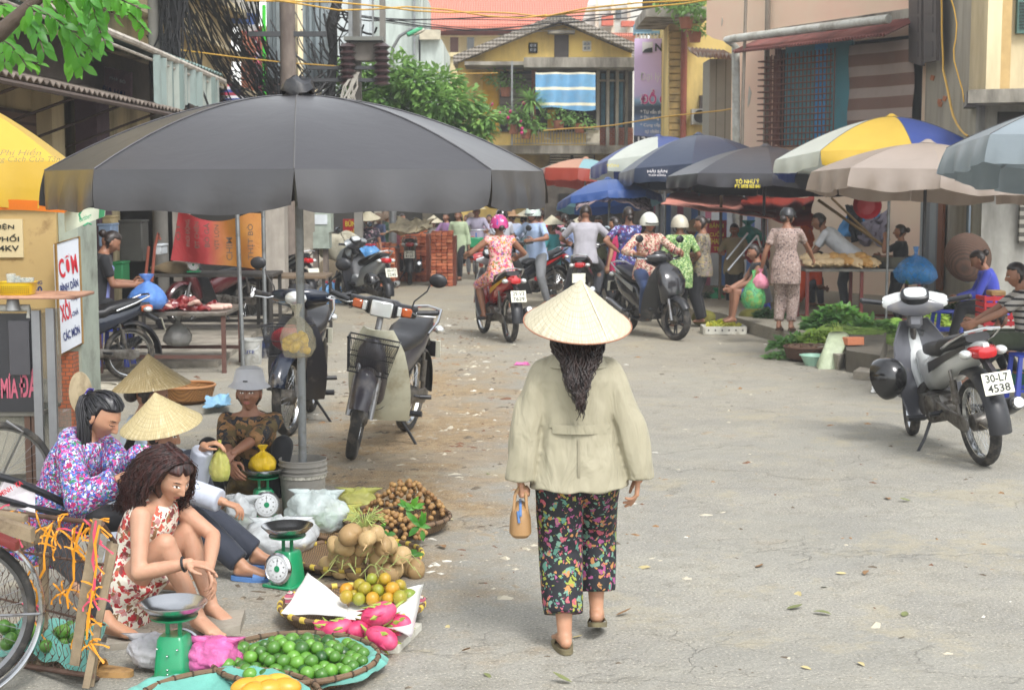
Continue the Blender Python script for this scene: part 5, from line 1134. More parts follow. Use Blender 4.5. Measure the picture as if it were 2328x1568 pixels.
cables('thin black overhead wires strung across the street in front of the red roof',[(P(690,18,30),P(1500,20,40),3,.12,.4),(P(700,30,30),P(1800,-60,32),1,.02,.6),(P(880,60,30),P(1300,66,44),1,.05,.1)],.012,seed=6)
cables('yellow overhead cord strung high across the whole street',[(P(560,-4,24),P(1240,38,30),2,.02,.02),(P(1240,38,30),P(2200,-110,24),2,.02,.1)],.014,mat('yellow_cord','c2983a',.6),seed=7)
cables('thin yellow wire hanging lower behind the transformer',[(P(400,118,23),P(1130,168,36),1,.02,.05),(P(1240,300,36),P(1700,240,30),1,.02,.1)],.010,mat('yellow_cord','c2983a',.6),seed=8)
cables('yellow rope dangling down the grey concrete wall',[(P(2140,-10,23),P(2144,160,22.5),1,.0,0),(P(2144,160,22.5),P(2200,310,20),1,0,.3),(P(2162,-10,21),P(2185,230,20.5),1,0,.02)],.012,mat('yellow_cord','c2983a',.6),seed=9)
# ---- trees ----
def leafmat(key,cols,tr=.3):
    n=NT(key); n.col(n.ramp(n.noise(3.0,3),[(.3,cols[0]),(.5,cols[1]),(.72,cols[2])])); n.p(Roughness=.45)
    t_=n.n('BsdfTranslucent'); n.set(t_.inputs[0],C(cols[2])); m=n.n('MixShader'); m.inputs[0].default_value=tr; n.set(m.inputs[1],n.b.outputs[0]); n.set(m.inputs[2],t_); n.t.links.new(m.outputs[0],n.out.inputs[0]); return n.m
LF=leafmat('street_tree_leaves',('46683a','6a9348','98be68')); BARK=mat('bark','4a3f36',.9,var=.25,vs=9,bump=.01,bs=30)
def crown(mb,clumps,n_,L,W_,rn,droop=.3):
    tot=sum(r**2 for c,r in clumps)
    for c,r in clumps:
        for i in range(int(n_*r*r/tot)):
            d=V((rn.gauss(0,1),rn.gauss(0,1),rn.gauss(0,.75))).normalized(); rr=r*(rn.random()**.4)*(1+.25*noise.noise(d*2.1+V(c))); p=V(c)+V((d.x*rr,d.y*rr,d.z*rr*.7))
            dd=(d+V((rn.gauss(0,.5),rn.gauss(0,.5),-droop))).normalized(); k=rn.uniform(.7,1.35); leafmb(mb,p,dd,(rn.gauss(0,.4),rn.gauss(0,.4),1),L*k,W_*k)
rn=random.Random(11)
t=T('tree','bushy green street tree rising behind the black umbrella','tree',(-3.2,31.5,0)); 
cl=[(P(x,y,30+dy),r) for x,y,r,dy in((800,160,.42,0),(850,190,.5,.5),(900,160,.5,0),(880,230,.5,0),(945,190,.5,-.3),(930,250,.5,.3),(1000,190,.45,0),(1000,240,.5,-.4),(1050,230,.42,0),(1060,280,.42,.3),(1100,270,.32,0),(1010,290,.42,0),(960,290,.5,0),(1090,305,.28,0),(780,230,.4,.3),(840,250,.5,0))]
mb=MB(); crown(mb,cl,7500,.15,.032,rn); O(mb,'crown',LF,t,world=True,ang=None)
mb=MB(); base=V((-3.2,31.5,0)); f=V((-2.9,31,2.5)); mb.tube([base,base+V((.05,0,1.2)),f],[.13,.11,.09],10)
for c,r in cl[::1]: m_=f.lerp(c,.5)+V((U(-.15,.15),U(-.2,.2),-.12)); mb.tube([f,m_,c+V((0,0,-.1))],[.06,.035,.015],6)
O(mb,'trunk',BARK,t,world=True)
t=T('tree_branch','overhanging branch of glossy bright green leaves in the top left corner','tree',P(60,20,5.6)); rn=random.Random(21)
LG=leafmat('glossy_leaves',('24581a','3f8424','74b23c'),.35); mb=MB(); tw=MB()
def spray(x,y,Y,dx,dy,n_,ll):
    a=P(x,y,Y); c=P(x+dx,y+dy,Y+rn.uniform(-.12,.12)); pts=[a.lerp(c,i/6)+V((0,0,.02*math.sin(PI*i/6))) for i in range(7)]; tw.tube(pts,.0025,5)
    for i in range(n_):
        u=(i+.5)/n_; p=a.lerp(c,u)+V((0,0,.02*math.sin(PI*u)))
        for s_ in(-1,1):
            ax=(c-a).normalized(); sd=V((-ax.z,0,ax.x))*s_; d=(sd*.8+ax*.5+V((rn.gauss(0,.2),rn.gauss(0,.35),-.55))); leafmb(mb,p,d,(rn.gauss(0,.4),-1+rn.gauss(0,.4),.8),ll*rn.uniform(.75,1.2),ll*.23,.3)
for x,y,dx,dy,n_,ll in((60,10,150,105,8,.062),(20,40,-10,110,7,.06),(100,5,170,30,9,.055),(150,0,60,120,8,.06),(120,30,70,130,8,.066),(170,-10,150,30,10,.05),(220,-15,90,60,9,.048),(250,-20,80,90,9,.05),(60,30,40,90,7,.062),(0,90,60,60,6,.055),(190,20,50,80,7,.052),(90,-20,120,60,9,.06),(0,10,50,50,6,.06),(0,120,90,30,7,.05),(200,-10,20,60,6,.055),(140,60,30,100,6,.065)): spray(x,y,rn.uniform(5.2,6.0),dx,dy,n_,ll)
O(mb,'leaves',LG,t,world=True,ang=None); O(tw,'twig',BARK,t,world=True)['kind']='stuff'; tw=MB(); tw.tube([P(-60,110,5.6),P(0,75,5.6),P(60,20,5.6),P(110,-20,5.6)],[.035,.03,.022,.018],10); tw.tube([P(60,20,5.6),P(150,30,5.6),P(220,-10,5.6)],[.012,.008,.006],6); O(tw,'branch',BARK,t,world=True)
# balcony plants on the yellow house
def shrub(label,cx,cy,Y,r,n_,L=.12,m=LF,flowers=0,name='potted_plant'):
    t=T(name,label,'plant',P(cx,cy,Y)); mb=MB(); c=P(cx,cy,Y); crown(mb,[(c,r),(c+V((r*.8,0,-.1)),r*.7),(c+V((-r*.8,0,.05)),r*.7)],n_,L,L*.24,rn); O(mb,'foliage',m,t,world=True,ang=None)
    mb=MB(); p=c-V((0,0,r*1.2)); mb.lathe([(.001,0),(.12,0),(.17,.25),(.15,.25),(.14,.2),(.001,.2)],p,14); O(mb,'pot',mat('terracotta','8f5a44',.8),t,world=True)
    if flowers:
        mb=MB()
        for i in range(flowers): mb.sph(c+V((rn.gauss(0,r*.8),-r*.6,rn.gauss(0,r*.6))),.05,8,6)
        O(mb,'flower',mat('magenta_flower','b22a6a',.6),t,world=True)['kind']='stuff'
    return t
for a in (('bougainvillea-like plant with magenta flowers at the left of the balcony',1168,262,42.0,.42,420,.12,LF,9),('low green plants along the balcony rail below the louvres',1196,280,42.0,.35,300),('leafy plant on the balcony in front of the blue awning',1270,262,42.2,.33,200,.1),('sparse plant at the right of the balcony by the columns',1318,272,42.2,.3,200,.1),('green creeper under the left eave of the yellow house',1150,180,43.2,.4,260),('plants spilling over the top balcony of the quoined building',1560,10,35,.45,420),('trailing vine hanging from the top balcony slab',1580,60,35.3,.3,160,.1)): shrub(*a)
t=T('dracaena_plant','spiky palm-like plant on the balcony between louvre and blue awning','plant',P(1207,250,42)); mb=MB(); c=P(1207,222,42)
for i in range(90): a=rn.uniform(0,6.28); e=rn.uniform(-.5,1.3); leafmb(mb,c+V((0,0,-.1)),(math.cos(a)*math.cos(e),math.sin(a)*math.cos(e),math.sin(e)),(0,0,1),.5,.03,.5)
O(mb,'foliage',LF,t,world=True); mb=MB(); mb.tube([c,P(1209,300,42)],.04,8); O(mb,'trunk',BARK,t,world=True)
# row of dark shop fronts that closes the street at ground level
b=T('building','row of dim ground-floor shops with grey shutter at the far end of the street','building',(-3,47,0))
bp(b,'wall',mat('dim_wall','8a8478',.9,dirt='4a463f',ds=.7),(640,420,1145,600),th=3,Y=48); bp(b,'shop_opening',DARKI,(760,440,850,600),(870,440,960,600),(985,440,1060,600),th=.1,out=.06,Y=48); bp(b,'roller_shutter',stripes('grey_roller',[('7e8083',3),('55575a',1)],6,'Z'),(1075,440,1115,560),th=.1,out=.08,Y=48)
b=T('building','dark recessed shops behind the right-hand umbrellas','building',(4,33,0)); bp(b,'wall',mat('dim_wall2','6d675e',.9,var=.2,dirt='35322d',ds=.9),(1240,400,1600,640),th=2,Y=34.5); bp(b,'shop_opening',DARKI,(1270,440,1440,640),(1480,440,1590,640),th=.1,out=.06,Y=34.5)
# ================= umbrellas over the stalls =================
FK=fabric('charcoal','343336',.05); FW=fabric('white','d6dcd2',.3); FY=fabric('yellow','d8b43c',.3); FB=fabric('royal','3a4f94',.25); FN=fabric('navy','2e3a52',.12); FD=fabric('dark','33333a',.1); FT=fabric('taupe','a3958a',.2); FG=fabric('bluegrey','8b979e',.2); FO=fabric('salmon','d8a080',.35); FR=fabric('red','b04838',.3); FLB=fabric('skyblue','8fc0c8',.3); FBL=fabric('midblue','3a5fa4',.3)
UC=G(690,1172); UX,UY=UC.x,UC.y
u=umbrella('huge charcoal grey umbrella with eight panels standing in a grey bucket',(UX,UY,0),1.53,2.17,.46,[FK],rot=-7,split=True,val=.23,polebase=.30,pr=.026,vent=True,curve=1.9,wave=.014)
t=T('bucket','tall weathered grey plastic bucket weighted to hold the big umbrella pole','bucket',(UX,UY,0)); BKT=mat('bucket_grey','7d7a74',.8,var=.12,vs=6,dirt='a8a49a',ds=4,dt=.55)
mb=MB(); mb.lathe([(.001,.01),(.128,.0),(.148,.36),(.152,.362),(.152,.368),(.148,.37),(.146,.362),(.14,.20),(.12,.18),(.001,.18)],n=40); 
for z in(.335,.305,.28): mb.lathe([(.147,z-.006),(.155,z-.004),(.155,z+.004),(.147,z+.006)],n=40)
O(mb,'shell',BKT,t); mb=MB(); mb.lathe([(.1465,.255),(.1495,.255),(.1505,.285),(.1475,.285)],n=40); O(mb,'label_band',mat('band_white','b9b6aa',.7,var=.3,vs=60,dirt='6a665e',ds=20,dt=.5),t)
mb=MB(); mb.lathe([(.001,.30),(.14,.30)],n=24); O(mb,'cement_fill',CONC,t)
t=umbrella('bright yellow umbrella with orange hem cut off by the left edge',(P(-240,415,11.2).x,11.2,0),1.30,2.25,.62,[FY],rot=12,val=.32,pr=.02)
mb=MB(); mb.M=Matrix.Translation((0,0,0)); 
for i in range(8):
    a0=R(12)+2*PI*i/8; rr=lambda v:1.335*math.cos(PI/8)/math.cos((v-.5)*PI/4)
    mb.grid(lambda u_,v:(rr(v)*math.sin(a0+v*PI/4),rr(v)*math.cos(a0+v*PI/4),1.955-.07*u_+.03*math.sin(PI*v)),2,8)
O(mb,'hem',fabric('orange','e07a18',.3),t)
c=P(3,352,10.2); 
for s_,p0,w_,h_ in(('Phí Hiền',P(0,354,10.15),.26,.05),('ng Cách Cửa Tân',P(-8,372,10.1),.40,.05)): ttext(t,s_,p0,(1,.22,0),(0,.25,1),w_,h_,mat('umbrella_ink','8a7a4a',.7),.0,italic=.3)
def umb(label,x,y,Y,Rr,rim_y,top_y,cols,**k):
    """x: pole column, rim_y/top_y: picture rows of rim and top"""
    rim=CAMZ+(415-rim_y)*Y/FP; top=CAMZ+(415-top_y)*Y/FP; c=P(x,415,Y); return umbrella(label,(c.x,Y,0),Rr,rim,top-rim,cols,**k)
umb('yellow, white and violet-blue striped umbrella with black cap behind the taupe one',2022,0,21.5,1.58,372,268,[FY,FW,FB,FW,FY,FW,FW,FB],rot=183,val=.22,tilt=(-6,2),curve=1.6,split=True)
umb('faded taupe umbrella with drooping valance over the poultry table',2104,0,17.6,1.28,402,327,[FT],rot=8,val=.24,tilt=(-3,3),wave=.02,polemat=PLB)
umb('large pale blue-grey umbrella cut off by the right edge',2545,0,14.2,1.55,362,222,[FG],rot=20,val=.27,tilt=(-5,6),wave=.02)
t=umb('black umbrella lettered in yellow, wide and low in the right-hand row',1738,0,24.0,1.50,408,334,[FD],rot=5,val=.20,tilt=(-3,2),polemat=PLB)
yu=24-1.5; ttext(t,'TÔ NHƯ Ý',P(1672,418,yu-.12),(1,.05,0),(0,.1,1),.35,.075,LY,.02); ttext(t,'ĐT: 0978 003 841',P(1670,428,yu-.13),(1,.05,0),(0,.1,1),.37,.055,LY,.02)
t=umb('dark navy umbrella with small white print behind the black lettered one',1590,0,27.0,1.42,386,308,[FN],rot=12,val=.26,tilt=(-4,-2)); ttext(t,'HẢI SẢN',P(1472,393,25.4),(1,-.1,0),(0,.1,1),.32,.06,LW,.01); ttext(t,'TƯƠI SỐNG',P(1474,401,25.4),(1,-.1,0),(0,.1,1),.28,.05,LW,.01)
t=umb('royal blue and white panelled umbrella behind the navy one',1500,0,29.0,1.30,368,312,[FB,FW,FB,FW],rot=-38,val=.24,tilt=(-6,-4)); ttext(t,'TÔN',P(1378,380,27.6),(1,0,0),(0,.1,1),.22,.06,LY,.01)
umb('salmon, sky-blue and red umbrella furthest back in the row',1330,0,33.0,1.05,394,362,[FO,FLB,FO,FLB],valcols=[FR],rot=10,val=.26,tilt=(-5,4))
t=umb('blue umbrella with a checked brown cloth thrown over it',1385,0,27.5,.92,452,408,[FBL,FLB,FBL,FBL,FBL],rot=5,n=8,val=.14,tilt=(-10,-4)); c=TM[t.name].translation
z0=CAMZ+(415-425)*27.5/FP
t=T('cloth_cover','checked brownish cloth spread over the top of the blue umbrella','cloth',(c.x,26.8,z0)); mb=MB(); mb.grid(lambda a,b_:(c.x-.62+1.35*a,26.65+.9*b_,z0-.10+.22*math.sin(PI*min(1,a*1.05))**.7-.30*(1-b_)*1.0-.10*a+.02*math.sin(a*30+b_*9)),30,10,.015); O(mb,'cloth',floral('checked_cloth','8f7d7c',['3d3438','5d4c50','b5a2a0'],9,.42,2),t,world=True)
# salmon-red tarpaulin canopies and striped screen
def tarp(label,pts,m,name='tarpaulin',amp=.05,cat='tarpaulin',nu=24,nv=10,th=.012):
    a,b_,c_,d=[V(p) for p in pts]; t=T(name,label,cat,a); mb=MB()
    mb.grid(lambda u_,v:(a.lerp(b_,u_)).lerp(d.lerp(c_,u_),v)+noise.noise_vector(V((u_*6,v*5,len(label))))*amp-V((0,0,.06*math.sin(PI*u_)*math.sin(PI*v))),nu,nv,th); O(mb,'sheet',m,t,world=True,ang=60); return t
SAL=mat('salmon_tarp','c98878',.7,var=.1,dirt='a05a4e',ds=2); REDT2=mat('red_tarp','a83a28',.6,var=.15,vs=3,dirt='6e1f18',ds=1.5)
tarp('faded salmon tarpaulin roof with a torn peak between the blue and black umbrellas',[P(1500,462,25),P(1762,500,23.5),P(1760,452,27),P(1540,430,28)],SAL)
tarp('deep red tarpaulin sagging under the black lettered umbrella',[P(1690,480,24.5),P(1850,520,23),P(1845,448,25.5),P(1690,445,26.5)],REDT2,amp=.09)
tarp('orange tarpaulin strip beside the woman in patterned pyjamas',[P(1838,590,25),P(1850,540,25),P(1840,455,25.5),P(1810,455,25.5)],mat('orange_tarp','d86a28',.6),amp=.04)
STR=stripes('striped_screen',[('c6cbd0',2),('5d7fb8',2),('c6cbd0',1.6),('b86f86',1.6)],1.9,'X'); 
tarp('blue, white and pink vertically striped plastic screen behind the market stalls',[P(1488,655,29),P(1860,655,29),P(1860,440,29),P(1488,440,29)],STR,'plastic_screen',.05,'screen')
tarp('blue tarpaulin hanging behind the dark motorbikes on the right',[P(1895,540,27.2),P(2010,545,26.2),P(2000,478,26.0),P(1930,472,27)],mat('sky_tarp','4a86b8',.6),amp=.05)
t=T('bamboo_pole','slanting bamboo poles leaning behind the poultry table','pole',P(1900,500,24.5)); 
mb=MB()
for x0,y0,x1,y1 in((1825,470,1862,520),): mb.tube([P(x0,y0,24.6),P(x1,y1,24.5)],.022,8)
mb.tube([P(1860,455,24.2),P(2010,560,23.8)],.024,8); mb.tube([P(1890,450,25),P(1990,545,24.6)],.02,8); O(mb,'pole',mat('bamboo_pole','8a6f45',.6,var=.2),t,world=True)
for i,(x,y0,y1,Y) in enumerate(((1512,455,690,26),(1738,440,700,24.2),(1640,455,690,25.5),(545,470,830,17.6),(597,462,760,19.5))):
    t=T('stall_pole',['thin pole left of the striped screen','thin black pole by the woman in the black tank top','wooden pole beside the red food sign','slanting grey pole at the corner of the meat table','grey pole behind the meat table by the orange cloth'][i],'pole',P(x,y1,Y)*1.0); mb=MB(); a=G(x,415+7350/Y); mb.tube([V((P(x,415,Y).x,Y,0)),V((P(x-(8 if i==3 else 0),415,Y).x,Y,P(x,y0-20,Y).z))],.025,8); O(mb,'shaft',POLE if i!=2 else mat('old_wood','6a5a48',.9,var=.2),t,world=True)
# ================= signs =================
RS=mat('sign_red','a81f24',.5,var=.06,dirt='7a2a24',ds=4,dt=.65)
def sign(label,x0,y0,x1,y1,Y,m,lines,name='food_sign',frame=None,skew=0):
    t=T(name,label,'sign',P((x0+x1)/2,y1,Y)); bp(t,'panel',m,(x0,y0,x1,y1),th=.02,Y=Y)
    for s_,a,b_,c_,d,mt in lines: ptext(t,s_,a,b_,c_,d,Y,mt,.012,.02)
    return t
sign('dark red sign with yellow lettering hung on the stall pole',1607,501,1652,575,25.6,RS,[('BÁNH',1613,506,1645,518,LY),('CUỐN',1613,524,1645,538,LY),('THANH',1610,542,1650,555,LY),('TRÌ',1622,559,1640,570,LY)])
sign('small bright red food sign with yellow lettering near the brick stacks',780,498,812,540,30,RS,[('BÚN',785,500,808,515,LY),('CHẢ',785,520,808,534,LY)])
t=T('meter_cabinet','pale grey-green electricity cabinet with a pasted notice beside the concrete pole','cabinet',(P(733,415,27).x,27,0)); bp(t,'cabinet',mat('pale_green_metal','9ba59a',.6,dirt='6f756a',ds=2),(716,470,752,528),(712,528,748,565),th=.4,Y=27); bp(t,'notice',mat('notice_white','c6ccd0',.6),(716,488,744,510),th=.02,out=.02,Y=27); bp(t,'stand',CPOLE,(712,565,722,640),(735,565,744,640),th=.2,Y=27.1)
# electrical box on a brick base
t=T('electrical_box','cream electrical cabinet with warning plate standing on a red brick pillar','electrical box',(P(80,415,13.2).x,13.2,0)); EB=mat('box_cream','b39a68',.7,var=.08,vs=2,dirt='6a4c2c',ds=5,dt=.66)
bp(t,'cabinet',EB,(-260,468,126,860),th=.7,Y=13.2); bp(t,'top_lid',EB,(-270,455,130,469),th=.8,out=.05,Y=13.2)
mb=MB(); a=P(126,455,13.2); mb.box((a.x+.085,13.25+.3,P(0,455,13.2).z/2+.02),(.165,.6,P(0,455,13.2).z-.0)); O(mb,'side_panel',mat('box_grey','9aa396',.8,dirt='6c6f66',ds=3),t,world=True)
bp(t,'brick_base',brickmat('tile_brick','b0603c','a0522f','5d4a3c',8,.5,.28,.03),(124,800,175,965),th=.4,out=.12,Y=13.2); bp(t,'brick_base',brickmat('tile_brick2','8f4a30','7f3f28','4d3c30',8,.5,.28,.03),(-200,800,124,965),th=.4,out=.08,Y=13.2) if 0 else None
w_=bp(t,'warning_plate',mat('plate_cream','cdbf98',.5,var=.04),(-90,498,52,585),th=.02,out=.02,Y=13.2)
for s_,a,b_,c_,d in(('TRẠM ĐIỆN',-80,508,32,523),('PHÂN PHỐI',-80,532,43,549),('22/0,4KV',-52,558,43,573)): ptext(t,s_,a,b_,c_,d,13.2,INK,.026,.02)
ptext(t,'ÔNG',72,636,96,646,13.2,LB,.006,.02); ptext(t,'60',74,650,96,668,13.2,LB,.006,.03)
pts=[P(138,805,12.95),P(186,779,13.25),P(178,541,13.25),P(128,556,12.95)]
t,n_=poly('tall white framed food menu board with red and blue lettering on the brick pillar','menu_board',pts,mat('board_white','cfd4dc',.4,var=.03,dirt='a8a89e',ds=3,dt=.7),'sign'); x_=pts[1]-pts[0]; up_=pts[3]-pts[0]
def bl(u_,v): return (pts[0].lerp(pts[1],u_)).lerp(pts[3].lerp(pts[2],u_),v)
for s_,u0,v0,u1,v1,mt in(('CƠM',.10,.68,.92,.88,LR),('BÌNH DÂN',.10,.55,.92,.64,LB),('XÔI',.10,.28,.55,.48,LR),('-THỊT',.56,.42,.92,.48,LB),('-CHẢ',.56,.29,.88,.35,LB),('CÁC MÓN',.16,.10,.92,.20,LB)):
    a=bl(u0,v0); ttext(t,s_,a,bl(u1,v0)-a,up_,(bl(u1,v0)-a).length,(bl(u0,v1)-a).length,mt,.025)
mb=MB(); q=[bl(-.03,-.01),bl(1.03,-.01),bl(1.03,1.01),bl(-.03,1.01)]; mb.tube(q,.012,4,closed=True); O(mb,'frame',mat('gilt_wood','8a6a34',.6),t,world=True)
t=T('pennant','small white and green pennant hanging from the umbrella rim over the electrical box','pennant',P(200,500,12)); PW=mat('pennant_white','c2c8b4',.8); a,b_,c_,d=P(145,462,11.8),P(238,465,12.1),P(236,492,12.1),P(148,528,11.8)
mb=MB(); mb.grid(lambda u_,v:(a.lerp(b_,u_)).lerp(d.lerp(c_,u_),v)+V((0,.03*math.sin(u_*7),0)),12,6,.004); O(mb,'cloth',PW,t,world=True)
mb=MB(); mb.grid(lambda u_,v:(a.lerp(b_,u_)).lerp(d.lerp(c_,u_),v*.16)+V((0,-.012+.03*math.sin(u_*7),0)),12,2,.004); mb.grid(lambda u_,v:(a.lerp(b_,.88+.12*u_)).lerp(d.lerp(c_,.88+.12*u_),v)+V((0,-.012+.03*math.sin((.88+.12*u_)*7),0)),3,6,.004); O(mb,'green_edge',mat('pennant_green','3c8a5c',.8),t,world=True)
a=P(180,509,11.75); ttext(t,'Carlsberg',a,P(222,492,11.95)-a,(0,0,1),.15,.05,mat('pennant_ink','3f9a70',.7),.02,italic=.2); mb=MB(); mb.tube([P(186,478,11.8),P(180,488,11.8),P(184,500,11.8)],.008,6); mb.tube([P(190,513,11.75),P(200,507,11.8),P(208,510,11.8)],.007,6); O(mb,'emblem',mat('pennant_ink','3f9a70',.7),t,world=True)
# hanging red / orange cloth banner behind the meat stall
n=NT('red_banner'); s=n.n('SeparateXYZ'); n.set(s.inputs[0],n.co()); n.col(n.mix(n.ramp(n.noise(3,5),[(.45,0.0),(.8,.4)]),n.ramp(s.outputs[0],[(.49,'94262a'),(.5,'94262a'),(.62,'94502a'),(.8,'a5702a')]),'7a2a22')); n.bump(n.noise(3,3,.5,dist=1),.5,.05); n.p(Roughness=.7); RB=n.m
n.t.nodes
Yt=20.5; a,b_,c_,d=P(388,592,Yt),P(596,612,Yt),P(600,486,Yt),P(404,474,Yt)
t=T('cloth_banner','red banner fading to orange with dark scribbled lettering behind the meat stall','banner',a); mb=MB(); mb.grid(lambda u_,v:(a.lerp(b_,u_)).lerp(d.lerp(c_,u_),v)+V((0,.06*math.sin(u_*12+v*2),-.14*math.sin(PI*min(1,u_*1.2))*v**3)),30,12,.006)
for i,m_ in enumerate(mb.v): pass
o=O(mb,'cloth',RB,t,world=True)
s.inputs[0]; mp=[x for x in n.t.nodes if x.type=='MAPPING'][0]; 
for x in n.t.nodes:
    if x.type=='MAPPING': x.inputs[1].default_value=(0,0,0)
for s_,x0,y0,x1,y1 in(('ỚT',404,508,416,546),('PHƠI ĐỘNG',426,500,440,560),('ĐT CHIÊN',446,505,459,565),('BÒ GÀ',468,508,482,562),('VỊT LỢN',492,512,506,568),('CHIM',520,540,534,592),('THỊT BÒ',566,510,584,590)):
    p=P(x0,y1,Yt-.16); q=text(s_,(y1-y0)*Yt/FP,(x1-x0)*Yt/FP,.01,0,plane(V((P(x1,y1,Yt).x,Yt-.16,p.z)),(0,0,1),(-1,0,0))); O(q,'lettering',mat('scribble','5a4a40',.8),t,world=True,smooth=False)
# dark interior of the left shops: shelves and boxes
def box(label,x0,y0,x1,y1,Y,m,th=.4,name='storage_box',cat='box',lid=None):
    t=T(name,label,cat,P((x0+x1)/2,y1,Y)); a=P(x0,y1,Y);b_=P(x1,y0,Y); mb=MB(); mb.box(((a.x+b_.x)/2,Y+th/2,(a.z+b_.z)/2),(b_.x-a.x,th,b_.z-a.z),ch=.015); O(mb,'body',m,t,world=True)
    mb=MB(); mb.box(((a.x+b_.x)/2,Y+th/2,b_.z+.012),(b_.x-a.x+.02,th+.02,.03),ch=.008); O(mb,'lid',lid or m,t,world=True); return t
bp(T('building','whitewashed pillar and dark doorway behind the red banner','building',P(560,500,22.5)) ,'wall',mat('grey_white_wall','a39c92',.9,dirt='5d564d',ds=1,streak=True),(606,455,645,660),(395,455,420,640),th=.4,Y=23)
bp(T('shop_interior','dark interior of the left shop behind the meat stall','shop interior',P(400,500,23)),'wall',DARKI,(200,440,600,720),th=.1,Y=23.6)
box('pale blue plastic drawer box behind the butcher woman',224,513,252,560,20.5,mat('pale_blue_pl','8fa6c4',.5)); box('grey metal cabinet hanging in the dark shop',272,505,322,595,21.5,mat('dim_metal','55544f',.6),name='metal_cabinet',cat='cabinet'); box('light notice box between shop posts',352,560,366,580,21,mat('notice_white','c6ccd0',.6)); box('green crate stacked under the back table',255,600,278,650,21,mat('crate_green','2f8a55',.6)); box('cream carton on the shelf of the left shop',232,495,252,512,20.6,mat('carton_cream','b8a57a',.8))
t=T('hand_truck','red hand truck leaning inside the left shop','hand truck',P(350,600,20)); mb=MB(); mb.tube([P(345,640,20),P(352,560,20),P(360,530,20),P(364,545,20)],.02,6); mb.tube([P(330,640,20),P(338,560,20)],.02,6); O(mb,'frame',mat('redbrown_pipe','8a4a3a',.5),t,world=True)
# ================= meat stall =================
def table(label,x0,x1,Y0,Y1,z,top,leg,th=.04,edge=None,legs=None,name='market_table'):
    t=T(name,label,'table',((x0+x1)/2,(Y0+Y1)/2,0)); mb=MB(); mb.box(((x0+x1)/2,(Y0+Y1)/2,z-th/2),(x1-x0,Y1-Y0,th),ch=.004); O(mb,'tabletop',top,t,world=True)
    for x in legs or (x0+.04,x1-.04):
        for y in(Y0+.05,Y1-.05): mb=MB(); mb.box((x,y,(z-th)/2),(.045,.045,z-th)); O(mb,'leg',leg,t,world=True)
    mb=MB(); mb.box(((x0+x1)/2,Y0+.05,.18),(x1-x0-.1,.03,.04)); mb2=MB(); mb2.box(((x0+x1)/2,Y1-.05,.18),(x1-x0-.1,.03,.04)); O(mb,'stretcher',leg,t,world=True); O(mb2,'stretcher',leg,t,world=True)
    return t
MY=16.9; table('meat table with steel edge and brown legs, raw meat heaped on it',-4.6,-3.15,MY,MY+1.15,.68,mat('steel_edge','85817a',.4,.6,dirt='5a4a40',ds=4),mat('brown_leg','5c4038',.7))
MEAT=[mat('raw_meat','6f1519',.3,var=.3,vs=18,coat=.5,dirt='b5756c',ds=14,dt=.62),mat('raw_fat','c9a596',.35,var=.12,coat=.4)]
rn=random.Random(3)
for i in range(26):
    x=rn.uniform(-3.95,-3.35); y=MY+rn.uniform(.12,.6); z=.70+.10*max(0,1-abs((x+3.65)/.35))*rn.random()
    mb=MB(); mb.sph((0,0,0),(rn.uniform(.07,.13),rn.uniform(.05,.08),rn.uniform(.025,.045)),18,12); mb.noisy(.03,14,i); o=thing(mb,'meat_piece',MEAT[0] if i%6 else MEAT[1],'glistening piece of raw red meat in the heap on the meat table' if i%6 else 'pale piece of raw fat in the heap on the meat table','meat','raw meat on the stall',loc=None); o.location=(x,y,z); o.rotation_euler=(rn.uniform(-.4,.4),rn.uniform(-.4,.4),rn.uniform(0,6))
for i in range(3):
    mb=MB(); mb.cap((0,0,0),(.14,0,0),.035,.03,12); o=thing(mb,'pork_roll',MEAT[1],'pale pink trotter lying at the right end of the meat table','meat','pale trotters on the stall'); o.location=(-3.38+.03*i,MY+.2+.1*i,.715); 
bag('clear bag stuffed with blue packets standing on the meat table',P(336,702,16.8),.20,.38,plastic('bluebag','5f8fd8',.75),seed=4,cmat=mat('blue_packets','1f5fd0',.3,var=.3))
table('dark rear stall table with sacks and a hanging scale',-5.0,-3.2,20.6,21.5,.88,mat('dark_top','3a3632',.6),mat('dark_leg','33302d',.7))
t=T('sack','lumpy brown sack lying on the rear stall table','sack',P(395,616,20.9)); mb=MB(); mb.sph(P(395,612,20.9),(.32,.2,.10),20,12); mb.noisy(.05,5); O(mb,'cloth',mat('sack_brown','6f6048',.95,var=.2),t,world=True)
c=P(441,600,20.7); s_=scale('small dim scale on the rear stall table before the red banner',(c.x,20.7,.9),R(5),.9)
t=table('low wooden counter behind the parked motorbikes on the left',-3.6,-2.6,21.5,22.4,.8,mat('old_wood','6a5a48',.9,var=.2),mat('dark_leg','33302d',.7))
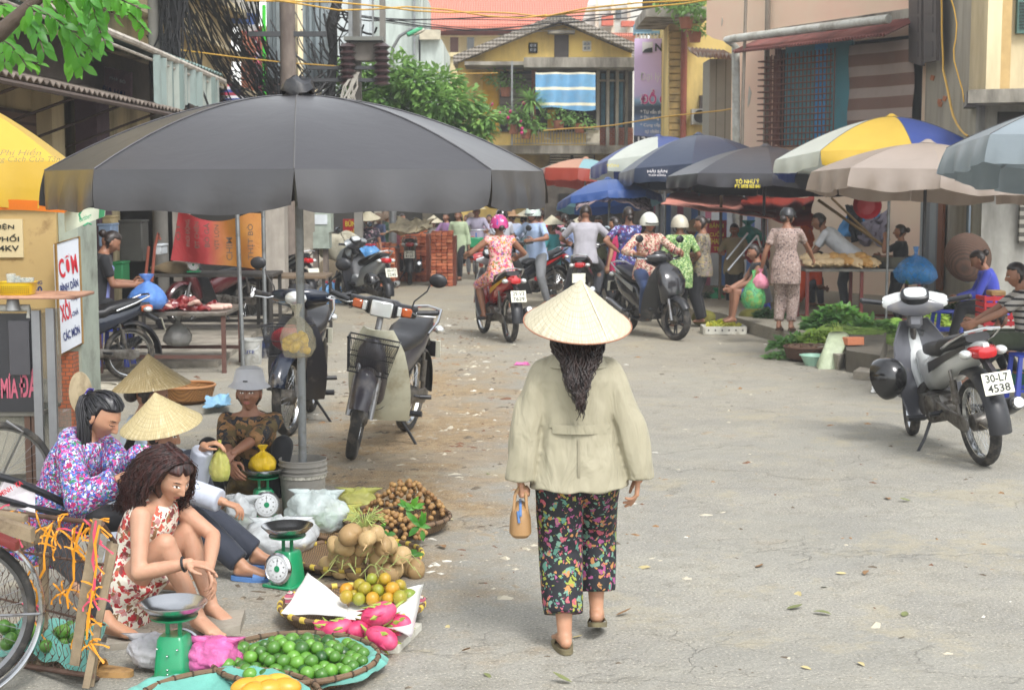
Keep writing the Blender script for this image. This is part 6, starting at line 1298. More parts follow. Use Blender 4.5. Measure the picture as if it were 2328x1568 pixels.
for lb,x,y,Y,r,h,m in(('white paint bucket under the right end of the meat table',572,828,17.9,.13,.30,mat('pail_white','a9aaa6',.5,dirt='6a665c',ds=5)),('dark blue paint bucket beside the white one under the slanting pole',606,812,18.6,.13,.24,mat('pail_navy','2f3a52',.5,dirt='8f8a80',ds=4,dt=.55))):
    t=T('paint_bucket',lb,'bucket',G(x,y)); mb=MB(); mb.lathe([(.001,0),(r*.86,0),(r,h),(r+.008,h),(r+.008,h-.02),(r*.98,h-.02),(r*.9,.03),(.001,.03)],n=24); O(mb,'pail',m,t)
    ttext(t,'LITE',TM[t.name].translation+V((-.06,-r*1.0-.012,.14)),(1,0,0),(0,0,1),.12,.04,LB if r>0 and 'white' in lb else LW,.02)
    mb=MB(); mb.tube([(-r,0,h-.02),(-r*.7,-r*.8,h-.1),(0,-r*1.08,h-.15),(r*.7,-r*.8,h-.1),(r,0,h-.02)],.003,4); O(mb,'handle',CHR,t)
bag('grey translucent rubbish bag hanging below the meat table',(-3.75,17.2,.28),.15,.34,plastic('greybag','8d8f8c',.7),seed=6,cmat=MEAT[0])
# ================= brick stacks: every visible brick =================
BM=[fruitmat('loose_brick','93482f','cc7a56',.9,coat=0,spots='5d3a2e'),fruitmat('loose_brick_pale','a85a3e','cc8862',.9,coat=0,spots='8a5a48')]
mb=MB(); mb.box((0,0,0),(.103,.22,.060),ch=.006); bme=[mesh(mb,'brick',[m]) for m in BM]; rn=random.Random(9); first=True; nb=0
def stack(x0,x1,ytop,ybot,lab,order):
    global nb
    Y=7350/(ybot-415)+.0; X0=P(x0,415,Y).x; X1=P(x1,415,Y).x; n_=max(3,int((X1-X0)/.112)); hh=CAMZ+(415-ytop)*Y/FP; rows=max(3,int(hh/.068))
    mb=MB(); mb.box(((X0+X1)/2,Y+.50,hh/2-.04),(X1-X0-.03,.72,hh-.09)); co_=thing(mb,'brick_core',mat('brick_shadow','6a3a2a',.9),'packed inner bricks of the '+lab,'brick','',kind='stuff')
    for r in range(rows):
        for i in range(n_):
            if nb>=296: return
            o=bpy.data.objects.new('brick',bme[rn.random()<.3]); COL.objects.link(o); o.location=(X0+.056+i*.112+rn.uniform(-.006,.006),Y+.11+rn.uniform(-.035,.035),.033+r*.068); o.rotation_euler=(0,0,rn.gauss(0,.03)); nb+=1
            tag(o,'red clay brick stacked in the '+lab,'brick','bricks in the '+lab)
    for i in range(n_):
        for j in range(2):
            if nb<296 and rn.random()<.9: 
                o=bpy.data.objects.new('brick',bme[rn.random()<.3]); COL.objects.link(o); o.location=(X0+.056+i*.112,Y+.35+.23*j,hh+.0+rn.uniform(-.02,.0)); nb+=1; tag(o,'red clay brick stacked in the '+lab,'brick','bricks in the '+lab)
stack(978,1037,528,650,'right-hand brick stack beside the walking woman',0); stack(907,977,524,640,'middle brick stack under the tarpaulin',1); stack(832,902,556,655,'low left brick stack behind the scooter',2)
tarp('crumpled canvas tarpaulin thrown over the middle brick stack',[P(880,532,30.5),P(972,520,30.4),P(985,498,31.6),P(900,500,31.6)],mat('canvas','9d9278',.9,var=.15,dirt='6a604c',ds=4),amp=.14,nu=20,nv=12)
t=T('sack','dirty white sack bundle heaped left of the brick stacks','sack',P(765,570,28)); mb=MB(); mb.sph(P(765,565,28),(.32,.3,.24),22,14); mb.sph(P(790,550,28.2),(.22,.2,.18),18,12); mb.noisy(.09,4); O(mb,'cloth',mat('dirty_white','aaa592',.95,var=.12,dirt='6f6a5a',ds=4),t,world=True)
mb=MB(); c=G(770,640); mb.lathe([(.001,.55),(.3,.45),(.7,.2),(1.0,.0)],(c.x,c.y+.5,0),24); mb.noisy(.06,4); thing(mb,'sand_heap',mat('sand','9a8a70',.98,var=.15,vs=20,bump=.01),'heap of grey builder sand left of the brick stacks','sand','',kind='stuff')
BOT=mat('bottle_blue','5f9fd8',.12,alpha=.6,coat=.5); rn=random.Random(4)
mb=MB(); mb.lathe([(.001,0),(.125,0),(.13,.03),(.13,.24),(.12,.27),(.05,.33),(.032,.345),(.032,.375),(.001,.375)],n=18); m1=mesh(mb,'bottle',BOT); mb=MB(); mb.lathe([(.036,.355),(.036,.39),(.001,.392)],n=14); m2=mesh(mb,'cap',mat('cap_red','a02838',.4))
for i,(x,y) in enumerate(((742,690),(752,684),(762,688),(806,620),(818,616),(830,620),(842,614),(848,622),(812,606),(836,604))):
    t=T('water_bottle','large blue water bottle standing on the pavement edge behind the grey pole' if i<3 else 'large blue water bottle with red cap behind the grey scooter','bottle',G(x,y) if i<3 else V((P(x,y,27.5).x,27.5+.2*(i%2),.62+.0*i)),group='water bottles on the pavement' if i<3 else 'water bottles behind the scooter')
    for me_,nm in((m1,'bottle'),(m2,'cap')): o=bpy.data.objects.new(nm,me_); COL.objects.link(o); o.parent=t
box('pale crate carrying the blue water bottles behind the scooter',800,622,856,660,27.3,mat('crate_pale','8a8f92',.6),.6)
# ================= motorbikes =================
WH=paint('moped_white','b4b7b6'); SGR=mat('shield_grey','55565c',.35,var=.08,coat=.3,dirt='7c766c',ds=5,dt=.68); SBK=mat('shield_black','222327',.35,var=.1,coat=.3,dirt='6a665e',ds=5,dt=.68); RED=paint('red','a81c20'); NAVY=paint('navy','141d2e'); BLK2=paint('black','1c1c20'); SIL=paint('silver','9ea3a6',.5,.3); TEAL=paint('teal','1c6f78'); CRS=mat('shield_cream','b9b8a4',.4,coat=.3,dirt='8a7a5c',ds=4,dt=.58); BLU=paint('blue','2560a8')
t,S_=placebike((2092,992),(2226,1052),'white and dark grey moped with plate 30-L7 4538 parked on the right',WH,SGR,'wave',plate=('30-L7','4538'),steer=-14,roll=-8,mirrors=(0,0),scl=1.16,accent=mat('accent_black','1a1a1d',.3))
c=TM[t.name]@V((-.23,.10,.45)); h=helmet(Matrix.Translation((-.30,.22,.52))@Matrix.Rotation(R(70),4,'X')@Matrix.Rotation(R(30),4,'Y'),paint('helmet_black','101012'),PLB,t,vis=False,name='hanging_helmet')
t,S_=placebike((822,1035),(912,985),'old cream and black moped with wire basket parked beside the umbrella',mat('old_purple_black','35323a',.35,coat=.3,dirt='6a625a',ds=5,dt=.6),CRS,'dream',steer=14,roll=-7,mirrors=(1,0),basket=True,stand=True,scl=1.15)
t,S_=placebike((610,1030),(735,905),'dark blue moped carrying a basket with a red bundle behind the umbrella pole',NAVY,mat('shield_bluegrey','2a2a30',.35,coat=.3,dirt='7c766c',ds=5,dt=.68),'wave',steer=-10,roll=-4,basket=True,scl=1.14)
mb=MB(); mb.M=S_@Matrix.Translation((0,.60,.72)); mb.sph((0,0,0),(.13,.09,.10),18,12); mb.noisy(.02,8); O(mb,'basket_load',mat('red_bag','8a1a28',.35,coat=.3),t)
t,S_=placebike((1100,757),(1160,778),'red moped with yellow stripes and lit indicator ridden by the woman in floral pyjamas',RED,SIL,'wave',plate=('29-V3','7629'),mirrors=(0,0),stand=False,accent=mat('accent_yellow','d0a020',.4),tail=LENSR,scl=1.08)
placebike((1148,700),(1250,692),'black and red moped ridden by the man in the pale blue shirt',BLK2,SBK,'wave',mirrors=(1,1),stand=False,accent=RED,scl=1.08)
placebike((1552,776),(1412,750),'big black and silver scooter carrying the woman in the white helmet',mat('paint_black_grey','26262a',.2,coat=.7,var=.05),SBK,'scooter',steer=12,accent=paint('silver','9ea3a6'),roll=3,scl=1.08)
placebike((1345,700),(1318,726),'dark scooter seen from behind under the grey-shirted man',BLK2,SBK,'scooter',mirrors=(1,1),roll=-2,scl=1.08)
placebike((1400,640),(1290,640),'blue and white moped half hidden behind the grey-shirted man',BLU,SBK,'wave',mirrors=(0,0),accent=paint('white','d2d4d0'),scl=1.08)
placebike((778,690),(880,706),'silver scooter with a black helmet hanging on it before the brick stacks',SIL,SBK,'scooter',steer=16,plate=('30-H1','2245'),scl=1.08)
placebike((935,628),(930,660),'small dusty moped with orange lens parked against the brick stacks',mat('dusty','6f655a',.6),SBK,'wave',plate=('29-H2','8150'),mirrors=(0,0))
placebike((585,692),(700,706),'black moped with slim silver tail parked on the left pavement',BLK2,SBK,'wave',mirrors=(1,0),accent=paint('silver','9ea3a6'),scl=1.08)
placebike((430,742),(555,730),'dark red moped half hidden behind the meat table',paint('maroon','4c1c20'),SBK,'wave',mirrors=(0,0),scl=1.08)
placebike((95,880),(245,868),'dark blue moped with numbered plate parked behind the menu board',NAVY,SBK,'wave',plate=('51-','1101'),mirrors=(0,0),tail=LENSO,scl=1.0)
placebike((2100,705),(2225,690),'teal and cream scooter-style moped parked behind the herb seller',TEAL,CRS,'wave',steer=15,mirrors=(1,1))
placebike((1990,705),(1925,660),'dark motorbike parked behind the poultry table',BLK2,SBK,'wave',mirrors=(1,1),scl=1.08)
placebike((1960,650),(2020,640),'grey motorbike under a dust sheet against the blue tarpaulin',mat('dusty_grey','5f5c5a',.6),SBK,'wave',mirrors=(0,1),scl=1.08)
HB=paint('helmet_black','101012'); t=T('hanging_helmet','glossy black helmet hanging on the side of the silver scooter','helmet',P(845,640,24.6)); helmet(Matrix.Rotation(R(200),4,'Z')@Matrix.Rotation(R(25),4,'Y'),HB,PLB,t,name='shell')
# ================= fruit and baskets in the foreground =================
def inst(me,name,label,cat,group,loc,rot=(0,0,0),s=1):
    o=bpy.data.objects.new(name,me); COL.objects.link(o); o.location=loc; o.rotation_euler=rot; o.scale=(s,s,s) if not hasattr(s,'__len__') else s; return tag(o,label,cat,group)
LIME=fruitmat('lime_skin','1c4a12','5f9230'); LIMES=[]
for i in range(3):
    mb=MB(); mb.sph((0,0,0),(.0255,.0255,.0265),20,14,fn=lambda p:p*(1+.02*noise.noise(p*60+V((i,0,0))))); mb.sph((0,0,.0262),(.004,.004,.002),8,4,); LIMES.append(mesh(mb,'lime',LIME))
def heap(meshes,name,label,cat,group,c,r,layers,d,rn,squash=.8,rot=True,ss=(.85,1.12),z0=.02,ry=None):
    """pile: layers of fruit on a shallow dish"""
    c=V(c); out=[]; ry=ry or r
    for L in range(layers):
        k=(1-L/layers*.95); RX=r*k; RY=ry*k; step=d*.98; y=-RY
        row=0
        while y<=RY:
            x=-RX+(step/2 if (row+L)%2 else 0)
            while x<=RX:
                if (x/RX)**2+(y/RY)**2<=1.0:
                    z=z0+d*.5+L*d*squash+ .25*((x/r)**2+(y/ry)**2)*d; p=c+V((x+rn.uniform(-.1,.1)*d,y+rn.uniform(-.1,.1)*d,z+rn.uniform(-.08,.08)*d))
                    out.append(inst(rn.choice(meshes),name,label,cat,group,p,(rn.uniform(0,6),rn.uniform(0,6),rn.uniform(0,6)) if rot else (0,0,0),rn.uniform(*ss)))
                x+=step
            y+=step*.88; row+=1
    return out
def clothring(label,c,r,m,lift=.05,seed=1,name='cloth',ry=None,over=1.12,gap=None):
    """crumpled cloth lining a tray: centre sunk, edge ruffled over the rim"""
    t=T(name,label,'cloth',c); mb=MB(); ry=ry or r
    def fn(u,v):
        a=2*PI*u; e=noise.noise(V((math.cos(a)*1.7+seed,math.sin(a)*1.7,seed*2))); e2=noise.noise(V((math.cos(a)*5,math.sin(a)*5+seed,v*3))); rr=v*(over+.16*e)
        z=.012+ (lift+.035*e)*smooth(.55,.95,v)+ .018*e2*smooth(.4,1,v)-.05*smooth(.98,1.25,rr)
        return (r*rr*math.cos(a),ry*rr*math.sin(a),z)
    mb.grid(fn,72,18,.003); O(mb,'fabric',m,t,ang=None); return t
TEALC=cloth('teal_cloth','5f9e92',.008,.8,.12); rn=random.Random(31)
# lime tray in front
c=G(672,1500,.06); c=V((c.x,c.y,0)); KS=7350/(1500-415)/FP
tray('wide dark bamboo tray heaped with green limes on teal cloth',c,.355,.075); clothring('teal cloth lining the front tray under the limes',c,.33,TEALC,.06,3); heap(LIMES,'lime','green lime piled on the teal cloth in the front bamboo tray','lime','limes in the front tray',c,.30,3,.060,rn,.62,ss=(1.0,1.28),z0=.025,ry=.27)
# mango tray at the very bottom
c=G(520,1600,.05); c=V((c.x,c.y,0)); tray('bamboo tray with yellow mangoes cut off by the bottom edge',c,.36,.075); clothring('teal cloth draped over the bottom tray of mangoes',c+V((-.05,.03,.0)),.33,TEALC,.085,8)
MG=fruitmat('mango_skin','c98a1c','c9a83a',.4); mb=MB(); mb.sph((0,0,0),(.06,.042,.036),20,14,fn=lambda p:V((p.x,p.y*(1+.15*p.x/.06),p.z))); mg=mesh(mb,'mango',MG)
for x,y,a in((560,1562,.5),(598,1556,.2),(632,1552,-.2),(612,1566,.6),(575,1572,1),(648,1562,.1)): p=G(x,y,.10); inst(mg,'mango','yellow-orange mango lying in the bottom tray','mango','mangoes in the bottom tray',p,(0,0,a),1.1)
# dragon fruit on a white board
c=G(855,1445,.02); pb_=[(760,1492),(900,1480),(957,1428),(835,1418)]
mb=MB(); mb.prism([(G(x,y).x,G(x,y).y) for x,y in ((790,1490),(905,1484),(958,1432),(870,1420),(770,1440))],.035); mb.noisy(.004,12); thing(mb,'foam_board',mat('foam_white','c8c6bb',.85,dirt='9a9484',ds=9,dt=.62),'dirty white foam board under the pink dragon fruit','board')
DF=NT('dragonfruit_skin'); DF.col(DF.ramp(DF.noise(14,3),[(.3,'b02050'),(.6,'cf4a72'),(.8,'c97888')])); DF.p(Roughness=.45); DFG=mat('dragonfruit_tip','8a9a3c',.6,var=.3,vs=30)
def dragon(loc,rot,s,lab):
    t=T('dragon_fruit',lab,'dragon fruit',loc,rot=rot,group=None); rn2=random.Random(int(loc[0]*1000)); mb=MB(); mb.sph((0,0,0),(.078*s,.05*s,.048*s),24,16); mb.noisy(.006,18); O(mb,'skin',DF.m,t)
    for k in range(16):
        a=rn2.uniform(0,6.28); x=rn2.uniform(-.055,.06)*s; r=.05*s*math.sqrt(max(.05,1-(x/(.078*s))**2)); mb=MB(); n_=V((0,math.cos(a),math.sin(a))); b_=V((x,n_.y*r*.9,n_.z*r*.9))
        tip=b_+n_*.014*s+V((-.034*s,0,0)); s2=V((1,0,0)).cross(n_)*.013*s; mb.add([b_-s2,b_+s2,tip,b_+n_*.006*s+V((.012*s,0,0))],[(0,2,3),(3,2,1),(0,1,2)]); mb.mi=0; O(mb,'scale_leaf',[DF.m,DFG][k%3!=0],t)
    mb=MB(); mb.tube([(.07*s,0,0),(.095*s,.005,.01),(.12*s,0,.02)],[.008,.007,.004],6); O(mb,'stem',DFG,t)
for i,(x,y,z,rz,s,lab) in enumerate(((868,1450,.085,2.6,1.05,'pink dragon fruit lying frontmost on the foam board'),(900,1418,.085,2.9,.95,'pink dragon fruit at the right end of the pile on the foam board'),(862,1395,.15,.5,1.1,'topmost pink dragon fruit resting on the pile'),(818,1432,.085,1.2,1.0,'pink dragon fruit upright in the middle of the pile'),(768,1430,.085,.2,1.0,'pink dragon fruit at the left behind the limes'),(742,1432,.07,-.6,.85,'small pink dragon fruit furthest left behind the limes'))): p=G(x,y,z); dragon(p,(rn.uniform(-.4,.4),-.2+.4*(i%2),rz),s,lab)
# oranges on white paper
c=G(800,1388,.05); c=V((c.x,c.y,0)); tray('bamboo tray with yellow-banded rim and pink ties holding oranges on white paper',c,.345,.085,yellow=True)
mb=MB(); WP=mat('white_paper','d3d3d0',.7,var=.02)
def paper(pts,h,nm,lab):
    t=T(nm,lab,'paper',pts[0]); a,b_,c_,d=[V(p) for p in pts]; mb=MB(); mb.grid(lambda u,v:(a.lerp(b_,u)).lerp(d.lerp(c_,u),v)+V((0,0,-h*math.sin(PI*u)*math.sin(PI*v)))+noise.noise_vector(V((u*3,v*3,h*9)))*.012,16,12,.002); O(mb,'sheet',WP,t,world=True,ang=None)
paper([G(640,1392,.11),G(800,1405,.05),G(790,1370,.06),G(700,1300,.24)],.02,'paper_sheet','big white paper sheet folded up at the left of the orange tray')
paper([G(780,1402,.06),G(935,1445,.09),G(966,1326,.15),G(800,1360,.07)],.03,'paper_sheet','white paper sheet under the oranges with its corner raised at the right')
ORA=fruitmat('orange_skin','6f8826','c08518',.45,spots='8a7a3c'); mb=MB(); mb.sph((0,0,0),(.034,.034,.032),20,14); om=mesh(mb,'orange',ORA); c=G(857,1388,.05)
heap([om],'orange','green to orange mottled orange heaped on the white paper','orange','oranges on the white paper',(c.x,c.y+.06,.05),.185,3,.068,rn,.6,z0=.02,ry=.13)
for x,y in((655,1360),(952,1370)):
    mb=MB(); p=G(x,y,.09); mb.tube([p+V((-.02,0,-.03)),p+V((.0,.0,0)),p+V((.02,.0,.03))],[.02,.024,.02],10); mb.noisy(.006,30); thing(mb,'ribbon_tie',stripes('pink_ribbon',[('c0647a',2),('3a2a2a',.4),('d0c0b8',1)],40,'Z'),'pink ribbon wound round the %s handle of the orange tray'%('left' if x<800 else 'right'),'ribbon')
# jicama roots
c=G(838,1265,.04); c=V((c.x,c.y,0)); tray('shallow bamboo tray with yellow bands holding pale jicama roots',V((G(815,1275).x,c.y-.02,0)),.36,.06,yellow=True)
JM=fruitmat('jicama_skin','94784f','b89d6e',.75,spots='8a6c45'); JMS=[]
for k in range(4):
    mb=MB(); r=.048+.004*k
    mb.sph((0,0,0),(r,r,r*.85),20,14,fn=lambda p:p*(1+.09*math.cos(math.atan2(p.y,p.x)*(2+k%3)+k))+V((0,0,-.02*max(0,-p.z/r)**2))); mb.tube([(0,0,-r*.8),(.006,.003,-r*1.25),(.02,.01,-r*1.9)],[.012,.005,.0015],6); JMS.append(mesh(mb,'jicama',JM))
rn=random.Random(8)
for (cx,cy,z0_,n_,rx,ry) in((838,1290,.05,13,.26,.10),(830,1262,.12,12,.22,.11),(818,1240,.20,9,.17,.10),(822,1218,.28,5,.10,.08)):
    for i in range(n_):
        a=2*PI*i/n_+rn.uniform(-.2,.2); c=G(cx,cy,z0_); k=rn.uniform(.55,1); p=V((c.x+rx*k*math.cos(a),c.y+ry*k*math.sin(a),z0_+rn.uniform(-.01,.02))); inst(JMS[i%4],'jicama_root','pale brown jicama root tied in the heap behind the small green scale','jicama','jicama roots on the tray',p,(rn.uniform(-1.3,1.3),rn.uniform(-1.3,1.3),rn.uniform(0,6)),rn.uniform(.8,1.15))
t=T('root_stems','tuft of pale green stems sticking up from the jicama heap','stems',G(822,1200,.3)); mb=MB(); c=G(828,1205,.30)
for i in range(46): a=rn.uniform(0,6.28); mb.tube([c,c+V((math.cos(a)*.04,math.sin(a)*.04,rn.uniform(.03,.09))),c+V((math.cos(a)*.11,math.sin(a)*.08,rn.uniform(.02,.13)))],.0022,4)
for i in range(40): p=G(rn.uniform(745,935),rn.uniform(1225,1300),rn.uniform(.05,.22)); a=rn.uniform(0,6.28); mb.tube([p,p+V((math.cos(a)*.04,-.03,.02)),p+V((math.cos(a)*.10,-.05,-.03))],.0018,4)
O(mb,'stalk',mat('pale_green_stem','9aa860',.7,var=.25),t,world=True)['kind']='stuff'
# longans
LG_=fruitmat('longan_skin','7a5630','a07d48',.7,spots='7a5a34'); mb=MB(); mb.sph((0,0,0),.0165,14,10); lm=mesh(mb,'longan',LG_)
cb=G(915,1200,.03); cb=V((cb.x,cb.y+.05,0)); cf=G(895,1225,.03); cf=V((cf.x,cf.y,0))
tray('dark bamboo tray holding the rear pile of brown longans',V((G(905,1190).x,cb.y+.02,0)),.33,.09); tray('dark bamboo tray left of the longans behind the jicama heap',V((G(800,1235).x,G(800,1235).y+.05,0)),.30,.085)
cnt=0
def longans(cx,cy,rx,ry,H_,n_,lab,grp):
    global cnt
    c=G(cx,cy); ok=[]
    for i in range(n_*3):
        if len(ok)>=n_: break
        a=rn.uniform(0,6.28); q=rn.random()**.5; h=H_*(1-q**1.6); p=V((c.x+rx*q*math.cos(a),c.y+ry*q*math.sin(a),.06+h*rn.uniform(.75,1.0)))
        if all((p-o_).length>.024 for o_ in ok): ok.append(p); inst(lm,'longan',lab,'longan',grp,p,(rn.uniform(0,6),0,0),rn.uniform(.9,1.12))
longans(922,1192,.27,.17,.24,135,'brown longan in the tall rear pile topped with leaves','longans in the rear pile'); longans(885,1238,.22,.14,.15,95,'yellowish brown longan spilling from the front pile beside the jicama','longans in the front pile')
t=T('leaf_sprig','green leaves on twigs stuck in the longan piles','leaves',G(935,1130,.3)); mb=MB(); 
for x,y,z,n_ in((936,1150,.30,9),(960,1190,.20,10),(905,1245,.14,5),(925,1250,.12,5),(870,1205,.16,3)):
    c=G(x,y,z)+V((0,-.06,0)); 
    for i in range(n_): a=rn.uniform(0,6.28); leafmb(mb,c+V((rn.uniform(-.03,.03),0,rn.uniform(-.02,.02))),(math.cos(a),-.3,math.sin(a)*.8+.2),(0,-1,.6),rn.uniform(.05,.085),.015,.2)
O(mb,'leaf',LG,t,world=True)['kind']='stuff'; mb=MB()
for x0,y0,x1,y1 in((825,1170,905,1150),(840,1185,880,1200),(938,1105,950,1160)): mb.tube([G(x0,y0,.2),G((x0+x1)/2,(y0+y1)/2-3,.2),G(x1,y1,.2)],.003,5)
O(mb,'twig',BARK,t,world=True)
# yellow-green bags and frosted bags near the bucket
YB=plastic('yellowgreen','c2c466',.55); 
def slump(label,cx,cy,w_,h_,d_,m,seed,Y=None,cm=None,name='plastic_bag',n_=48,cat='bag',amp=.22,z0=0,content=14):
    """open sagging bag or bundle"""
    g=G(cx,cy); t=T(name,label,cat,(g.x,g.y,z0)); mb=MB()
    def fn(p):
        d=p.normalized(); k=1+amp*noise.noise(d*1.6+V((seed,seed*2,0)))+amp*.5*noise.noise(d*4+V((seed,0,0)))
        return V((p.x*k,p.y*k,max(-h_*.48,p.z*k)))
    mb.sph((0,0,h_*.48),(w_/2,d_/2,h_/2),n_,34,fn=fn); 
    for e in(-1,1): mb.loft([((e*w_*.2+e*x,0,h_*(.78+z)),(.05*k,0,0),(0,.012*k,0)) for x,z,k in((0,0,1),(.02,.12,1.0),(.04,.22,1.3))],10,2)
    mb.noisy(.013,13,seed); mb.noisy(.004,34,seed); O(mb,'film',m,t,ang=None)
    if cm:
        q=MB(); r_=random.Random(seed)
        for i in range(content): a=r_.uniform(0,6.28); q.sph((w_*.28*math.cos(a)*r_.random(),d_*.28*math.sin(a)*r_.random(),h_*r_.uniform(.12,.42)),min(w_,h_)*.12,10,7)
        o=O(q,'contents',cm,t); o['kind']='stuff'
    return t
YFL=mat('yellow_flowers','d0a418',.6,var=.2,vs=30); GV=mat('green_veg','5c8a30',.6,var=.3,vs=20)
slump('yellow-tinted bag of cut yellow flowers left of the longans',775,1200,.24,.15,.2,YB,3,cm=YFL); slump('yellow-tinted bag of flowers leaning behind the first one',815,1168,.26,.17,.18,YB,7,cm=YFL)
FRO=plastic('frosted','cfdcdc',.58,.22); slump('big frosted plastic bag full of greens standing before the grey bucket',722,1212,.36,.27,.26,FRO,11,cm=GV,content=26); slump('crumpled clear plastic bag lying behind the small scale',640,1262,.42,.22,.34,plastic('clear','d8dde0',.6,.25),17); slump('clear bag of greens beside the folded brown sack',548,1205,.17,.22,.15,plastic('clear','d8dde0',.6,.25),19,cm=GV)
slump('crumpled white plastic bag on the ground behind the front scale',350,1520,.2,.16,.2,plastic('whitebag','cdccd0',.8,.3),23); slump('bright pink plastic bag beside the front scale',485,1535,.24,.17,.24,plastic('pinkbag','d86aa8',.8,.3),29)
slump('folded brown printed sack holding greens by the rear scale',560,1155,.24,.26,.16,mat('brown_sack','6f5a2c',.6,var=.25,vs=12,dirt='3c331c',ds=14),31,name='sack',cat='sack'); 
mb=MB(); thing(mb,'x',INK,'a b c d','x') if 0 else None
# scales
p=G(655,1330); scale('small green dial scale with steel pan standing beside the jicama heap',(p.x,p.y,0),R(-28),.93); p=G(398,1545); scale('green scale seen from behind at the bottom with screws and steel pan',(p.x,p.y,0),R(170),.98,dial=False)
p=G(600,1180); t=scale('green scale carrying the yellow bag beside the woman in the bucket hat',(p.x,p.y,0),R(20),.95); bag('tied yellow plastic bag on the pan of the rear green scale',(p.x,p.y,.30),.085,.17,plastic('yellow_bag','d8b41c',.9),seed=5,cmat=YFL)
bag('small knotted blue plastic bag in front of the bucket-hat woman',G(548,1150,.0),.06,.26,plastic('blue_bag','1f4fc8',.92),seed=8)
# yellow fruit bag hanging from the umbrella pole
pc=P(676,812,UY-.12); t=bag('clear bag of yellow noodles or bananas hanging from the umbrella pole',(pc.x,UY-.12,pc.z),.105,.33,plastic('clear2','dcd6bc',.30,.3),seed=2,cmat=mat('yellow_strips','d8b020',.55,var=.2,vs=40),content=26)
# big woven basket, lid, white pail, sandal, stone slabs
p=G(425,915); t=tray('large tan woven basket behind the two conical hats',(p.x,p.y,0),.27,.17,m=bamboo('tan_weave','a87a44','6f4a24'),rim=mat('tan_rim','a9764a',.6,var=.15),wraps=0)
p=G(228,930); t=T('pail','white plastic pail half hidden behind the menu pillar','bucket',p); mb=MB(); mb.lathe([(.001,0),(.13,0),(.16,.22),(.17,.22),(.17,.2),(.15,.02)],n=28); O(mb,'shell',WHT,t); mb=MB(); mb.lathe([(.158,.22),(.174,.222),(.174,.232),(.158,.23)],n=28); O(mb,'rim',WHT,t)
mb=MB(); c=P(184,894,12.6); mb.lathe([(.001,-.012),(.16,-.012),(.18,0),(.16,.012),(.001,.012)],c,32,axis=(1,-.28,.1),fn=lambda p,q,i:V((p.x,p.y,p.z))); thing(mb,'wooden_lid',mat('pale_wood_lid','b9a98a',.7,dirt='7a6a4f',ds=5),'round pale lid leaning on the brick pillar','lid')
mb=MB(); mb.prism([(G(x,y).x,G(x,y).y) for x,y in((470,1455),(545,1440),(558,1402),(500,1405),(455,1420))],.04); mb.noisy(.006,10); thing(mb,'stone_slab',CONC,'grey stone slab under the seated woman\'s foot','slab')
mb=MB(); mb.prism([(G(x,y).x,G(x,y).y) for x,y in((240,1480),(330,1470),(345,1445),(250,1440))],.03); thing(mb,'stone_slab',CONC,'flat grey slab beside the tan plastic sandal','slab')
p=G(262,1490,.085); t=T('sandal','single tan perforated plastic sandal lying on the ground','sandal',p); TS=mat('tan_plastic','b08a58',.5,dirt='6a5030',ds=8); sl=slipper((0,0,0),(-1,.25,0),1.12,TS,t,name='sole')
# fallen leaves, scraps
LV=mat('dry_leaf','8a6a48',.9,var=.3,vs=8); LV2=mat('green_leaf_scrap','6f7548',.8,var=.3); 
def lf(k): mb=MB(); leafmb(mb,(0,0,.004),(1,0,0),(0,0,1),.07,.016,-.25 if k%2 else .2); return mesh(mb,'leaf',[LV,LV2,mat('pale_husk','b3a578',.9)][k%3])
lms=[lf(k) for k in range(6)]; rn=random.Random(77)
for i,(x,y) in enumerate(((2020,1136),(2070,1138),(1480,1290),(1720,1290),(1870,1335),(1925,1303),(1966,1307),(1788,1385),(1815,1345),(1400,1400),(1890,1398),(2120,1118),(2275,1118),(1300,1552),(1820,1515),(1225,1070),(1105,1075),(1030,1180),(1000,1240),(960,1300),(1020,1420),(1050,1480),(1100,1530),(1300,1450),(2050,1450),(2060,1390),(1950,1505))): inst(lms[i%6],'fallen_leaf','small dry leaf or husk lying on the open road surface','leaf','fallen leaves on the road',G(x,y,.004),(rn.uniform(-.3,.3),rn.uniform(-.3,.3),rn.uniform(0,6)),rn.uniform(.7,1.5))
n=NT('litter'); v_=n.vor(3,rand=1); sp=n.n('SeparateColor'); n.set(sp.inputs[0],v_.outputs['Color']); n.col(n.ramp(sp.outputs[0],[(0,'5f5548'),(.25,'8d8270'),(.5,'6e4f3c'),(.68,'b3ab98'),(.85,'8a6a48'),(.95,'c9c5ba')],True)); n.p(Roughness=.9)
mb=MB(); rn=random.Random(15)
for i in range(3300):
    if i<1900: x=rn.gauss(-.8,.8); y=rn.uniform(7.6,24); s=abs(rn.gauss(0,.010))+.003
    else: x=rn.uniform(-4,7); y=rn.uniform(6.2,26); s=abs(rn.gauss(0,.008))+.003
    a=rn.uniform(0,6.28); e=rn.uniform(1,2.6); f=rn.uniform(.2,.7); ca,sa=math.cos(a),math.sin(a); vs=[]
    for dx,dy,dz in((-1,-.6,0),(1,-.8,0),(.8,.9,0),(-.9,.7,0),(.1,0,f)): vs.append((x+s*(dx*e*ca-dy*sa),y+s*(dx*e*sa+dy*ca),dz*s*1.2))
    mb.add(vs,[(0,1,4),(1,2,4),(2,3,4),(3,0,4)])
thing(mb,'gravel',n.m,'scattered grit, chips and rubbish crumbs on the road','gravel',kind='stuff',smooth=False)
tarp('pink plastic scrap lying on the road left of the walking woman',[G(1168,829,.01),G(1205,829,.01),G(1200,822,.03),G(1172,824,.02)],plastic('pinkbag','d86aa8',.8,.3),'plastic_scrap',.01,'scrap',8,4,.003)
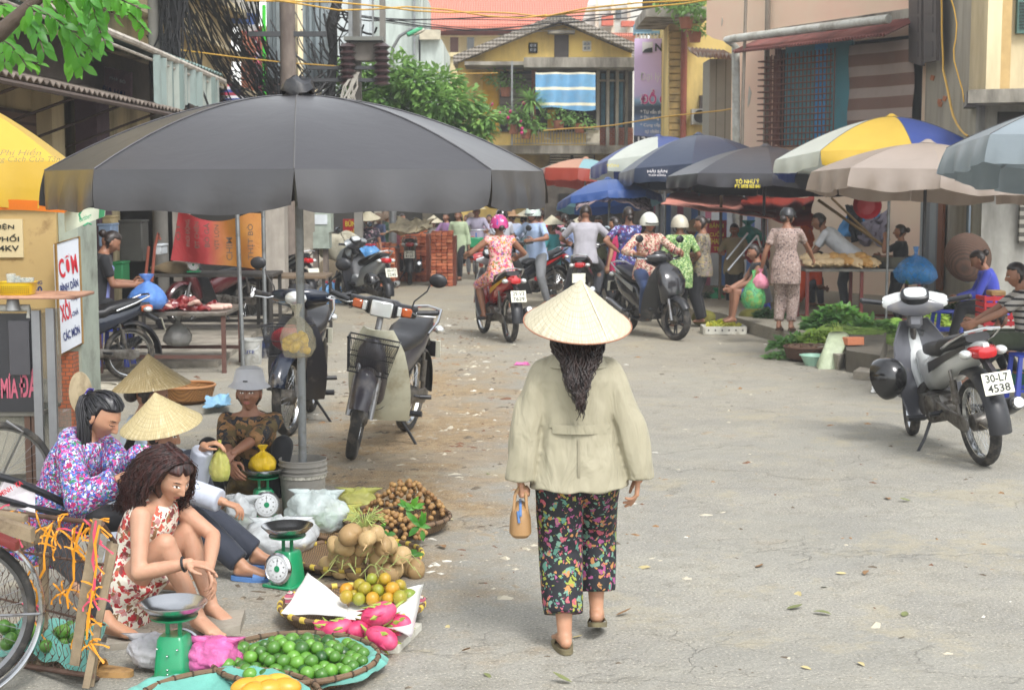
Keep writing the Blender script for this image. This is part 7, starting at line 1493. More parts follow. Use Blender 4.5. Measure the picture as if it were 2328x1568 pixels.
tarp('light blue and white plastic scrap beside the woven basket',[G(462,925,.08),G(528,918,.08),G(522,893,.12),G(470,900,.10)],plastic('bluescrap','8fc0e0',.85,.3),'plastic_scrap',.03,'scrap',12,8,.003)
tarp('white crumpled paper on the road left of the parked white moped',[G(1980,893,.01),G(2020,890,.01),G(2015,868,.05),G(1985,870,.06)],WP,'paper_scrap',.02,'scrap',8,6,.003)
# ================= front-left: bicycle cart with wire cage =================
t=T('bicycle','old bicycle with chrome mudguard cut off by the left edge','bicycle',(G(20,1568).x,6.1,0)); wc=P(-112,1400,6.05); CW=(wc.x,6.05,.36)
def bwheel(t,c,r,ax=(.3,-1,0),tw=.022):
    c=V(c); q=V((0,0,1)).rotation_difference(V(ax)).to_matrix().to_4x4(); Mw=Matrix.Translation(c)@q
    mb=MB(); mb.M=Mw; mb.lathe([(r-tw+math.cos(a)*tw,math.sin(a)*tw) for a in [i*2*PI/10 for i in range(11)]],n=56); o=O(mb,'tyre',RUB,t,world=True); mb=MB(); mb.M=Mw; mb.lathe([(r-tw*1.7,-.016),(r-tw*2.3,0),(r-tw*1.7,.016)],n=56); O(mb,'rim',STEEL,t,world=True)
    mb=MB(); mb.M=Mw
    for i in range(32): a=2*PI*i/32; b_=a+(.5 if i%2 else -.5); mb.tube([(math.cos(b_)*.02,math.sin(b_)*.02,.03 if (i//2)%2 else -.03),(math.cos(a)*(r-tw*2),math.sin(a)*(r-tw*2),0)],.0013,4,False)
    O(mb,'spokes',STEEL,t,world=True); mb=MB(); mb.M=Mw; mb.tube([(0,0,-.05),(0,0,.05)],.018,10); O(mb,'hub',STEEL,t,world=True); return Mw
Mw=bwheel(t,CW,.335,(.55,-1,0)); mb=MB(); mb.M=Mw; rr=.36
def mg_(u,v): a=R(-62)+R(150)*u; q=(v-.5)*2; return ((rr+.012-.018*q*q)*math.cos(a),(rr+.012-.018*q*q)*math.sin(a),.034*q)
mb.grid(mg_,30,6,.002); O(mb,'mudguard',CHR,t,world=True); mb=MB(); c=V(CW); mb.tube([c,c+V((.38,-.05,.03))],.006,6); mb.tube([c,c+V((-.5,.2,.6))],.014,8); O(mb,'stay',STEEL,t,world=True)
t=T('bicycle','black bicycle parked at the left edge beside the sugarcane cart','bicycle',(P(0,415,9.1).x,9.1,0)); bwheel(t,(P(-30,415,9.1).x,9.1,.34),.34,(.5,-1,0)); mb=MB(); c=V((P(-30,415,9.1).x,9.1,.34)); mb.tube([c,c+V((-.2,.1,.5))],.014,8); mb.tube([c+V((.03,-.03,.0)),c+V((.20,-.12,.30)),c+V((.1,-.1,.36))],.008,6); O(mb,'fork',STEEL,t,world=True)
# cage
WOOD=mat('weathered_wood','8a7a62',.85,var=.25,vs=14,bump=.003,bs=60,dirt='4a3c2e',ds=7,dt=.55); WIRE=mat('rusty_wire','5a4338',.6,.4,var=.3)
t=T('bamboo_cage','makeshift cage of wooden slats and wire netting tied with yellow ribbons, holding limes','cage',G(150,1540)); YC=6.35
A_=[P(60,1165,6.7),P(225,1185,6.15),P(262,1230,6.5)]
BL,BR,TR,TL=P(-30,1500,6.75),P(208,1535,6.15),P(232,1190,6.15),P(-10,1160,6.75); BR2,TR2=P(225,1545,6.45),P(262,1235,6.45)
def slat(p,q,w_,d_,nm='slat',m=WOOD):
    mb=MB(); p,q=V(p),V(q); dd=(q-p).normalized(); s_=dd.cross(V((0,1,0))).normalized(); mb.loft([(p,s_*w_,V((0,d_,0))),(p.lerp(q,.5)+s_*.003,s_*w_*1.05,V((0,d_,0))),(q,s_*w_*.95,V((0,d_,0)))],8,6); return O(mb,nm,m,t,world=True)
slat(P(170,1510,6.15),P(222,1180,6.15),.022,.012); slat(P(196,1562,6.1),P(262,1236,6.3),.016,.010); slat(P(208,1558,6.15),P(250,1230,6.35),.013,.010)
slat(P(100,1255,6.5),P(95,1500,6.5),.022,.01); slat(P(40,1240,6.7),P(130,1200,6.6),.03,.02); 
mb=MB(); mb.tube([BL,BR],.012,8); mb.tube([BR,BR2],.012,8); mb.tube([TL,TR],.011,8); mb.tube([TR,TR2],.011,8); mb.tube([TL+V((0,0,-.17)),TR+V((0,0,-.17))],.006,6); mb.tube([TL+V((0,0,-.4)),TR+V((0,0,-.42))],.005,6); O(mb,'frame_rod',WIRE,t,world=True)
mb=MB(); n_=15; m_=12
def wp(i,j,k=0): u=(i+.0)/n_; v=j/m_; p=BL.lerp(BR,u).lerp(TL.lerp(TR,u),v); return p+noise.noise_vector(V((u*9,v*7,k)))*.012
for i in range(n_):
    for j in range(m_):
        o=.5 if j%2 else 0; a=wp(i+o,j); mb.tube([a,wp(i+o+.35,j+.5),wp(i+o+.5,j+1) if 0 else wp(i+.5+(0 if j%2 else .0)+(.0),j+1)],.0016,4,False); mb.tube([a,wp(i+o-.35,j+.5),wp(i+(0 if j%2 else .5)-( .0),j+1)],.0016,4,False); mb.tube([wp(i+o,j),wp(i+o,j-.0)+V((.0,0,.012))],.0022,4,False)
O(mb,'wire_netting',WIRE,t,world=True)
mb=MB(); rn=random.Random(51); YR=mat('yellow_ribbon','d08a14',.5,var=.2); PR=mat('pink_ribbon2','c2405a',.5,var=.2)
def ribbon(mb,pts,w_): 
    pts=[V(p) for p in pts]; q=[]
    for i,p in enumerate(pts): d=(pts[min(i+1,len(pts)-1)]-pts[max(0,i-1)]).normalized(); s_=d.cross(V((0.3,-1,.2))).normalized()*w_*(1 if i%2 else .6); q+=[p-s_,p+s_]
    mb.add(q,[(2*i,2*i+1,2*i+3,2*i+2) for i in range(len(pts)-1)])
RIBS={0:MB(),1:MB()}
for i in range(46):
    if i<18: u,v=rn.random(),rn.uniform(.85,1)
    elif i<34: u,v=rn.uniform(.93,1.02),rn.uniform(.2,1)
    else: u,v=rn.uniform(.3,.9),rn.uniform(.3,.9)
    p=wp(u*n_,v*m_)+V((0,-.02,0)); q=RIBS[1 if i%6==0 else 0]
    for k in range(2 if i%3 else 3):
        a=rn.uniform(-2.6,-.4) if k else rn.uniform(0,3); L=rn.uniform(.03,.09); d=V((math.cos(a),rn.uniform(-.4,.1),math.sin(a)))*L; ribbon(q,[p,p+d*.4+V((0,-.01,.008)),p+d*.8,p+d+V((.01,0,-.01))],.0045)
for k,(p0,p1) in enumerate(((P(190,1185,6.1),P(152,1380,6.15)),(P(115,1190,6.3),P(82,1390,6.3)),(P(218,1180,6.1),P(212,1360,6.1)),(P(228,1190,6.1),P(195,1450,6.1)))): ribbon(RIBS[k%4==2],[V(p0).lerp(V(p1),i/6)+V((rn.uniform(-.012,.012),-.02,0)) for i in range(7)],.006)
o=O(RIBS[0],'yellow_ribbon',YR,t,world=True,smooth=False); o['kind']='stuff'; o=O(RIBS[1],'pink_ribbon',PR,t,world=True,smooth=False); o['kind']='stuff'
mb=MB(); mb.tube([P(100,1500,6.5),P(100,1535,6.5)],.035,10); O(mb,'foot_block',WOOD,t,world=True)
mb=MB(); fl=[P(-30,1492,6.8),P(200,1528,6.25),P(230,1490,6.7),P(0,1465,7.1)]; mb.grid(lambda u,v:V(fl[0]).lerp(V(fl[1]),u).lerp(V(fl[3]).lerp(V(fl[2]),u),v),6,4,.012); O(mb,'floor_board',WOOD,t,world=True)
cl_=P(95,1480,6.55); tt=T('cloth','teal cloth lining the cage under the limes','cloth',cl_); mb=MB(); mb.grid(lambda u,v:V(P(-5,1505,6.62)).lerp(V(P(195,1530,6.22)),u)+V((0,.02+.4*v*.9,.02+.10*smooth(0,.15,v)*(1-.3*v)+.05*noise.noise(V((u*5,v*4,2)))+.04*(1-v)*math.sin(u*5))),24,12,.004); O(mb,'fabric',TEALC,tt,world=True,ang=None)
c=P(105,1450,6.55); rn=random.Random(61)
for i in range(46): 
    u=rn.random(); p=P(5+190*u,1492-34*rn.random()+14*u,6.42+.3*rn.random())+V((0,0,.05+.05*rn.random())); inst(rn.choice(LIMES),'lime','green lime lying on teal cloth inside the wire cage','lime','limes in the wire cage',p,(rn.uniform(0,6),0,0),rn.uniform(1,1.2))
t=T('cart_plank','worn red-brown planks of a cart at the left edge above the wheel','plank',P(20,1190,6.2))
for a_,b_,w_ in((P(-20,1185,6.0),P(75,1215,6.1),.03),(P(-20,1215,5.9),P(40,1240,5.95),.018),(P(-25,1165,6.3),P(60,1178,6.4),.014)): mb=MB(); mb.loft([(a_,V((0,0,w_)),V((0,.03,0))),(b_,V((0,0,w_)),V((0,.03,0)))],8,6); O(mb,'plank',WOOD if w_!=.018 else mat('red_paint_wood','6a2420',.5),t,world=True)
t=T('stool_rail','black tubular frame with folded white printed sack at the left edge','frame',P(40,1100,7.1)); mb=MB(); mb.tube([P(-30,1075,7),P(40,1095,7.1),P(120,1130,7.2),P(180,1160,7.3)],.018,8); mb.tube([P(-30,1125,6.9),P(60,1150,7.1),P(150,1170,7.2)],.016,8); O(mb,'tube',PLB,t,world=True)
t,_n=poly('white printed sack folded on the black frame at the left edge','folded_sack',[P(-10,1140,7.0),P(80,1165,7.1),P(80,1110,7.15),P(10,1092,7.05)],mat('sack_white','c5c0c4',.8,dirt='8d8688',ds=6),'sack',th=.03); a=P(3,1128,6.98); ttext(t,'MINH · KA',a,P(52,1100,7.02)-a,(0,0,1),.11,.025,LR,.02)
# ================= sugarcane cart and electrical side =================
YS=10.6; t=T('drinks_cart','glass-sided sugarcane juice cart with pink lettering and a wooden tray top','cart',P(60,950,YS)); GLS=mat('dusty_glass','8d948f',.12,alpha=.45,var=.2,dirt='b5b2a4',ds=3,dt=.45,spec=.8)
bp(t,'glass_case',GLS,(2,712,92,935),th=.45,Y=YS); bp(t,'back_board',mat('board_dark','23242a',.35,var=.15,coat=.4),(-60,712,86,935),th=.02,out=.02,Y=YS); bp(t,'corner_post',mat('alu_post','94969a',.4,.7),(86,705,92,1090),(118,700,124,1090),th=.04,out=.03,Y=YS); bp(t,'steel_flap',mat('steel_flap','5a5a60',.25,.7),(28,728,70,905-55),th=.03,out=.05,Y=YS)
bp(t,'base',mat('cart_base','6a675f',.6,dirt='3d3a36',ds=3),(-80,935,92,945),th=.5,out=.01,Y=YS); bp(t,'lower_glass',GLS,(-60,950,120,1080),th=.4,out=-.05,Y=YS); bp(t,'leg',mat('leg_wood','5a4438',.8),(60,945,68,1100),(76,945,82,1100),th=.04,Y=YS)
for s_,a,b_,c_,d in(('MÍA',3,848,40,905),('ĐÁ',45,838,84,903)): ptext(t,s_,a,b_,c_,d,YS,mat('letter_rose','b0566a',.5),.025,.03)
mb=MB(); a=P(-80,676,YS-.1); mb.box((a.x+.33,YS+.12,a.z),(.86,.5,.022),ch=.006); mb.noisy(.006,6); O(mb,'tray_top',mat('pinkish_ply','b58a72',.7,var=.15,dirt='7a5040',ds=5),t,world=True)
mb=MB(); mb.tube([P(-30,700,YS),P(66,700,YS),P(66,722,YS)],.025,12); O(mb,'white_pipe',mat('white_pvc','c2c3bc',.5,dirt='8a8478',ds=4),t,world=True)
t=T('plastic_basket','bright yellow perforated plastic basket of glasses on the cart','basket',P(40,678,YS)); YPL=mat('yellow_plastic','d8b818',.35,coat=.3,var=.06)
a=P(38,672,YS); mb=MB(); mb.loft([((a.x,YS+.02,a.z+z),(w_,0,0),(0,w_*.75,0)) for z,w_ in((0,.10),(.01,.112),(.09,.128),(.095,.136),(.095,.128),(.012,.105))],24,4,cap=False); mb.box((a.x,YS+.02,a.z+.012),(.2,.15,.006)); O(mb,'basket',YPL,t,world=True)
mb=MB()
for i in range(16):
    for j in range(4): mb.box((a.x-.105+i*.014,YS-.071-.002*j,a.z+.025+j*.014),(.005,.004,.007))
O(mb,'perforation',mat('perf_dark','8a7410',.6),t,world=True)
GL=mat('drinking_glass','c9d0cc',.05,alpha=.35,coat=.8,var=.02); rn=random.Random(2)
for i,(x,y,h) in enumerate(((26,665,.13),(42,668,.10),(50,664,.10),(60,668,.10),(68,664,.10),(36,660,.1))):
    p=P(x,y,YS+.02*(i%3)); mb=MB(); mb.lathe([(.001,0),(.026,0),(.034,h),(.031,h),(.024,.008),(.001,.008)],(0,0,0),18); o=thing(mb,'drinking_glass',GL,'clear drinking glass standing in the yellow basket','glass','glasses in the yellow basket'); o.location=p
mb=MB(); p=P(30,705,YS-.05); mb.lathe([(.001,0),(.05,0),(.04,.07),(.036,.08),(.001,.08)],p,18); thing(mb,'metal_cup',mat('dull_cup','8f9090',.5,.5),'upturned grey metal cup on top of the juice cart','cup')
# ================= people =================
SA,SB='a','b'; skin('a','b08468'); skin('b','8f6650'); skin('c','b98e74')
HATM=NT('palm_leaf_hat'); 
def hatmat(key,c,d):
    n=NT(key); co=n.co(); s=n.n('SeparateXYZ'); n.set(s.inputs[0],co); r=n.n('VectorMath',operation='LENGTH'); cx=n.n('CombineXYZ'); n.set(cx.inputs[0],s.outputs[0]); n.set(cx.inputs[1],s.outputs[1]); n.set(r.inputs[0],cx.outputs[0])
    f=n.math('FRACT',n.math('MULTIPLY',r.outputs['Value'],62)); a=n.math('ARCTAN2',s.outputs[1],s.outputs[0]); st=n.math('FRACT',n.math('MULTIPLY',a,19)); 
    cb=n.n('CombineXYZ'); n.set(cb.inputs[0],n.math('MULTIPLY',a,26)); n.set(cb.inputs[1],n.math('MULTIPLY',r.outputs['Value'],14)); nz=n.noise(1,4,.6,co=cb.outputs[0])
    col=n.ramp(nz,[(.3,d),(.55,c),(.8,'d2ccb8')]); ring=n.ramp(f,[(0,.55),(.12,.0),(.85,0.0),(1,.55)]); col=n.mix(ring,col,tuple(x*.62 for x in C(c)[:3])+(1,)); n.col(col); h=n.math('ADD',n.math('MULTIPLY',f,.5),nz); n.bump(h,.5,.004); n.p(Roughness=.6); return n.m
H1=hatmat('pale_palm_hat','b9b29a','a0977f'); H2=hatmat('golden_palm_hat','b3a47a','95865e'); H3=hatmat('dark_palm_hat','9c8a62','7c6c4a')
def tpt(f,t,a,loose):
    ST=f.ST_F if f.fem else f.ST_M
    for i in range(len(ST)-1):
        if ST[i][0]<=t<=ST[i+1][0]: u=(t-ST[i][0])/(ST[i+1][0]-ST[i][0]); A=ST[i][1]*(1-u)+ST[i+1][1]*u; B=ST[i][2]*(1-u)+ST[i+1][2]*u; break
    c=f.spine(t); d=(f.spine(t+.05)-f.spine(t-.05)).normalized(); sd=f.hs.lerp(f.ss,max(0,min(1,t))); sd=(sd-d*sd.dot(d)).normalized(); fw=d.cross(sd)
    return c+sd*(A*f.k*f.fat+loose)*math.cos(a)+fw*(B*f.k*f.fat+loose)*math.sin(a)
def comb(mb,f,root,n_,w=.0038):
    r_=random.Random(8); rt=V(root).normalized()
    for i in range(n_):
        d=V((r_.gauss(0,1),r_.gauss(0,1),r_.gauss(.2,.8))).normalized()
        if hairval(d,'n')<.0: continue
        pts=[]
        for j in range(8): dd=d.lerp(rt,j/7).normalized(); p=headp(dd,f.k); pts.append(f.H@(p+dd*(.017+.003*math.sin(j+i))))
        mb.tube(pts,w,4,False)
# ---- the woman walking away in the middle ----
root=V((P(1311,1500,6.78).x,6.78,0))
f=Fig('woman walking away in a conical hat, long beige jacket and tropical print trousers',root,0,1.60,True,hip=(0,.06,.83),lean=1,wrL=(-.255,.02,.775),wrR=(.275,.03,.775),anL=(-.055,-.02,.075),anR=(.10,.20,.125),kR=(0,1,.1),eL=(-1,-.5,-.2),eR=(1,-.5,-.2),ftL=(-.12,1,-.05),ftR=(.1,1,-.28),upR=(0,.2,1),head=(6,0,0))
f.ST_F=[(t,max(a,.146) if t<.7 else a*.97,max(b,.105) if t<.7 else b) for t,a,b in f.ST_F]
for q_ in('shL','shR'): setattr(f,q_,getattr(f,q_)+V((.020 if q_=='shL' else -.020,0,-.012)))
f.body(.008,'a',near=True,curl=.35,nL=(1,.2,0),nR=(-1,.1,0),dL=(.03,.05,-1),dR=(-.05,.1,-1),curls=((1.6,1.6,1.6,1.5),(.25,.4,.5,.6)))
COAT=cloth('beige_jacket','98927c',.016,.7,.05)
f.top(COAT,1.0,.095,.024,.024,.007,.017,sl=.017,name='jacket',cuffflare=.025,sm=3)
J=f.shirt
mb=MB(); 
for z0,z1,a0,a1,l in((.33,.41,R(226),R(314),.034),): mb.grid(lambda u,v:tpt(f,z0+(z1-z0)*v,a0+(a1-a0)*u+(.12 if (v>.5)==(u>.5) else 0)*(1 if u in(0,1) else 0),l),16,3,-.004)
O(mb,'back_belt',COAT,f.t); mb=MB(); mb.grid(lambda u,v:tpt(f,-.05+.34*v,R(269)+R(3.0)*u,.030+.024*(1-v)),2,8,-.003); O(mb,'back_vent',cloth('beige_seam','857f6b',.004,.8,.05),f.t)
mb=MB(); mb.grid(lambda u,v:f.neck+V((0,-.01,-.045))+V(((.105+.035*v)*math.cos(PI*2*u),(.085+.03*v)*math.sin(PI*2*u)-.01,.045*(1-v)+.0)),28,4,-.004); O(mb,'collar',COAT,f.t)
TROP=floral('tropical_print','13151d',['8f9638','a8505f','4f8072','b07c48','96487a','6a9080'],23,.35,3,.7,.006)
f.legs(TROP,.88,.022,.008,.006,wide=.026)
mb=MB(); haircap(mb,f.H,f.k,'n',.016,True); rn=random.Random(3)
rt=[V((math.sin(a)*.075,-math.cos(a)*.085-.01,rn.uniform(-.06,.0))) for a in [rn.uniform(-1.25,1.25) for _ in range(340)]]
strands(mb,f.H,rt,lambda r,t:V((r.x*(1.75-1.25*t**1.5)+.014*math.sin(t*9+r.x*60)*t,r.y-.075*math.sin(min(1,t*1.3)*1.5)-.03*t,r.z-.36*t*(1-.5*min(1,abs(r.x)/.075)))),.0038,14,.017,2.8,rn); O(mb,'hair',hairmat('wavy_hair','151010','3c2a25'),f.t,ang=None)
HM=Matrix.Translation(f.hc+V((.0,-.035,.015)))@Matrix.Rotation(R(17),4,'X')@Matrix.Rotation(R(3),4,'Y'); hat=conehat('conical_hat',HM,.240,.205,H1,parent=f.t)
hm=HM; mb=MB(); mb.M=hm; mb.lathe([(.242+math.cos(a)*.003,math.sin(a)*.003) for a in [i*PI/3 for i in range(7)]],n=48); O(mb,'hat_rim',mat('hat_rim_red','9a6a52',.7),hat)
mb=MB(); mb.M=hm; mb.tube([(.012,-.010,.196),(.056,-.08,.124),(.095,-.145,.060),(.126,-.198,.006)],.004,6,flat=.5); O(mb,'hat_seam',WHT,hat)
f.shoes(mat('olive_felt','6a6248',.9,var=.15))
t=T('handbag','small tan leather handbag with blue zip in the walking woman\'s left hand','handbag',root); LE=mat('tan_leather','94724a',.5,var=.1); bc=root+V((-.255,.03,.60)); mb=MB()
mb.loft([(bc+V((0,0,z)),(w_,0,0),(0,d_,0)) for z,w_,d_ in((-.075,.038,.085),(-.06,.050,.10),(.0,.047,.098),(.045,.035,.085),(.068,.018,.06),(.072,.004,.04))],20,3); O(mb,'body',LE,t,world=True)
mb=MB(); mb.loft([(bc+V((0,y,.072+z)),(.006,0,0),(0,0,.004)) for y,z in((-.10,-.04),(-.06,-.0),(.06,.0),(.10,-.04))],8,3); mb.tube([bc+V((-.012,-.088,.05)),bc+V((-.006,-.104,.0))],.006,6); O(mb,'zip',mat('zip_blue','44699a',.5),t,world=True)
for s_ in(-1,1): mb=MB(); mb.tube([bc+V((s_*.03,-.06,.03)),bc+V((s_*.025,-.045,.11)),V((root.x-.247,root.y+.02,.765))+V((s_*.006,-.01,-.01)),bc+V((s_*.02,.05,.11)),bc+V((s_*.03,.06,.03))],.0065,8,flat=.5); O(mb,'handle',LE,t,world=True)
# ---- seated woman in a floral dress ----
f=Fig('seated woman in a sleeveless red-and-white floral dress, arms round her knees',(-1.74,7.2,0),R(-104),1.60,True,world=True,hip=(-1.86,7.22,.15),lean=24,bend=.03,head=(27,-26,0),wrR=P(432,1279,6.88),wrL=P(476,1292,7.02),anR=(-1.46,7.02,.075),anL=(-1.44,7.22,.075),kR=(.16,1,1.2),kL=(-.2,1,1.2),eR=(.6,-.6,-1),eL=(-1.0,.4,.1),ftR=(.6,1,-.05),ftL=(.6,1,-.05))
f.body(.0075,'c',near=True,curl=.45,dR=(0,1,-.05),nR=(0,-.1,-1),dL=(.3,.5,-1),nL=(.3,-1,-.2),curls=((.35,.4,.45,.5),(.2,.35,.45,.5)),sides=(1,-1))
DRS=floral('dress_print','e2dccd',['b83038','c85a48','7a3a3a','c08a8a','a8282e','8a6a4a'],24,.46,2,.8,.006)
f.top(DRS,0,.13,.014,.01,.008,.004,name='dress'); f.legs(DRS,.22,.018,.008,.006,name='skirt',wide=.03)
mb=MB(); haircap(mb,f.H,f.k,'part',.024,True); rn=random.Random(12)
rt=[V((s_*rn.uniform(.001,.02)+.012,rn.uniform(-.09,.062),s_*rn.uniform(.6,1.0))) for s_ in [rn.choice((-1,1)) for _ in range(620)]]
def fall(r,t):
    sd=1 if r.z>0 else -1; q=min(1,t/.42); a=q*1.75; rad=.093+.022*math.sin(t*3); fy=r.y-.03*q*abs(r.z); x=sd*rad*math.sin(a)*(1.0+.28*math.sin(max(0,t-.3)*2.6)); z=.118*math.cos(a) if a<1.75 else .118*math.cos(1.75)
    if r.y<-.05: x*=.6+.4*abs(r.z)
    return V((x+.012,fy-.035*math.sin(q*1.5)*(1 if r.y<.03 else .3)-.02*max(0,t-.42),z+.012-max(0,t-.42)*(.42*abs(r.z)+.02)))
strands(mb,f.H,rt,fall,.0046,14,.017,2.8,rn); strands(mb,f.H,rt[:90],lambda r,t:fall(r,t)*1.05,.0016,14,.04,3.4,rn); O(mb,'hair',hairmat('wine_hair','1d1010','4a2620'),f.t,ang=None)
mb=MB(); d=(f.wR-f.elR).normalized(); c=f.wR-d*.03; s1=d.orthogonal().normalized()*.032; s2=d.cross(s1).normalized()*.032; mb.tube([c+s1*math.cos(a)+s2*math.sin(a) for a in [i*PI/10 for i in range(20)]],.006,8,closed=True); O(mb,'wrist_band',PLB,f.t)
mb=MB(); p=[tpt(f,.97,R(55),.004),tpt(f,.84,R(78),.008),tpt(f,.80,R(90),.012),tpt(f,.84,R(102),.008),tpt(f,.97,R(125),.004)]; mb.tube(p,.0016,5); mb.box(p[2],(.014,.014,.018)); O(mb,'necklace',CHR,f.t)
# ---- woman combing her hair, floral shirt and ponytail ----
f=Fig('woman with a long ponytail in a blue and magenta floral shirt combing hair',(-2.25,7.45,0),R(-97),1.58,True,world=True,hip=(-2.30,7.48,.42),lean=26,bend=-.02,head=(34,-8,0),wrR=P(283,1082,7.18),wrL=P(338,1032,7.34),anR=G(262,1432,.075),anL=(-1.80,7.75,.075),kR=(.1,1,1),kL=(0,1,1),eR=(.5,-.3,-1),eL=(-.4,-.2,-1),ftR=(.25,1,-.05))
f.body(.0075,'a',near=True,down=True,curl=1.0,dR=(.1,.9,.45),nR=(-.2,-.3,-1),dL=(0,.8,.5),nL=(.4,.5,-1))
BSH=floral('blue_magenta_print','8f92b0',['8a1a60','3a5aa8','2f7a50','c8458a','3a2a70','c8cce0','a02050','4a78c0'],46,.58,3,.8,.010)
f.top(BSH,.92,.13,.030,.03,.008,.011,sl=.024,name='blouse',cuffflare=.022); f.legs(cloth('black_leggings','1c1d22',.003,.7),.93,.006,.008,.002)
mb=MB(); mb.sph(f.neck+V((0,-.07,-.0)),(.11,.06,.05),18,10); foldnoise(mb,.012); O(mb,'hood',BSH,f.t)
mb=MB(); haircap(mb,f.H,f.k,'n',.013,True); rn=random.Random(14); hi=f.H.inverted()
comb(mb,f,(0,-.9,.32),260)
rt=[V((rn.gauss(0,.014),-.100+rn.gauss(0,.010),.045+rn.gauss(0,.012))) for _ in range(150)]; dn=hi.to_3x3()@V((0,0,-1))
strands(mb,f.H,rt,lambda r,t:r+V((.088*math.sin(min(1,t*2)*1.57),-.03*math.sin(min(1,t*3)*3.14)+.02*t,.0))+dn*.46*t*t**.3,.0042,10,.006,1.5,rn); O(mb,'hair',hairmat('black_hair','0c0b0d','25242a'),f.t,ang=None)
mb=MB(); mb.M=f.H; mb.grid(lambda u,v:(-.035+.07*u,-.118-.012*math.sin(PI*u),.02+.055*v),8,5,.006); O(mb,'hair_clip',floral('dotted_clip','3a2a80',['d8d4e8'],70,.3,1),f.t)
# ---- conical-hat women and bucket-hat woman ----
WS=cloth('white_blue_shirt','b4bac8',.008,.8,.05); NAVT=cloth('navy_trousers','2a2f3c',.006,.8,.1)
f=Fig('seated vendor in a pale golden conical hat, white shirt and dark studded trousers',(-1.9,8.2,0),R(-93),1.56,True,world=True,hip=(-2.05,8.25,.15),lean=12,head=(16,0,0),wrR=P(512,1142,7.95),wrL=P(463,1012,8.45),anR=(-1.42,8.0,.075),anL=(-1.38,8.25,.075),kR=(.1,1,1.5),kL=(0,1,1.5),eR=(.7,-.3,-.6),eL=(-.5,0,-1))
f.body(.009,'a',near=True,curl=.6,dR=(.0,1,-.3),nR=(0,-.3,-1),dL=(0,1,.25),nL=(0,.3,-1)); f.top(WS,.95,.12,.020,.01,.009,.008,sl=.018,cuffflare=.014); f.legs(NAVT,.95,.018,.009,.005,wide=.01); f.hair('pony',True); f.shoes(mat('blue_sandal','4f78b0',.6))
conehat('conical_hat',Matrix.Translation(f.hc+V((0,0,.05)))@Matrix.Rotation(R(6),4,'X')@Matrix.Rotation(R(12),4,'Y'),.222,.185,H2,parent=f.t)
c=f.t; p=TM[f.t.name]@(f.wL+V((0,.09,.02))); bag('thin yellow-green bag dangling from the vendor\'s fingers',(p.x,p.y,p.z-.22),.055,.23,YB,seed=12,top=.15,neck=.1)
f=Fig('person in a dark straw conical hat sitting behind the vendor with the golden hat',(-2.2,9.1,0),R(-80),1.58,True,world=True,hip=(-2.27,9.1,.22),lean=8,head=(18,0,0),wrR=(-1.8,9.0,.4),wrL=(-1.85,9.3,.4),anR=(-1.8,8.95,.075),anL=(-1.8,9.25,.075),kR=(.1,1,1.5),kL=(0,1,1.5))
f.body(.011,'b',near=False); f.top(cloth('grey_blue_shirt','8f9aa8',.006),.9,.1,.018); f.legs(NAVT,.95); f.hair('lowbun'); conehat('conical_hat',Matrix.Translation(f.hc+V((0,0,.06)))@Matrix.Rotation(R(5),4,'X'),.232,.195,H3,parent=f.t)
f=Fig('squatting woman in a white bucket hat and dark brown-patterned blouse facing the camera',(-1.69,9.8,0),R(178),1.56,True,world=True,hip=(-1.69,9.95,.14),lean=12,head=(-4,0,0),wrL=P(516,1040,9.35),wrR=P(525,1060,9.40),anL=(-1.52,9.62,.075),anR=(-1.86,9.62,.075),kL=(-.5,1,.6),kR=(.5,1,.6),eL=(-1,-.1,-.6),eR=(1,-.1,-.6))
f.wL,f.wR=f.wL,f.wR
f.body(.009,'b',near=True,curl=.5,dR=(-.5,.6,-.7),nR=(-.3,-1,0),dL=(.6,.6,-.5),nL=(0,-1,-.3)); f.top(floral('brown_camo','1b1c22',['7a5a34','4a3a26','8f6a44','2a2a30','5f5030'],13,.6,2,.8,.010),.62,.08,.020,.0,.009,.009,sl=.018); f.legs(cloth('black_trousers','17181c',.005,.8),.95); f.hair('lowbun')
mb=MB(); mb.M=f.H; mb.lathe([(.001,.145),(.05,.143),(.085,.125),(.098,.07),(.102,.045),(.108,.038),(.135,.005),(.138,.003),(.13,.004),(.10,.035)],(0,-.01,.034),32,fn=lambda p,q,i:V((p.x,p.y*1.12,p.z+.008*math.sin(q*2+1)*(i>5)))); bh=O(mb,'bucket_hat',cloth('white_felt','bcbdc2',.006,.9,.03),f.t); mb=MB(); mb.M=f.H; mb.box((.0,.115,.085),(.03,.006,.008)); O(mb,'hat_tag',PLB,bh)
# ---- helpers for the people further away ----
def stand(label,x,ytop,s,rz=0,h=1.58,base=None,vx=.014,**k):
    Y=FP/s; zt=CAMZ-(ytop-415)/s; hh=h+.0; b=max(0,zt-hh) if base is None else base; 
    if base is not None: hh=zt-b
    return Fig(label,(P(x,415,Y).x,Y,b),rz,hh,**k)
def outfit(f,skn,topm,botm,slv=.4,cover=1,length=.14,hair='lowbun',vx=.015,shoe=None,curl=.5,wide=0,loose=.016,down=False,tk={},bk={}):
    f.body(vx,skn,curl=curl,toes=False,hv=.008,down=down,**bk); f.top(topm,slv,length,loose,vx=vx,**tk); f.legs(botm,cover,vx=vx,wide=wide)
    if hair: f.hair(hair)
    if shoe: f.shoes(shoe)
    return f
BKT_=cloth('black_cloth','191a1e',.005,.8); JEAN=cloth('jeans','26395f',.005,.8,.15); GREYT_=cloth('grey_trousers','75777a',.006); DGT=cloth('dark_grey_trousers','43454c',.006); BRS=mat('brown_sandal','4a3628',.7)
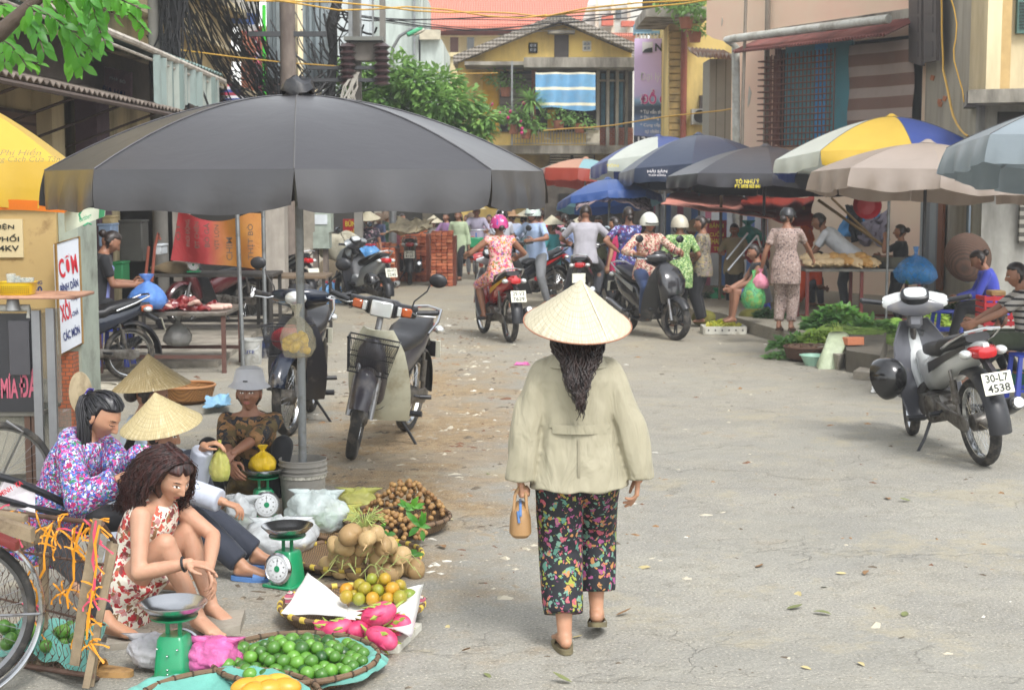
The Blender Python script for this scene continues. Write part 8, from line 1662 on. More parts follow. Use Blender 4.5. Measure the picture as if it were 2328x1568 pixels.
def rider(key,label,skn,topm,botm,h=1.62,fem=True,slv=.35,cover=1,lean=8,foot=None,helm=None,hair='lowbun',hip=None,vis=True,wr=None,seat=(0,-.20,.80),**k):
    for L,(loc,rz,sc) in BK.items():
        if L.startswith(key): break
    S=sc; a=[(-.15,.05,.30),(.15,.05,.30)]
    if foot: a[foot[0]]=foot[1]
    a=[tuple(v*S for v in q) for q in a]; w_=wr or [(-.32,.20,1.05),(.32,.20,1.05)]
    f=Fig(label,loc,rz,h*S,fem,hip=tuple(v*S for v in seat),lean=lean,wrL=tuple(v*S for v in w_[0]),wrR=tuple(v*S for v in w_[1]),anL=a[0],anR=a[1],kL=(-.35,1,.5),kR=(.35,1,.5),eL=(-1,-.2,-.7),eR=(1,-.2,-.7),**k)
    outfit(f,skn,topm,botm,slv,cover,hair=hair,length=.10,shoe=BRS)
    if helm: helmet(f.H,helm,PLB,f.t,vis)
    return f
FLP=floral('pyjama_floral','d8a4a0',['c04a6a','d88a3a','6a7a40','8a5a9a','e0c0b0','b83a4a'],26,.5,2)
PINKH=floral('pink_helmet','b03a78',['d8c0d8','4a4a9a','c8506a'],22,.35,1,.25)
rider('red moped','rider in sleeveless pink floral pyjamas and a magenta helmet on the red moped','b',FLP,FLP,1.56,slv=.06,cover=.55,helm=PINKH,hair='lowbun',wr=[(-.36,.16,1.03),(.33,.16,1.0)])
rider('black and red moped','man in a pale blue shirt and white helmet sitting on the black and red moped','b',cloth('pale_blue_shirt','9fb4d4',.008),GREYT_,1.66,fem=False,slv=.40,helm=mat('mint_white_helmet','c0cfc8',.3,coat=.5),hair='short',foot=(0,(-.34,-.1,.09)))
rider('big black and silver','woman in a pink floral blouse, jeans and white helmet on the big scooter','b',floral('rose_blouse','c4a894',['b0404a','6a5a40','d8c8b8','8a3a3a'],30,.48,2),JEAN,1.60,slv=.9,helm=mat('white_helmet','d0d2c8',.3,coat=.5),hair='long',seat=(0,-.12,.80),lean=4)
rider('dark scooter seen','young man in a pale grey shirt sitting on the dark scooter with his back turned','b',cloth('pale_grey_shirt','a5a3ab',.008),DGT,1.66,fem=False,slv=.4,hair='short',seat=(0,-.2,.84),foot=(0,(-.36,0,.09)))
outfit(stand('woman in a purple and blue blouse with hands on her hips, seen from behind',1430,468,158,R(8),1.62,lean=0,wrL=(-.17,-.05,.98),wrR=(.17,-.05,.98),eL=(-1,-.35,0),eR=(1,-.35,0)),'b',floral('purple_blouse','33335f',['5a4a90','a8b0d0','6a2a50','3a5aa0'],20,.45,2),BKT_,.38,hair='lowbun')
f=outfit(stand('person in a green striped shirt and cream helmet standing behind the big scooter',1547,489,158,R(12),1.62,wrL=(-.2,.25,1.0),wrR=(.28,.2,.95)),'b',floral('green_stripe_shirt','7fa05a',['3f6a3a','b5c890','4a7a48','c0d0a0'],34,.5,2),BKT_,.42,hair='short',length=.26); helmet(f.H,mat('cream_helmet','bdb6a4',.3,coat=.5),PLB,f.t)
f=outfit(stand('woman with a bun in a greyish patterned blouse and black trousers facing left',1600,488,156,R(75),1.58,head=(10,0,0),wrL=(-.12,.3,.98),wrR=(.12,.32,.98)),'b',floral('grey_blouse','7a7468',['4a443c','9a8a60','8a7a78'],26,.45,2),BKT_,.5,hair='bun',wide=.02)
f=outfit(stand('woman in a bright pink top half hidden behind the grey-shirted man',1402,500,140,R(60),1.56,head=(10,0,0)),'a',cloth('hot_pink','b82a5c'),BKT_,.3,hair='long')
JPJ=floral('taupe_pyjama','9c8880',['5a4a4a','6a5a58','b8a8a0'],30,.35,2)
f=outfit(stand('woman in taupe patterned pyjamas and a black cap buying poultry, carrying bags',1790,470,176,R(-22),1.60,head=(8,-15,0),wrL=(-.32,.02,.80),wrR=(.30,.42,.86),eR=(1,-.3,-.5)),'b',JPJ,JPJ,.34,cover=.93,hair='lowbun',length=.22,wide=.012,shoe=BRS)
mb=MB(); mb.M=f.H; mb.lathe([(.001,.135),(.06,.125),(.095,.075),(.102,.02),(.098,.02)],(0,-.005,0),22,fn=lambda p,q,i:V((p.x,p.y*1.1,p.z))); cp=O(mb,'cap',PLB,f.t); mb=MB(); mb.M=f.H; mb.grid(lambda u,v:((u-.5)*.15,.09+.07*v*(1-(2*u-1)**2*.4)-((2*u-1)**2)*.02,.03-.01*v),8,3,.004); O(mb,'cap_visor',PLB,cp)
p=TM[f.t.name]@f.wL; bag('pink plastic bag hanging from the pyjama woman\'s hand',(p.x-.02,p.y-.04,p.z-.26),.10,.26,plastic('pinkbag2','d88aa0',.85),seed=31); bag('green bag of yellow fruit hanging from the pyjama woman\'s hand',(p.x-.10,p.y,p.z-.52),.15,.50,plastic('greenbag','5fb870',.6),seed=33,cmat=YFL,top=.15)
f=outfit(stand('man in a white T-shirt bending over the poultry table from behind',1925,0,158,R(68),1.66,base=.17,fem=False,lean=48,hip=(0,-.1,.86),head=(15,0,0),wrL=(-.2,.62,.86),wrR=(.18,.62,.86),kL=(0,1,.1),kR=(0,1,.1)) if 0 else Fig('man in a white T-shirt bending over the poultry table from behind',(P(1925,415,22.5).x,22.5,.17),R(72),1.68,False,hip=(0,-.08,.88),lean=48,head=(12,0,0),wrL=(-.2,.60,.70),wrR=(.15,.62,.72),anL=(-.1,-.05,.075),anR=(.1,0,.075)),'b',cloth('white_tshirt','c4c8d0',.008),DGT,.40,hair='short',length=.10,shoe=BRS)
f=outfit(stand('woman in a black top resting her chin on her hand beside the steel basin',2052,508,160,R(68),1.5,base=.10,head=(0,0,0),wrL=(-.05,.22,1.22),wrR=(.1,.30,.95),eL=(-.4,.4,-1)),'b',BKT_,BKT_,.38,hair='bun')
f=outfit(Fig('herb seller in a bright blue cardigan sitting and looking down on the right',(P(2262,415,18.4).x,18.4,.0),R(78),1.56,True,hip=(0,-.05,.60),lean=16,head=(32,0,0),wrL=(-.15,.40,.72),wrR=(.15,.40,.70),anL=(-.12,.45,.25),anR=(.12,.42,.25)),'b',cloth('blue_cardigan','3a45a8',.008),BKT_,.95,hair='bun',down=True)
f=outfit(Fig('man in a black-and-white striped shirt and dark green trousers sitting at the right edge',(P(2345,415,15.0).x,15.0,.12),R(82),1.66,False,hip=(0,-.05,.44),lean=12,head=(14,0,0),wrL=(-.15,.50,.62),wrR=(.10,.52,.60),anL=(-.12,.50,.075),anR=(.18,.42,.075),kL=(-.1,1,1),kR=(.1,1,1)),'b',stripes('striped_shirt',[('a5a09a',2),('1f2024',1.2)],16,'Z'),cloth('army_green','333a28',.007),.42,cover=.92,hair='short',length=.1,wide=.012)
f=outfit(Fig('child in a lilac-grey shirt huddled beside the man in green trousers',(P(2255,415,15.7).x,15.7,.12),R(-70),1.20,True,hip=(0,-.1,.18),lean=34,head=(20,0,0),wrL=(-.1,.32,.25),wrR=(.1,.32,.25),anL=(-.1,.3,.06),anR=(.1,.3,.06),kL=(0,1,1),kR=(0,1,1)),'b',cloth('lilac_grey','8d8492',.008),BKT_,.5,hair='lowbun')
f=outfit(Fig('fruit seller in a black tank top and purple shorts sitting low on a stool',(P(1722,415,21.2).x,21.2,.17),R(95),1.56,True,hip=(0,-.08,.36),lean=8,head=(12,0,0),wrL=(-.1,.34,.48),wrR=(.1,.34,.48),anL=(-.1,.34,.075),anR=(.1,.32,.075),kL=(0,1,1),kR=(0,1,1)),'b',BKT_,cloth('purple_shorts','4a3a80'),.02,cover=.42,hair='pony',length=.08)
outfit(Fig('crouching person in a bright orange top behind the patterned pyjamas',(P(1828,415,23.6).x,23.6,.17),R(-60),1.56,True,hip=(0,-.1,.30),lean=42,head=(30,0,0),wrL=(-.1,.4,.3),wrR=(.1,.4,.3),anL=(-.1,.3,.075),anR=(.1,.3,.075),kL=(0,1,1),kR=(0,1,1)),'b',cloth('orange_top','c8481c'),DGT,.5,hair='lowbun')
APR=cloth('lilac_apron','7f86c0',.008)
f=outfit(Fig('butcher woman in a black T-shirt and lilac apron working at the meat table',(P(232,415,17.6).x,17.6,.07),R(-68),1.78,True,hip=(0,-.12,.68),lean=12,head=(34,0,0),wrL=(-.10,.34,.88),wrR=(.12,.32,.86),anL=(-.1,.2,.075),anR=(.1,.2,.075),kL=(0,1,.4),kR=(0,1,.4)),'b',BKT_,BKT_,.36,hair='bun',down=True)
mb=MB(); mb.grid(lambda u,v:tpt(f,-.02+.78*v,R(40)+R(100)*u,.03+.006*math.sin(u*9)),14,12,-.004); mb.tube([tpt(f,.76,R(60),.03),f.neck+V((.05,-.03,.0)),f.neck+V((-.05,-.03,.0)),tpt(f,.76,R(120),.03)],.008,6); O(mb,'apron',APR,f.t)
outfit(stand('woman in a pale green blouse and black trousers walking past the bricks',1042,476,105,R(165),1.57,base=0,anL=(-.08,.16,.08),anR=(.08,-.16,.08),head=(8,0,0)),'b',cloth('pale_green_blouse','a8b898',.006),BKT_,.95,hair='long',shoe=BRS,length=.2)
# cyclist
t=T('bicycle','bicycle ridden towards the camera by the woman in the conical hat','bicycle',(P(1083,415,34).x,34,0)); c=V((P(1083,415,34).x,34,.33)); bwheel(t,c+V((0,-.5,0)),.33,(1,0,0)); bwheel(t,c+V((0,.5,0)),.33,(1,0,0)); mb=MB(); mb.tube([c+V((0,-.5,0)),c+V((0,-.38,.55)),c+V((0,-.36,.68))],.016,6); mb.tube([c+V((0,-.38,.45)),c+V((0,.0,-.02)),c+V((0,.12,.5)),c+V((0,-.38,.45))],.014,6); mb.tube([c+V((0,.0,0)),c+V((0,.5,0)),c+V((0,.12,.45))],.012,6); O(mb,'frame',BLU,t,world=True); mb=MB(); mb.tube([c+V((-.28,-.2,.72)),c+V((-.12,-.34,.74)),c+V((.12,-.34,.74)),c+V((.28,-.2,.72))],.012,6); O(mb,'handlebar',CHR,t,world=True); mb=MB(); mb.box(c+V((0,-.62,.48)),(.34,.22,.22),ch=.02); O(mb,'basket',GRN,t,world=True)
f=outfit(Fig('cyclist in a conical hat and pale lilac blouse riding towards the camera',(P(1083,415,34).x,34,0),R(180),1.56,True,hip=(0,-.2,.85),lean=8,wrL=(-.26,.2,1.05),wrR=(.26,.2,1.05),anL=(-.1,.0,.25),anR=(.1,.1,.4),kL=(0,1,.4),kR=(0,1,.4)),'b',cloth('lilac_blouse','9c98ac'),cloth('red_trousers','a03a2a'),.9,hair='lowbun'); conehat('conical_hat',f.H@Matrix.Translation((0,0,.055)),.22,.16,H2,parent=f.t)
# people in the background market
CR=[('vendor in a conical hat and dark floral blouse behind the red food sign',838,478,118,175,1.5,'fl1',BKT_,.3,'hat'),
('person with an orange top bent behind the middle brick stack',942,492,104,200,1.5,cloth('orange2','c86a30'),BKT_,.4,None),
('man in a white shirt and black helmet beyond the pink-helmeted rider',1141,474,112,20,1.62,cloth('white2','b8bcc6'),GREYT_,.4,'helm'),
('person in a brown sun hat and pale blue shirt beyond the riders',1164,470,108,10,1.6,cloth('paleblue2','a8b4cc'),GREYT_,.9,'sun'),
('shopper in a wide white conical hat left of the woman in red',1190,478,104,-30,1.52,cloth('teal2','5a8088'),BKT_,.9,'hat'),
('shopper in a second smaller conical hat close to the woman in red',1209,482,100,30,1.48,cloth('grey2','8a8c90'),BKT_,.9,'hat'),
('woman in a sleeveless bright red dress seen from behind',1229,474,112,-12,1.62,cloth('bright_red','b01824'),cloth('bright_red','b01824'),.02,None),
('woman with a flowered blouse carrying a tray in the background',1112,486,96,190,1.5,'fl2',BKT_,.5,None),
('person in dark purple standing under the blue umbrella',1328,482,118,100,1.58,cloth('dark_purple','332c44'),BKT_,.6,None),
('shopper in a violet top standing behind the bricks beside the walking woman',1015,482,98,150,1.52,cloth('violet2','8a6a94'),BKT_,.6,None),
('man in a dark green shirt at the dim shop fronts behind the bricks',880,482,92,120,1.58,cloth('dark_green2','2c4a3a'),BKT_,.6,'cap'),
('woman in a maroon blouse at the dim shop fronts left of the orange top',912,484,90,220,1.52,cloth('maroon2','6a2a3a'),BKT_,.6,None),
('shopper in a checked blue shirt under the far salmon umbrella',1268,484,104,200,1.54,cloth('check_blue','4a6488'),BKT_,.6,None),
('stall keeper in a light shirt leaning behind the green vegetables',1296,498,120,-60,1.5,cloth('light_blue3','8c9ec8'),cloth('dark_blue3','2a3450'),.9,None),
('shopper in a pale yellow shirt far behind the walking woman in green',1068,490,84,20,1.55,cloth('pale_yellow4','b8b080'),BKT_,.5,None),
('person in a grey jacket close to the salmon umbrella pole',1252,480,92,170,1.6,cloth('grey_jkt4','6a6c72'),BKT_,.95,None),
('shopper in a rust-coloured top between the brown hat and the cyclist',1128,486,90,-40,1.52,cloth('rust4','9a5238'),BKT_,.5,None),
('person in a cap and navy shirt beyond the silver scooter',862,486,96,140,1.6,cloth('navy4','2c3550'),BKT_,.5,'cap'),
('woman in a white blouse deep among the far shoppers',985,490,88,200,1.5,cloth('white4','b0aeb0'),BKT_,.6,'hat'),
('shopper in a pink shirt between the riders and the blue umbrella',1285,484,110,20,1.52,cloth('pink4','b87a88'),BKT_,.5,None),
('woman in a turquoise shirt behind the black and red moped',1258,492,125,60,1.5,cloth('turq4','3a8a90'),BKT_,.5,'hat'),
('stall woman in a green blouse bent over the greens beside the woman in red',1312,494,112,-120,1.5,cloth('green5','3f7048'),BKT_,.5,'hat'),
('man in an olive shirt between the grey-shirted man and the blue umbrella',1362,488,118,160,1.62,cloth('olive5','5f6040'),BKT_,.4,None),
('woman in a coral shirt behind the woman in the purple blouse',1462,492,125,-20,1.54,cloth('coral5','b8685a'),BKT_,.4,None),
('vendor in a navy blouse before the striped screen behind the cream helmet',1572,500,132,200,1.5,cloth('navy5','28304c'),BKT_,.6,'hat'),
('seller in a beige shirt standing in the shade right of the red food sign',1672,505,138,170,1.52,cloth('beige5','8f8468'),BKT_,.5,None),
('man in a grey-green shirt walking between the brick stacks and riders',1072,484,100,0,1.6,cloth('greygreen5','6a7468'),GREYT_,.4,'cap'),
('woman in a dark floral blouse near the grey shutter at the end of the street',1060,487,90,200,1.5,'fl1',BKT_,.5,None)]
FLX={'fl1':floral('dark_floral','20202a',['8a5a68','5a4a5a','9a8a8a'],24,.4,1),'fl2':floral('light_floral','a898a8',['c8a050','8a5a7a','6a8a9a'],20,.4,1)}
for lab,x,yt,s,rz,h,tm,bm,sl_,hd in CR:
    r_=random.Random(x); f=stand(lab,x,yt+(9 if hd in('hat','sun') else 0),s,R(rz),h,base=.0,head=(r_.uniform(0,20),r_.uniform(-20,20),0),wrL=(-.2,.28,.9) if r_.random()<.6 else None,wrR=(.2,.3,.95) if r_.random()<.6 else None,fem='man' not in lab[:4])
    outfit(f,'b',FLX.get(tm,tm) if isinstance(tm,str) else tm,bm,sl_,hair='short' if not f.fem else 'lowbun',vx=.02,length=.16,cover=1)
    if hd=='hat': conehat('conical_hat',f.H@Matrix.Translation((0,0,.055)),.235,.17,H1,parent=f.t)
    if hd in('helm','cap'): helmet(f.H,HB if hd=='helm' else mat('cap_brown','5a4a3a',.7),PLB,f.t,hd=='helm')
    if hd=='sun': mb=MB(); mb.M=f.H; mb.lathe([(.001,.15),(.08,.14),(.10,.05),(.19,.015),(.19,.01),(.1,.03)],n=24); O(mb,'sun_hat',mat('brown_straw','9a7a5a',.8),f.t)
p=P(1252,600,31); bag('translucent white shopping bag held by the woman in red',(p.x-.12,31,.55),.13,.34,plastic('whitebag','cdccd0',.8,.3),seed=40)
# ================= right-hand stalls =================
TT=table('poultry table with grey metal top and dark red legs under the taupe umbrella',4.10,5.75,21.5,22.3,.90,mat('zinc_top','7d7c78',.35,.7,dirt='4c4844',ds=4),mat('dark_red_leg','6a2f2a',.6),legs=(4.14,4.9,5.71),name='poultry_table')
CHK=mat('plucked_skin','c49a5c',.5,var=.15,vs=14,bump=.002,bs=120,dirt='a5743a',ds=8); CHP=mat('plucked_pale','cdb48e',.5,var=.12,vs=14,bump=.002,bs=120); rn=random.Random(19)
def chick(m):
    mb=MB(); mb.sph((0,0,.065),(.13,.085,.065),16,10); mb.cap((.02,.06,.06),(.12,.075,.05),.038,.022,10); mb.cap((.02,-.06,.06),(.12,-.075,.05),.038,.022,10); mb.cap((.12,.07,.05),(.19,.05,.03),.012,.010,8); mb.cap((.12,-.07,.05),(.19,-.05,.03),.012,.010,8)
    mb.cap((-.10,0,.07),(-.16,.03,.10),.026,.018,8); mb.cap((-.16,.03,.10),(-.15,.09,.06),.018,.015,8); mb.cap((-.15,.09,.06),(-.12,.12,.05),.018,.012,8); mb.cap((-.05,.08,.08),(.04,.11,.06),.018,.012,8); mb.cap((-.05,-.08,.08),(.04,-.11,.06),.018,.012,8)
    return mesh(vox(mb,.009,2),'chicken',m,ang=None)
cms=[chick(CHK),chick(CHP)]
for i in range(15):
    j=i%8; x=4.2+j*.125+rn.uniform(-.02,.02); y=21.62+.22*(i//8)+rn.uniform(0,.05); inst(cms[(rn.random()<.35)*1 if j>2 else 1],'plucked_chicken','plucked yellow chicken lying in the row on the poultry table' ,'chicken','plucked chickens on the poultry table',(x,y,.905+(.06 if i>=8 else 0)),(0,rn.uniform(-.15,.15),R(-80)+rn.uniform(-.5,.5)),rn.uniform(1.05,1.25))
mb=MB(); c=V((5.4,21.8,.905)); mb.lathe([(.001,0),(.24,.0),(.30,.16),(.31,.16),(.25,-.0)],c,32); thing(mb,'steel_basin',mat('dull_basin','6f6e6a',.4,.8),'wide dull steel basin at the right end of the poultry table','basin')
bag('large blue bag stuffed with greens hanging from the taupe umbrella pole',(P(2087,415,17.4).x,17.4,P(2087,645,17.4).z),.23,.42,plastic('bluegreens','2a78b8',.62),seed=44,cmat=mat('deep_green','2a4a24',.7,var=.4,vs=20),content=30,top=.12,neck=.10)
VG=leafmat('veg_leaves',('2f5224','4a7a30','86a850'),.2); VG2=leafmat('light_greens',('5a7a2a','86a83c','b0c060'),.2); VD=leafmat('dark_greens',('1f3a1a','2f5226','4a7038'),.15)
def greens(label,cx,cy,w_,h_,n_,m,L=.10,z=.0,d_=.35,kind='leaf',seed=1,dirv=None):
    g=G(cx,cy,z); rn=random.Random(seed+int(cx)); t=T('vegetable_bunch',label,'vegetables',g); mb=MB()
    for i in range(n_):
        a=rn.uniform(0,6.28); q=rn.random()**.5; p=V((g.x+w_/2*q*math.cos(a),g.y+d_/2*q*math.sin(a),z+h_*(1-q*q)*rn.uniform(.3,1)+.01))
        if kind=='leaf': d=V((math.cos(a)+rn.gauss(0,.5),math.sin(a)-.3+rn.gauss(0,.5),rn.uniform(-.2,.9))); leafmb(mb,p,d,(rn.gauss(0,.3),-.4,1),L*rn.uniform(.6,1.3),L*.24,.3)
        else: d=V(dirv)+V((rn.gauss(0,.12),rn.gauss(0,.12),rn.gauss(0,.10))); mb.tube([p-d*L*.5,p,p+d*L*.5+V((0,0,-.02))],[.005,.005,.003],4)
    o=O(mb,'leaves',m,t,world=True,ang=None); o['kind']='stuff'; return t
for a in (('big heap of leafy dark greens behind the grey shield of the parked moped',1905,748,.85,.30,900,VG,.13,.17,.5),('flat bunch of spinach-like leaves at the left edge of the vegetable stall',1800,790,.45,.12,260,VG,.12,.08,.4),('pale green celery-like bunch at the middle of the vegetable stall',1860,785,.45,.2,300,VG2,.11,.12,.4),('dark herbs heaped in front of the herb seller',2175,722,.65,.2,420,VD,.10,.17,.5),('dark greens beside the big scooter front wheel',1598,700,.6,.28,420,VD,.11,.0,.5),('loose greens behind the star fruit tray',1625,695,.9,.08,300,VG,.10,.0,.4),('bright greens heaped behind the blue and white moped',1305,600,.8,.28,380,VG,.14,.0,.5),('greenery stall beside the woman in red',1275,575,1.1,.9,600,VD,.18,.0,.8),('potted greens at the far stall under the blue umbrella',1350,600,.5,.9,260,VG,.16,.0,.4)): greens(*a)
greens('long green bean bundles laid across the vegetable stall',1945,772,.5,.16,260,mat('bean_green','7f9a4a',.6,var=.3,vs=20),.55,.17,.25,'stalk',dirv=(1,-.1,-.05)); greens('light green stalks standing up from the wrapped bundle',1905,790,.16,.2,90,mat('stalk_green','a5b85a',.6,var=.25,vs=20),.30,.17,.12,'stalk',dirv=(-.05,.1,1))
g=G(1890,838); t=T('wrapped_vegetables','plastic-wrapped bundle of pale green stalks leaning on the kerb','vegetables',g); mb=MB(); a_=V((g.x-.05,g.y-.0,.0)); b_=V((g.x+.12,g.y+.22,.36)); 
mb.loft([(a_.lerp(b_,u),V((w_,0,0)),V((0,.06,.04))) for u,w_ in((0,.10),(.08,.13),(.5,.11),(1,.12))],18,2.6); mb.noisy(.015,12); O(mb,'wrapping',plastic('veg_wrap','b4c0a0',.85,.3),t,world=True,ang=None)
t=tray('brown wicker basket of muddy roots and greens at the vegetable stall',G(1832,820),.26,.17,m=bamboo('brown_weave','6a4a38','3a2a20'),rim=mat('brown_rim','5a3e30',.7),wraps=0); mb=MB(); rn=random.Random(6)
g=G(1835,818)
for i in range(16): p=g+V((rn.uniform(-.2,.2),rn.uniform(-.16,.14),.15)); mb=MB(); mb.sph((0,0,0),.032,10,8); mb.noisy(.01,20); o=thing(mb,'taro_root',mat('mud_root','6f5846',.9,var=.25,vs=20),'muddy brown root lying in the wicker basket','root','muddy roots in the wicker basket'); o.location=p
p=G(1850,830); t=T('plastic_bowl','pale mint plastic bowl on the ground before the vegetable stall','bowl',p); mb=MB(); mb.lathe([(.001,.0),(.10,0),(.155,.11),(.17,.115),(.168,.122),(.15,.118),(.10,.012),(.001,.01)],n=36); O(mb,'shell',mat('mint_plastic','9cc4b0',.4,coat=.2,var=.03),t)
mb=MB(); mb.box((0,0,0),(.22,.11,.09),ch=.006,rz=.3); mb.noisy(.006,14); o=thing(mb,'loose_brick',BM[1],'single orange brick holding down the vegetables','brick'); o.location=G(1940,775,.30)
for lb,pts,h in(('low concrete kerb block under the pyjama woman',((1765,752),(1832,762),(1850,735),(1790,728)),.16),('dark stone block supporting the vegetables',((1925,845),(2000,858),(2020,790),(1900,780)),.24),('broken concrete kerb beside the white moped',((1940,862),(2045,872),(2060,850),(1960,845)),.08)):
    mb=MB(); mb.prism([(G(x,y).x,G(x,y).y) for x,y in pts],h); mb.noisy(.02,4); thing(mb,'kerb_block',mat('dark_stone','5f5a50',.95,var=.2,vs=4,bump=.01,bs=20) if h>.2 else CONC,lb,'kerb block')
JF=NT('jackfruit_skin'); vv=JF.vor(60); JF.col(JF.ramp(JF.noise(4,4),[(.3,'5f5a28'),(.6,'77752f'),(.8,'6a5030')])); JF.bump(vv.outputs['Distance'],.8,-.012); JF.p(Roughness=.8)
for lb,x,y,w_ in(('large green-brown jackfruit right of the star fruit tray',1714,746,.19),('brownish jackfruit half hidden left of the star fruit tray',1602,742,.16)):
    mb=MB(); mb.sph((0,0,0),(w_*1.1,w_*.85,w_*.78),24,16); mb.noisy(.02,5); o=thing(mb,'jackfruit',JF.m,lb,'jackfruit'); o.location=G(x,y)+V((0,.1,w_*.76))
g=G(1648,760); t=T('foam_tray','white foam tray with black notches holding star fruit','tray',g); mb=MB(); w2,d2=.29,.17
for (cx_,cy_,sx,sy) in((0,-d2,w2*2,.03),(0,d2,w2*2,.03),(-w2,0,.03,d2*2),(w2,0,.03,d2*2)): mb.box((cx_,cy_+.17,.055),(sx,sy,.11),ch=.004)
mb.box((0,.17,.02),(w2*2,d2*2,.03)); O(mb,'shell',mat('foam_white','c8c6bb',.85),t); mb=MB()
for i in range(6): mb.box((-w2+.06+i*.095,-.019+.0,.06),(.018,.006,.022))
O(mb,'notch',PLB,t)
SF=fruitmat('starfruit_skin','a8b030','c8c040',.4); mb=MB()
pr=[]; 
for i in range(10): a=2*PI*i/10; r=.032 if i%2==0 else .014; pr.append((r*math.cos(a),r*math.sin(a)))
mb.loft([((x,0,0),(0,k,0),(0,0,k)) for x,k in((0,1),)],4) if 0 else None
L=[];F=[]
for j,(x,k) in enumerate(((-.055,.15),(-.04,.7),(0,1),(.04,.75),(.055,.1))): L+=[(x,p[0]*k,p[1]*k) for p in pr]
for j in range(4): F+=[(j*10+i,j*10+(i+1)%10,j*10+10+(i+1)%10,j*10+10+i) for i in range(10)]
mb.add(L,F); sfm=mesh(mb,'starfruit',SF)
heap([sfm],'star_fruit','yellow-green star fruit piled in the white foam tray','star fruit','star fruit in the foam tray',(g.x,g.y+.17,.04),.25,3,.075,random.Random(5),.5,z0=.02,ry=.14)
def heapbag(lb,x,y,r,h,m,seed,z=0,**k): g=G(x,y,z); return bag(lb,(g.x,g.y,z),r,h,m,seed=seed,**k)
heapbag('green plastic bag standing peaked beside the fruit seller',1628,700,.17,.34,plastic('emerald','2f9a68',.85),50); heapbag('second small green bag left of the fruit seller\'s feet',1672,692,.14,.16,plastic('emerald','2f9a68',.85),51); heapbag('red plastic bag behind the peaked green bag',1652,692,.20,.2,plastic('redbag','a82a28',.9),52); heapbag('turquoise and green bags piled high on the stall rack',1700,560,.32,.45,plastic('turq','2fa89a',.8),53,z=1.0) ; heapbag('bright blue bag lying behind the spinach-like leaves',1830,770,.2,.14,plastic('skybag','3a8ac8',.9),54)
t=T('rack','slanting aluminium rack poles under the turquoise bags','rack',P(1680,600,24)); mb=MB(); mb.tube([P(1652,590,24),P(1700,530,24.1)],.018,8); mb.tube([P(1655,615,24),P(1722,535,24.1)],.018,8); mb.tube([P(1722,535,24.1),P(1735,580,24)],.018,8); O(mb,'tube',mat('alu_post2','b0b2b4',.3,.8),t,world=True)
mb=MB(); c=P(1722,575,24.4); mb.lathe([(.001,-.1),(.14,-.09),(.20,0),(.205,0),(.15,-.11)],c,24,axis=(0,-1,.3)); thing(mb,'red_basin',mat('red_plastic','9a1a24',.35,coat=.3),'red plastic basin hung up behind the fruit seller','basin'); mb=MB(); mb.lathe([(.001,-.1),(.14,-.09),(.22,0),(.225,0),(.15,-.11)],P(1972,466,24),24,axis=(0,-1,.2)); thing(mb,'red_basin',mat('red_plastic','9a1a24',.35,coat=.3),'red plastic basin hung high beside the blue tarpaulin','basin')
def stool(lb,x,y,m,z=0,h=.40,w_=.30):
    g=G(x,y,z); t=T('plastic_stool',lb,'stool',(g.x,g.y,z)); mb=MB(); mb.box((0,0,h),(w_,w_,.025),ch=.01); O(mb,'seat',m,t)
    for a in(-1,1):
        for b_ in(-1,1): mb=MB(); mb.loft([((a*w_*.52,b_*w_*.52,0),(.028,0,0),(0,.028,0)),((a*w_*.42,b_*w_*.42,h),(.022,0,0),(0,.022,0))],8,4); O(mb,'leg',m,t)
    mb=MB(); 
    for a in(-1,1): mb.box((a*w_*.49,0,.12),(.012,w_*.95,.03)); mb.box((0,a*w_*.49,.12),(w_*.95,.012,.03))
    O(mb,'brace',m,t); return t
BLS=mat('blue_stool','2840a8',.4,coat=.2,var=.06); stool('blue plastic stool under the butcher woman behind the parked moped',265,830,BLS,.07); stool('blue plastic stool cut off by the right edge',2338,912,BLS,0,.45,.32); stool('dark blue plastic stool before the teal moped',2150,770,BLS,.17,.34); stool('blue plastic stool under the fruit seller',1722,700,BLS,.17,.30)
t=T('plastic_crate','red plastic crate with bamboo sticks beside the blue cardigan','crate',P(2290,740,16.6)); a=P(2238,742,16.6); b_=P(2340,672,16.6); mb=MB(); 
for k in range(5): mb.box(((a.x+b_.x)/2,16.6,a.z+(b_.z-a.z)*(k+.5)/5),(b_.x-a.x,.03,(b_.z-a.z)/5*.7)); mb.box((a.x,16.75,a.z+(b_.z-a.z)*(k+.5)/5),(.03,.3,(b_.z-a.z)/5*.7))
for k in range(6): mb.box((a.x+(b_.x-a.x)*k/5,16.6,(a.z+b_.z)/2),(.02,.034,b_.z-a.z))
O(mb,'crate',mat('red_crate','b8202c',.4),t,world=True); mb=MB(); mb.box((a.x+.15,16.72,b_.z+.02),(.16,.2,.06),ch=.01); O(mb,'sticks',mat('bamboo_pole','8a6f45',.6,var=.2),t,world=True)
box('pink box used as table under the red crate',2245,742,2340,812,16.7,mat('old_pink_box','8a5a58',.6)) if 0 else None
t=T('plastic_tub','dark teal plastic tub of dishes beside the blue stool','tub',G(2290,885)); g=G(2292,880); mb=MB(); mb.loft([((g.x,g.y,z),(w_,0,0),(0,w_*.7,0)) for z,w_ in((0,.24),(.16,.29),(.165,.30),(.16,.275),(.02,.22))],24,3.5,cap=False); O(mb,'shell',mat('teal_tub','1f5a4c',.4),t,world=True); slump('clear bag lying in the dark teal tub',2285,850,.2,.1,.2,plastic('clear','b9c2c8',.5,.2),61,z0=.13)
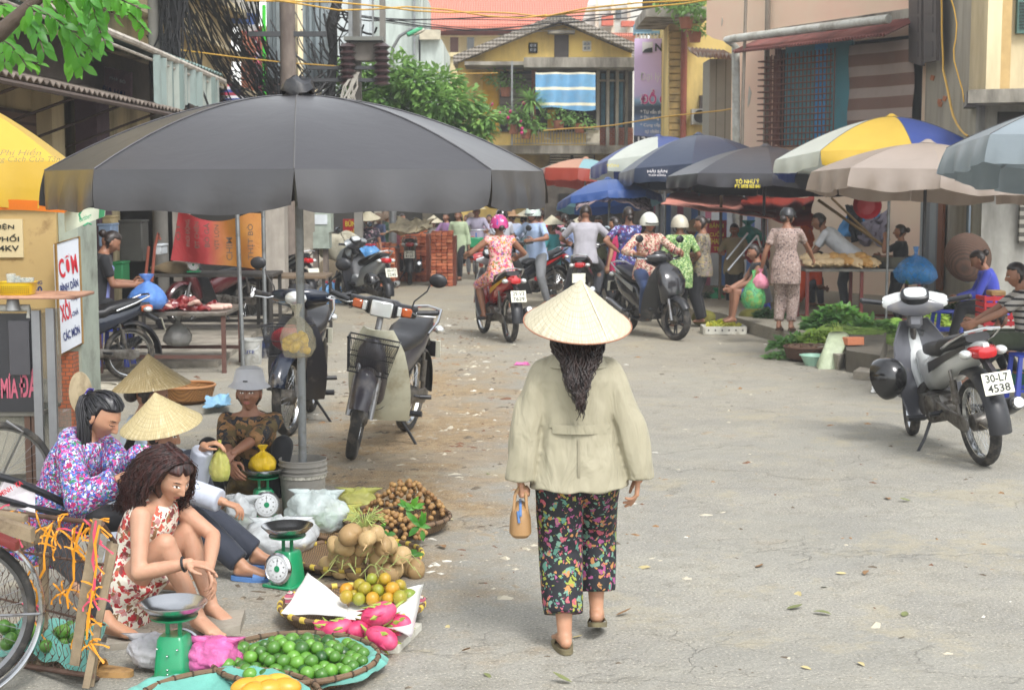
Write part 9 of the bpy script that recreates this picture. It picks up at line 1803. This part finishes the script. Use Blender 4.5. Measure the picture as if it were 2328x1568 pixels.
CR2=mat('cream_helmet','bdb6a4',.3,coat=.5); mb=MB(); mb.lathe([(.13*math.cos(a),.13*math.sin(a)) for a in [i*PI/16 for i in range(9)]],(0,0,0),24); o=thing(mb,'helmet_on_ground',CR2,'cream helmet lying upturned behind the seat of the white moped','helmet'); o.location=G(2085,795,.17)
for i,(x,y) in enumerate(((2035,745),(2048,752),(2028,752))):
    mb=MB(); mb.sph((0,0,0),(.16,.075,.07),18,12); o=thing(mb,'green_melon',fruitmat('melon_skin','4f7a2c','8aa850',.4) if i==0 else bpy.data.materials['melon_skin'],'green gourd lying behind the moped headlamp cover','gourd','green gourds on the right stall'); o.location=G(x,y,.17)+V((0,0,.07)); o.rotation_euler=(0,0,.8+.2*i)
t=T('banana_hand','fan of pale yellowish finger roots on the right stall','roots',G(2110,750,.2)); mb=MB(); c=G(2110,752,.2)
for i in range(16): a=-1.2+2.4*i/15; mb.cap(c+V((math.sin(a)*.03,0,.01)),c+V((math.sin(a)*.15,-.05,.02+math.cos(a)*.10)),.014,.01,8)
O(mb,'fingers',mat('finger_root','a89668',.7,var=.15),t,world=True)
mb=MB(); mb.lathe([(.34*math.cos(a)*.9,.1*math.sin(a)) for a in [i*PI/12 for i in range(7)]],P(2200,585,18.9),30,axis=(.1,-1,.2)); thing(mb,'woven_shield',bamboo('brown_weave','6a4a38','3a2a20'),'large round brown woven tray propped behind the herb seller','tray')
tarp('dark jacket hanging on the blue tarpaulin',[P(1935,548,26),P(1965,552,26),P(1962,470,26),P(1925,468,26)],BKT_,'hanging_cloth',.06,'cloth',10,10)
tarp('grey dust sheet over a motorbike behind the poultry table',[P(1950,548,24.6),P(2020,552,24.2),P(2015,478,24.8),P(1962,505,25)],mat('dust_sheet','77707a',.8,var=.1),'dust_sheet',.12,'cover',18,14)
for a in (('mound of bright greens under the blue umbrella before the grey-shirted man',1345,640,.9,.35,380,VG2,.14,.0,.5),('crates overflowing with dark greens left of the purple blouse',1392,655,.7,.4,320,VD,.14,.0,.5),('low heap of greens by the striped screen pole',1520,672,.6,.25,240,VG,.12,.0,.4),('leafy greens tied in bunches on the kerb behind the wrapped bundle',1985,765,.6,.22,420,VG,.12,.17,.4),('scattered trimmed leaves at the kerb before the wicker basket',1790,815,.5,.05,160,VG,.09,.0,.3),('herbs in low heaps between jackfruit and pyjama woman',1750,722,.4,.12,220,VD,.09,.17,.3),('pile of light greens between the moped handlebar and the seller',2120,742,.5,.16,260,VG2,.10,.17,.3)): greens(*a)
# ---- thin warm haze ----
mb=MB(); mb.box((0,60,6),(260,170,14.2)); n=bpy.data.materials.new('haze'); n.use_nodes=True; nt=n.node_tree; nt.nodes.remove(nt.nodes['Principled BSDF']); pv=nt.nodes.new('ShaderNodeVolumePrincipled'); pv.inputs['Color'].default_value=(.86,.88,.9,1); pv.inputs['Density'].default_value=.0017; nt.links.new(pv.outputs[0],nt.nodes['Material Output'].inputs['Volume'])
HAZE=(mb,n)
struct_h=O(HAZE[0],'haze',HAZE[1]); tag(struct_h,kind='stuff')
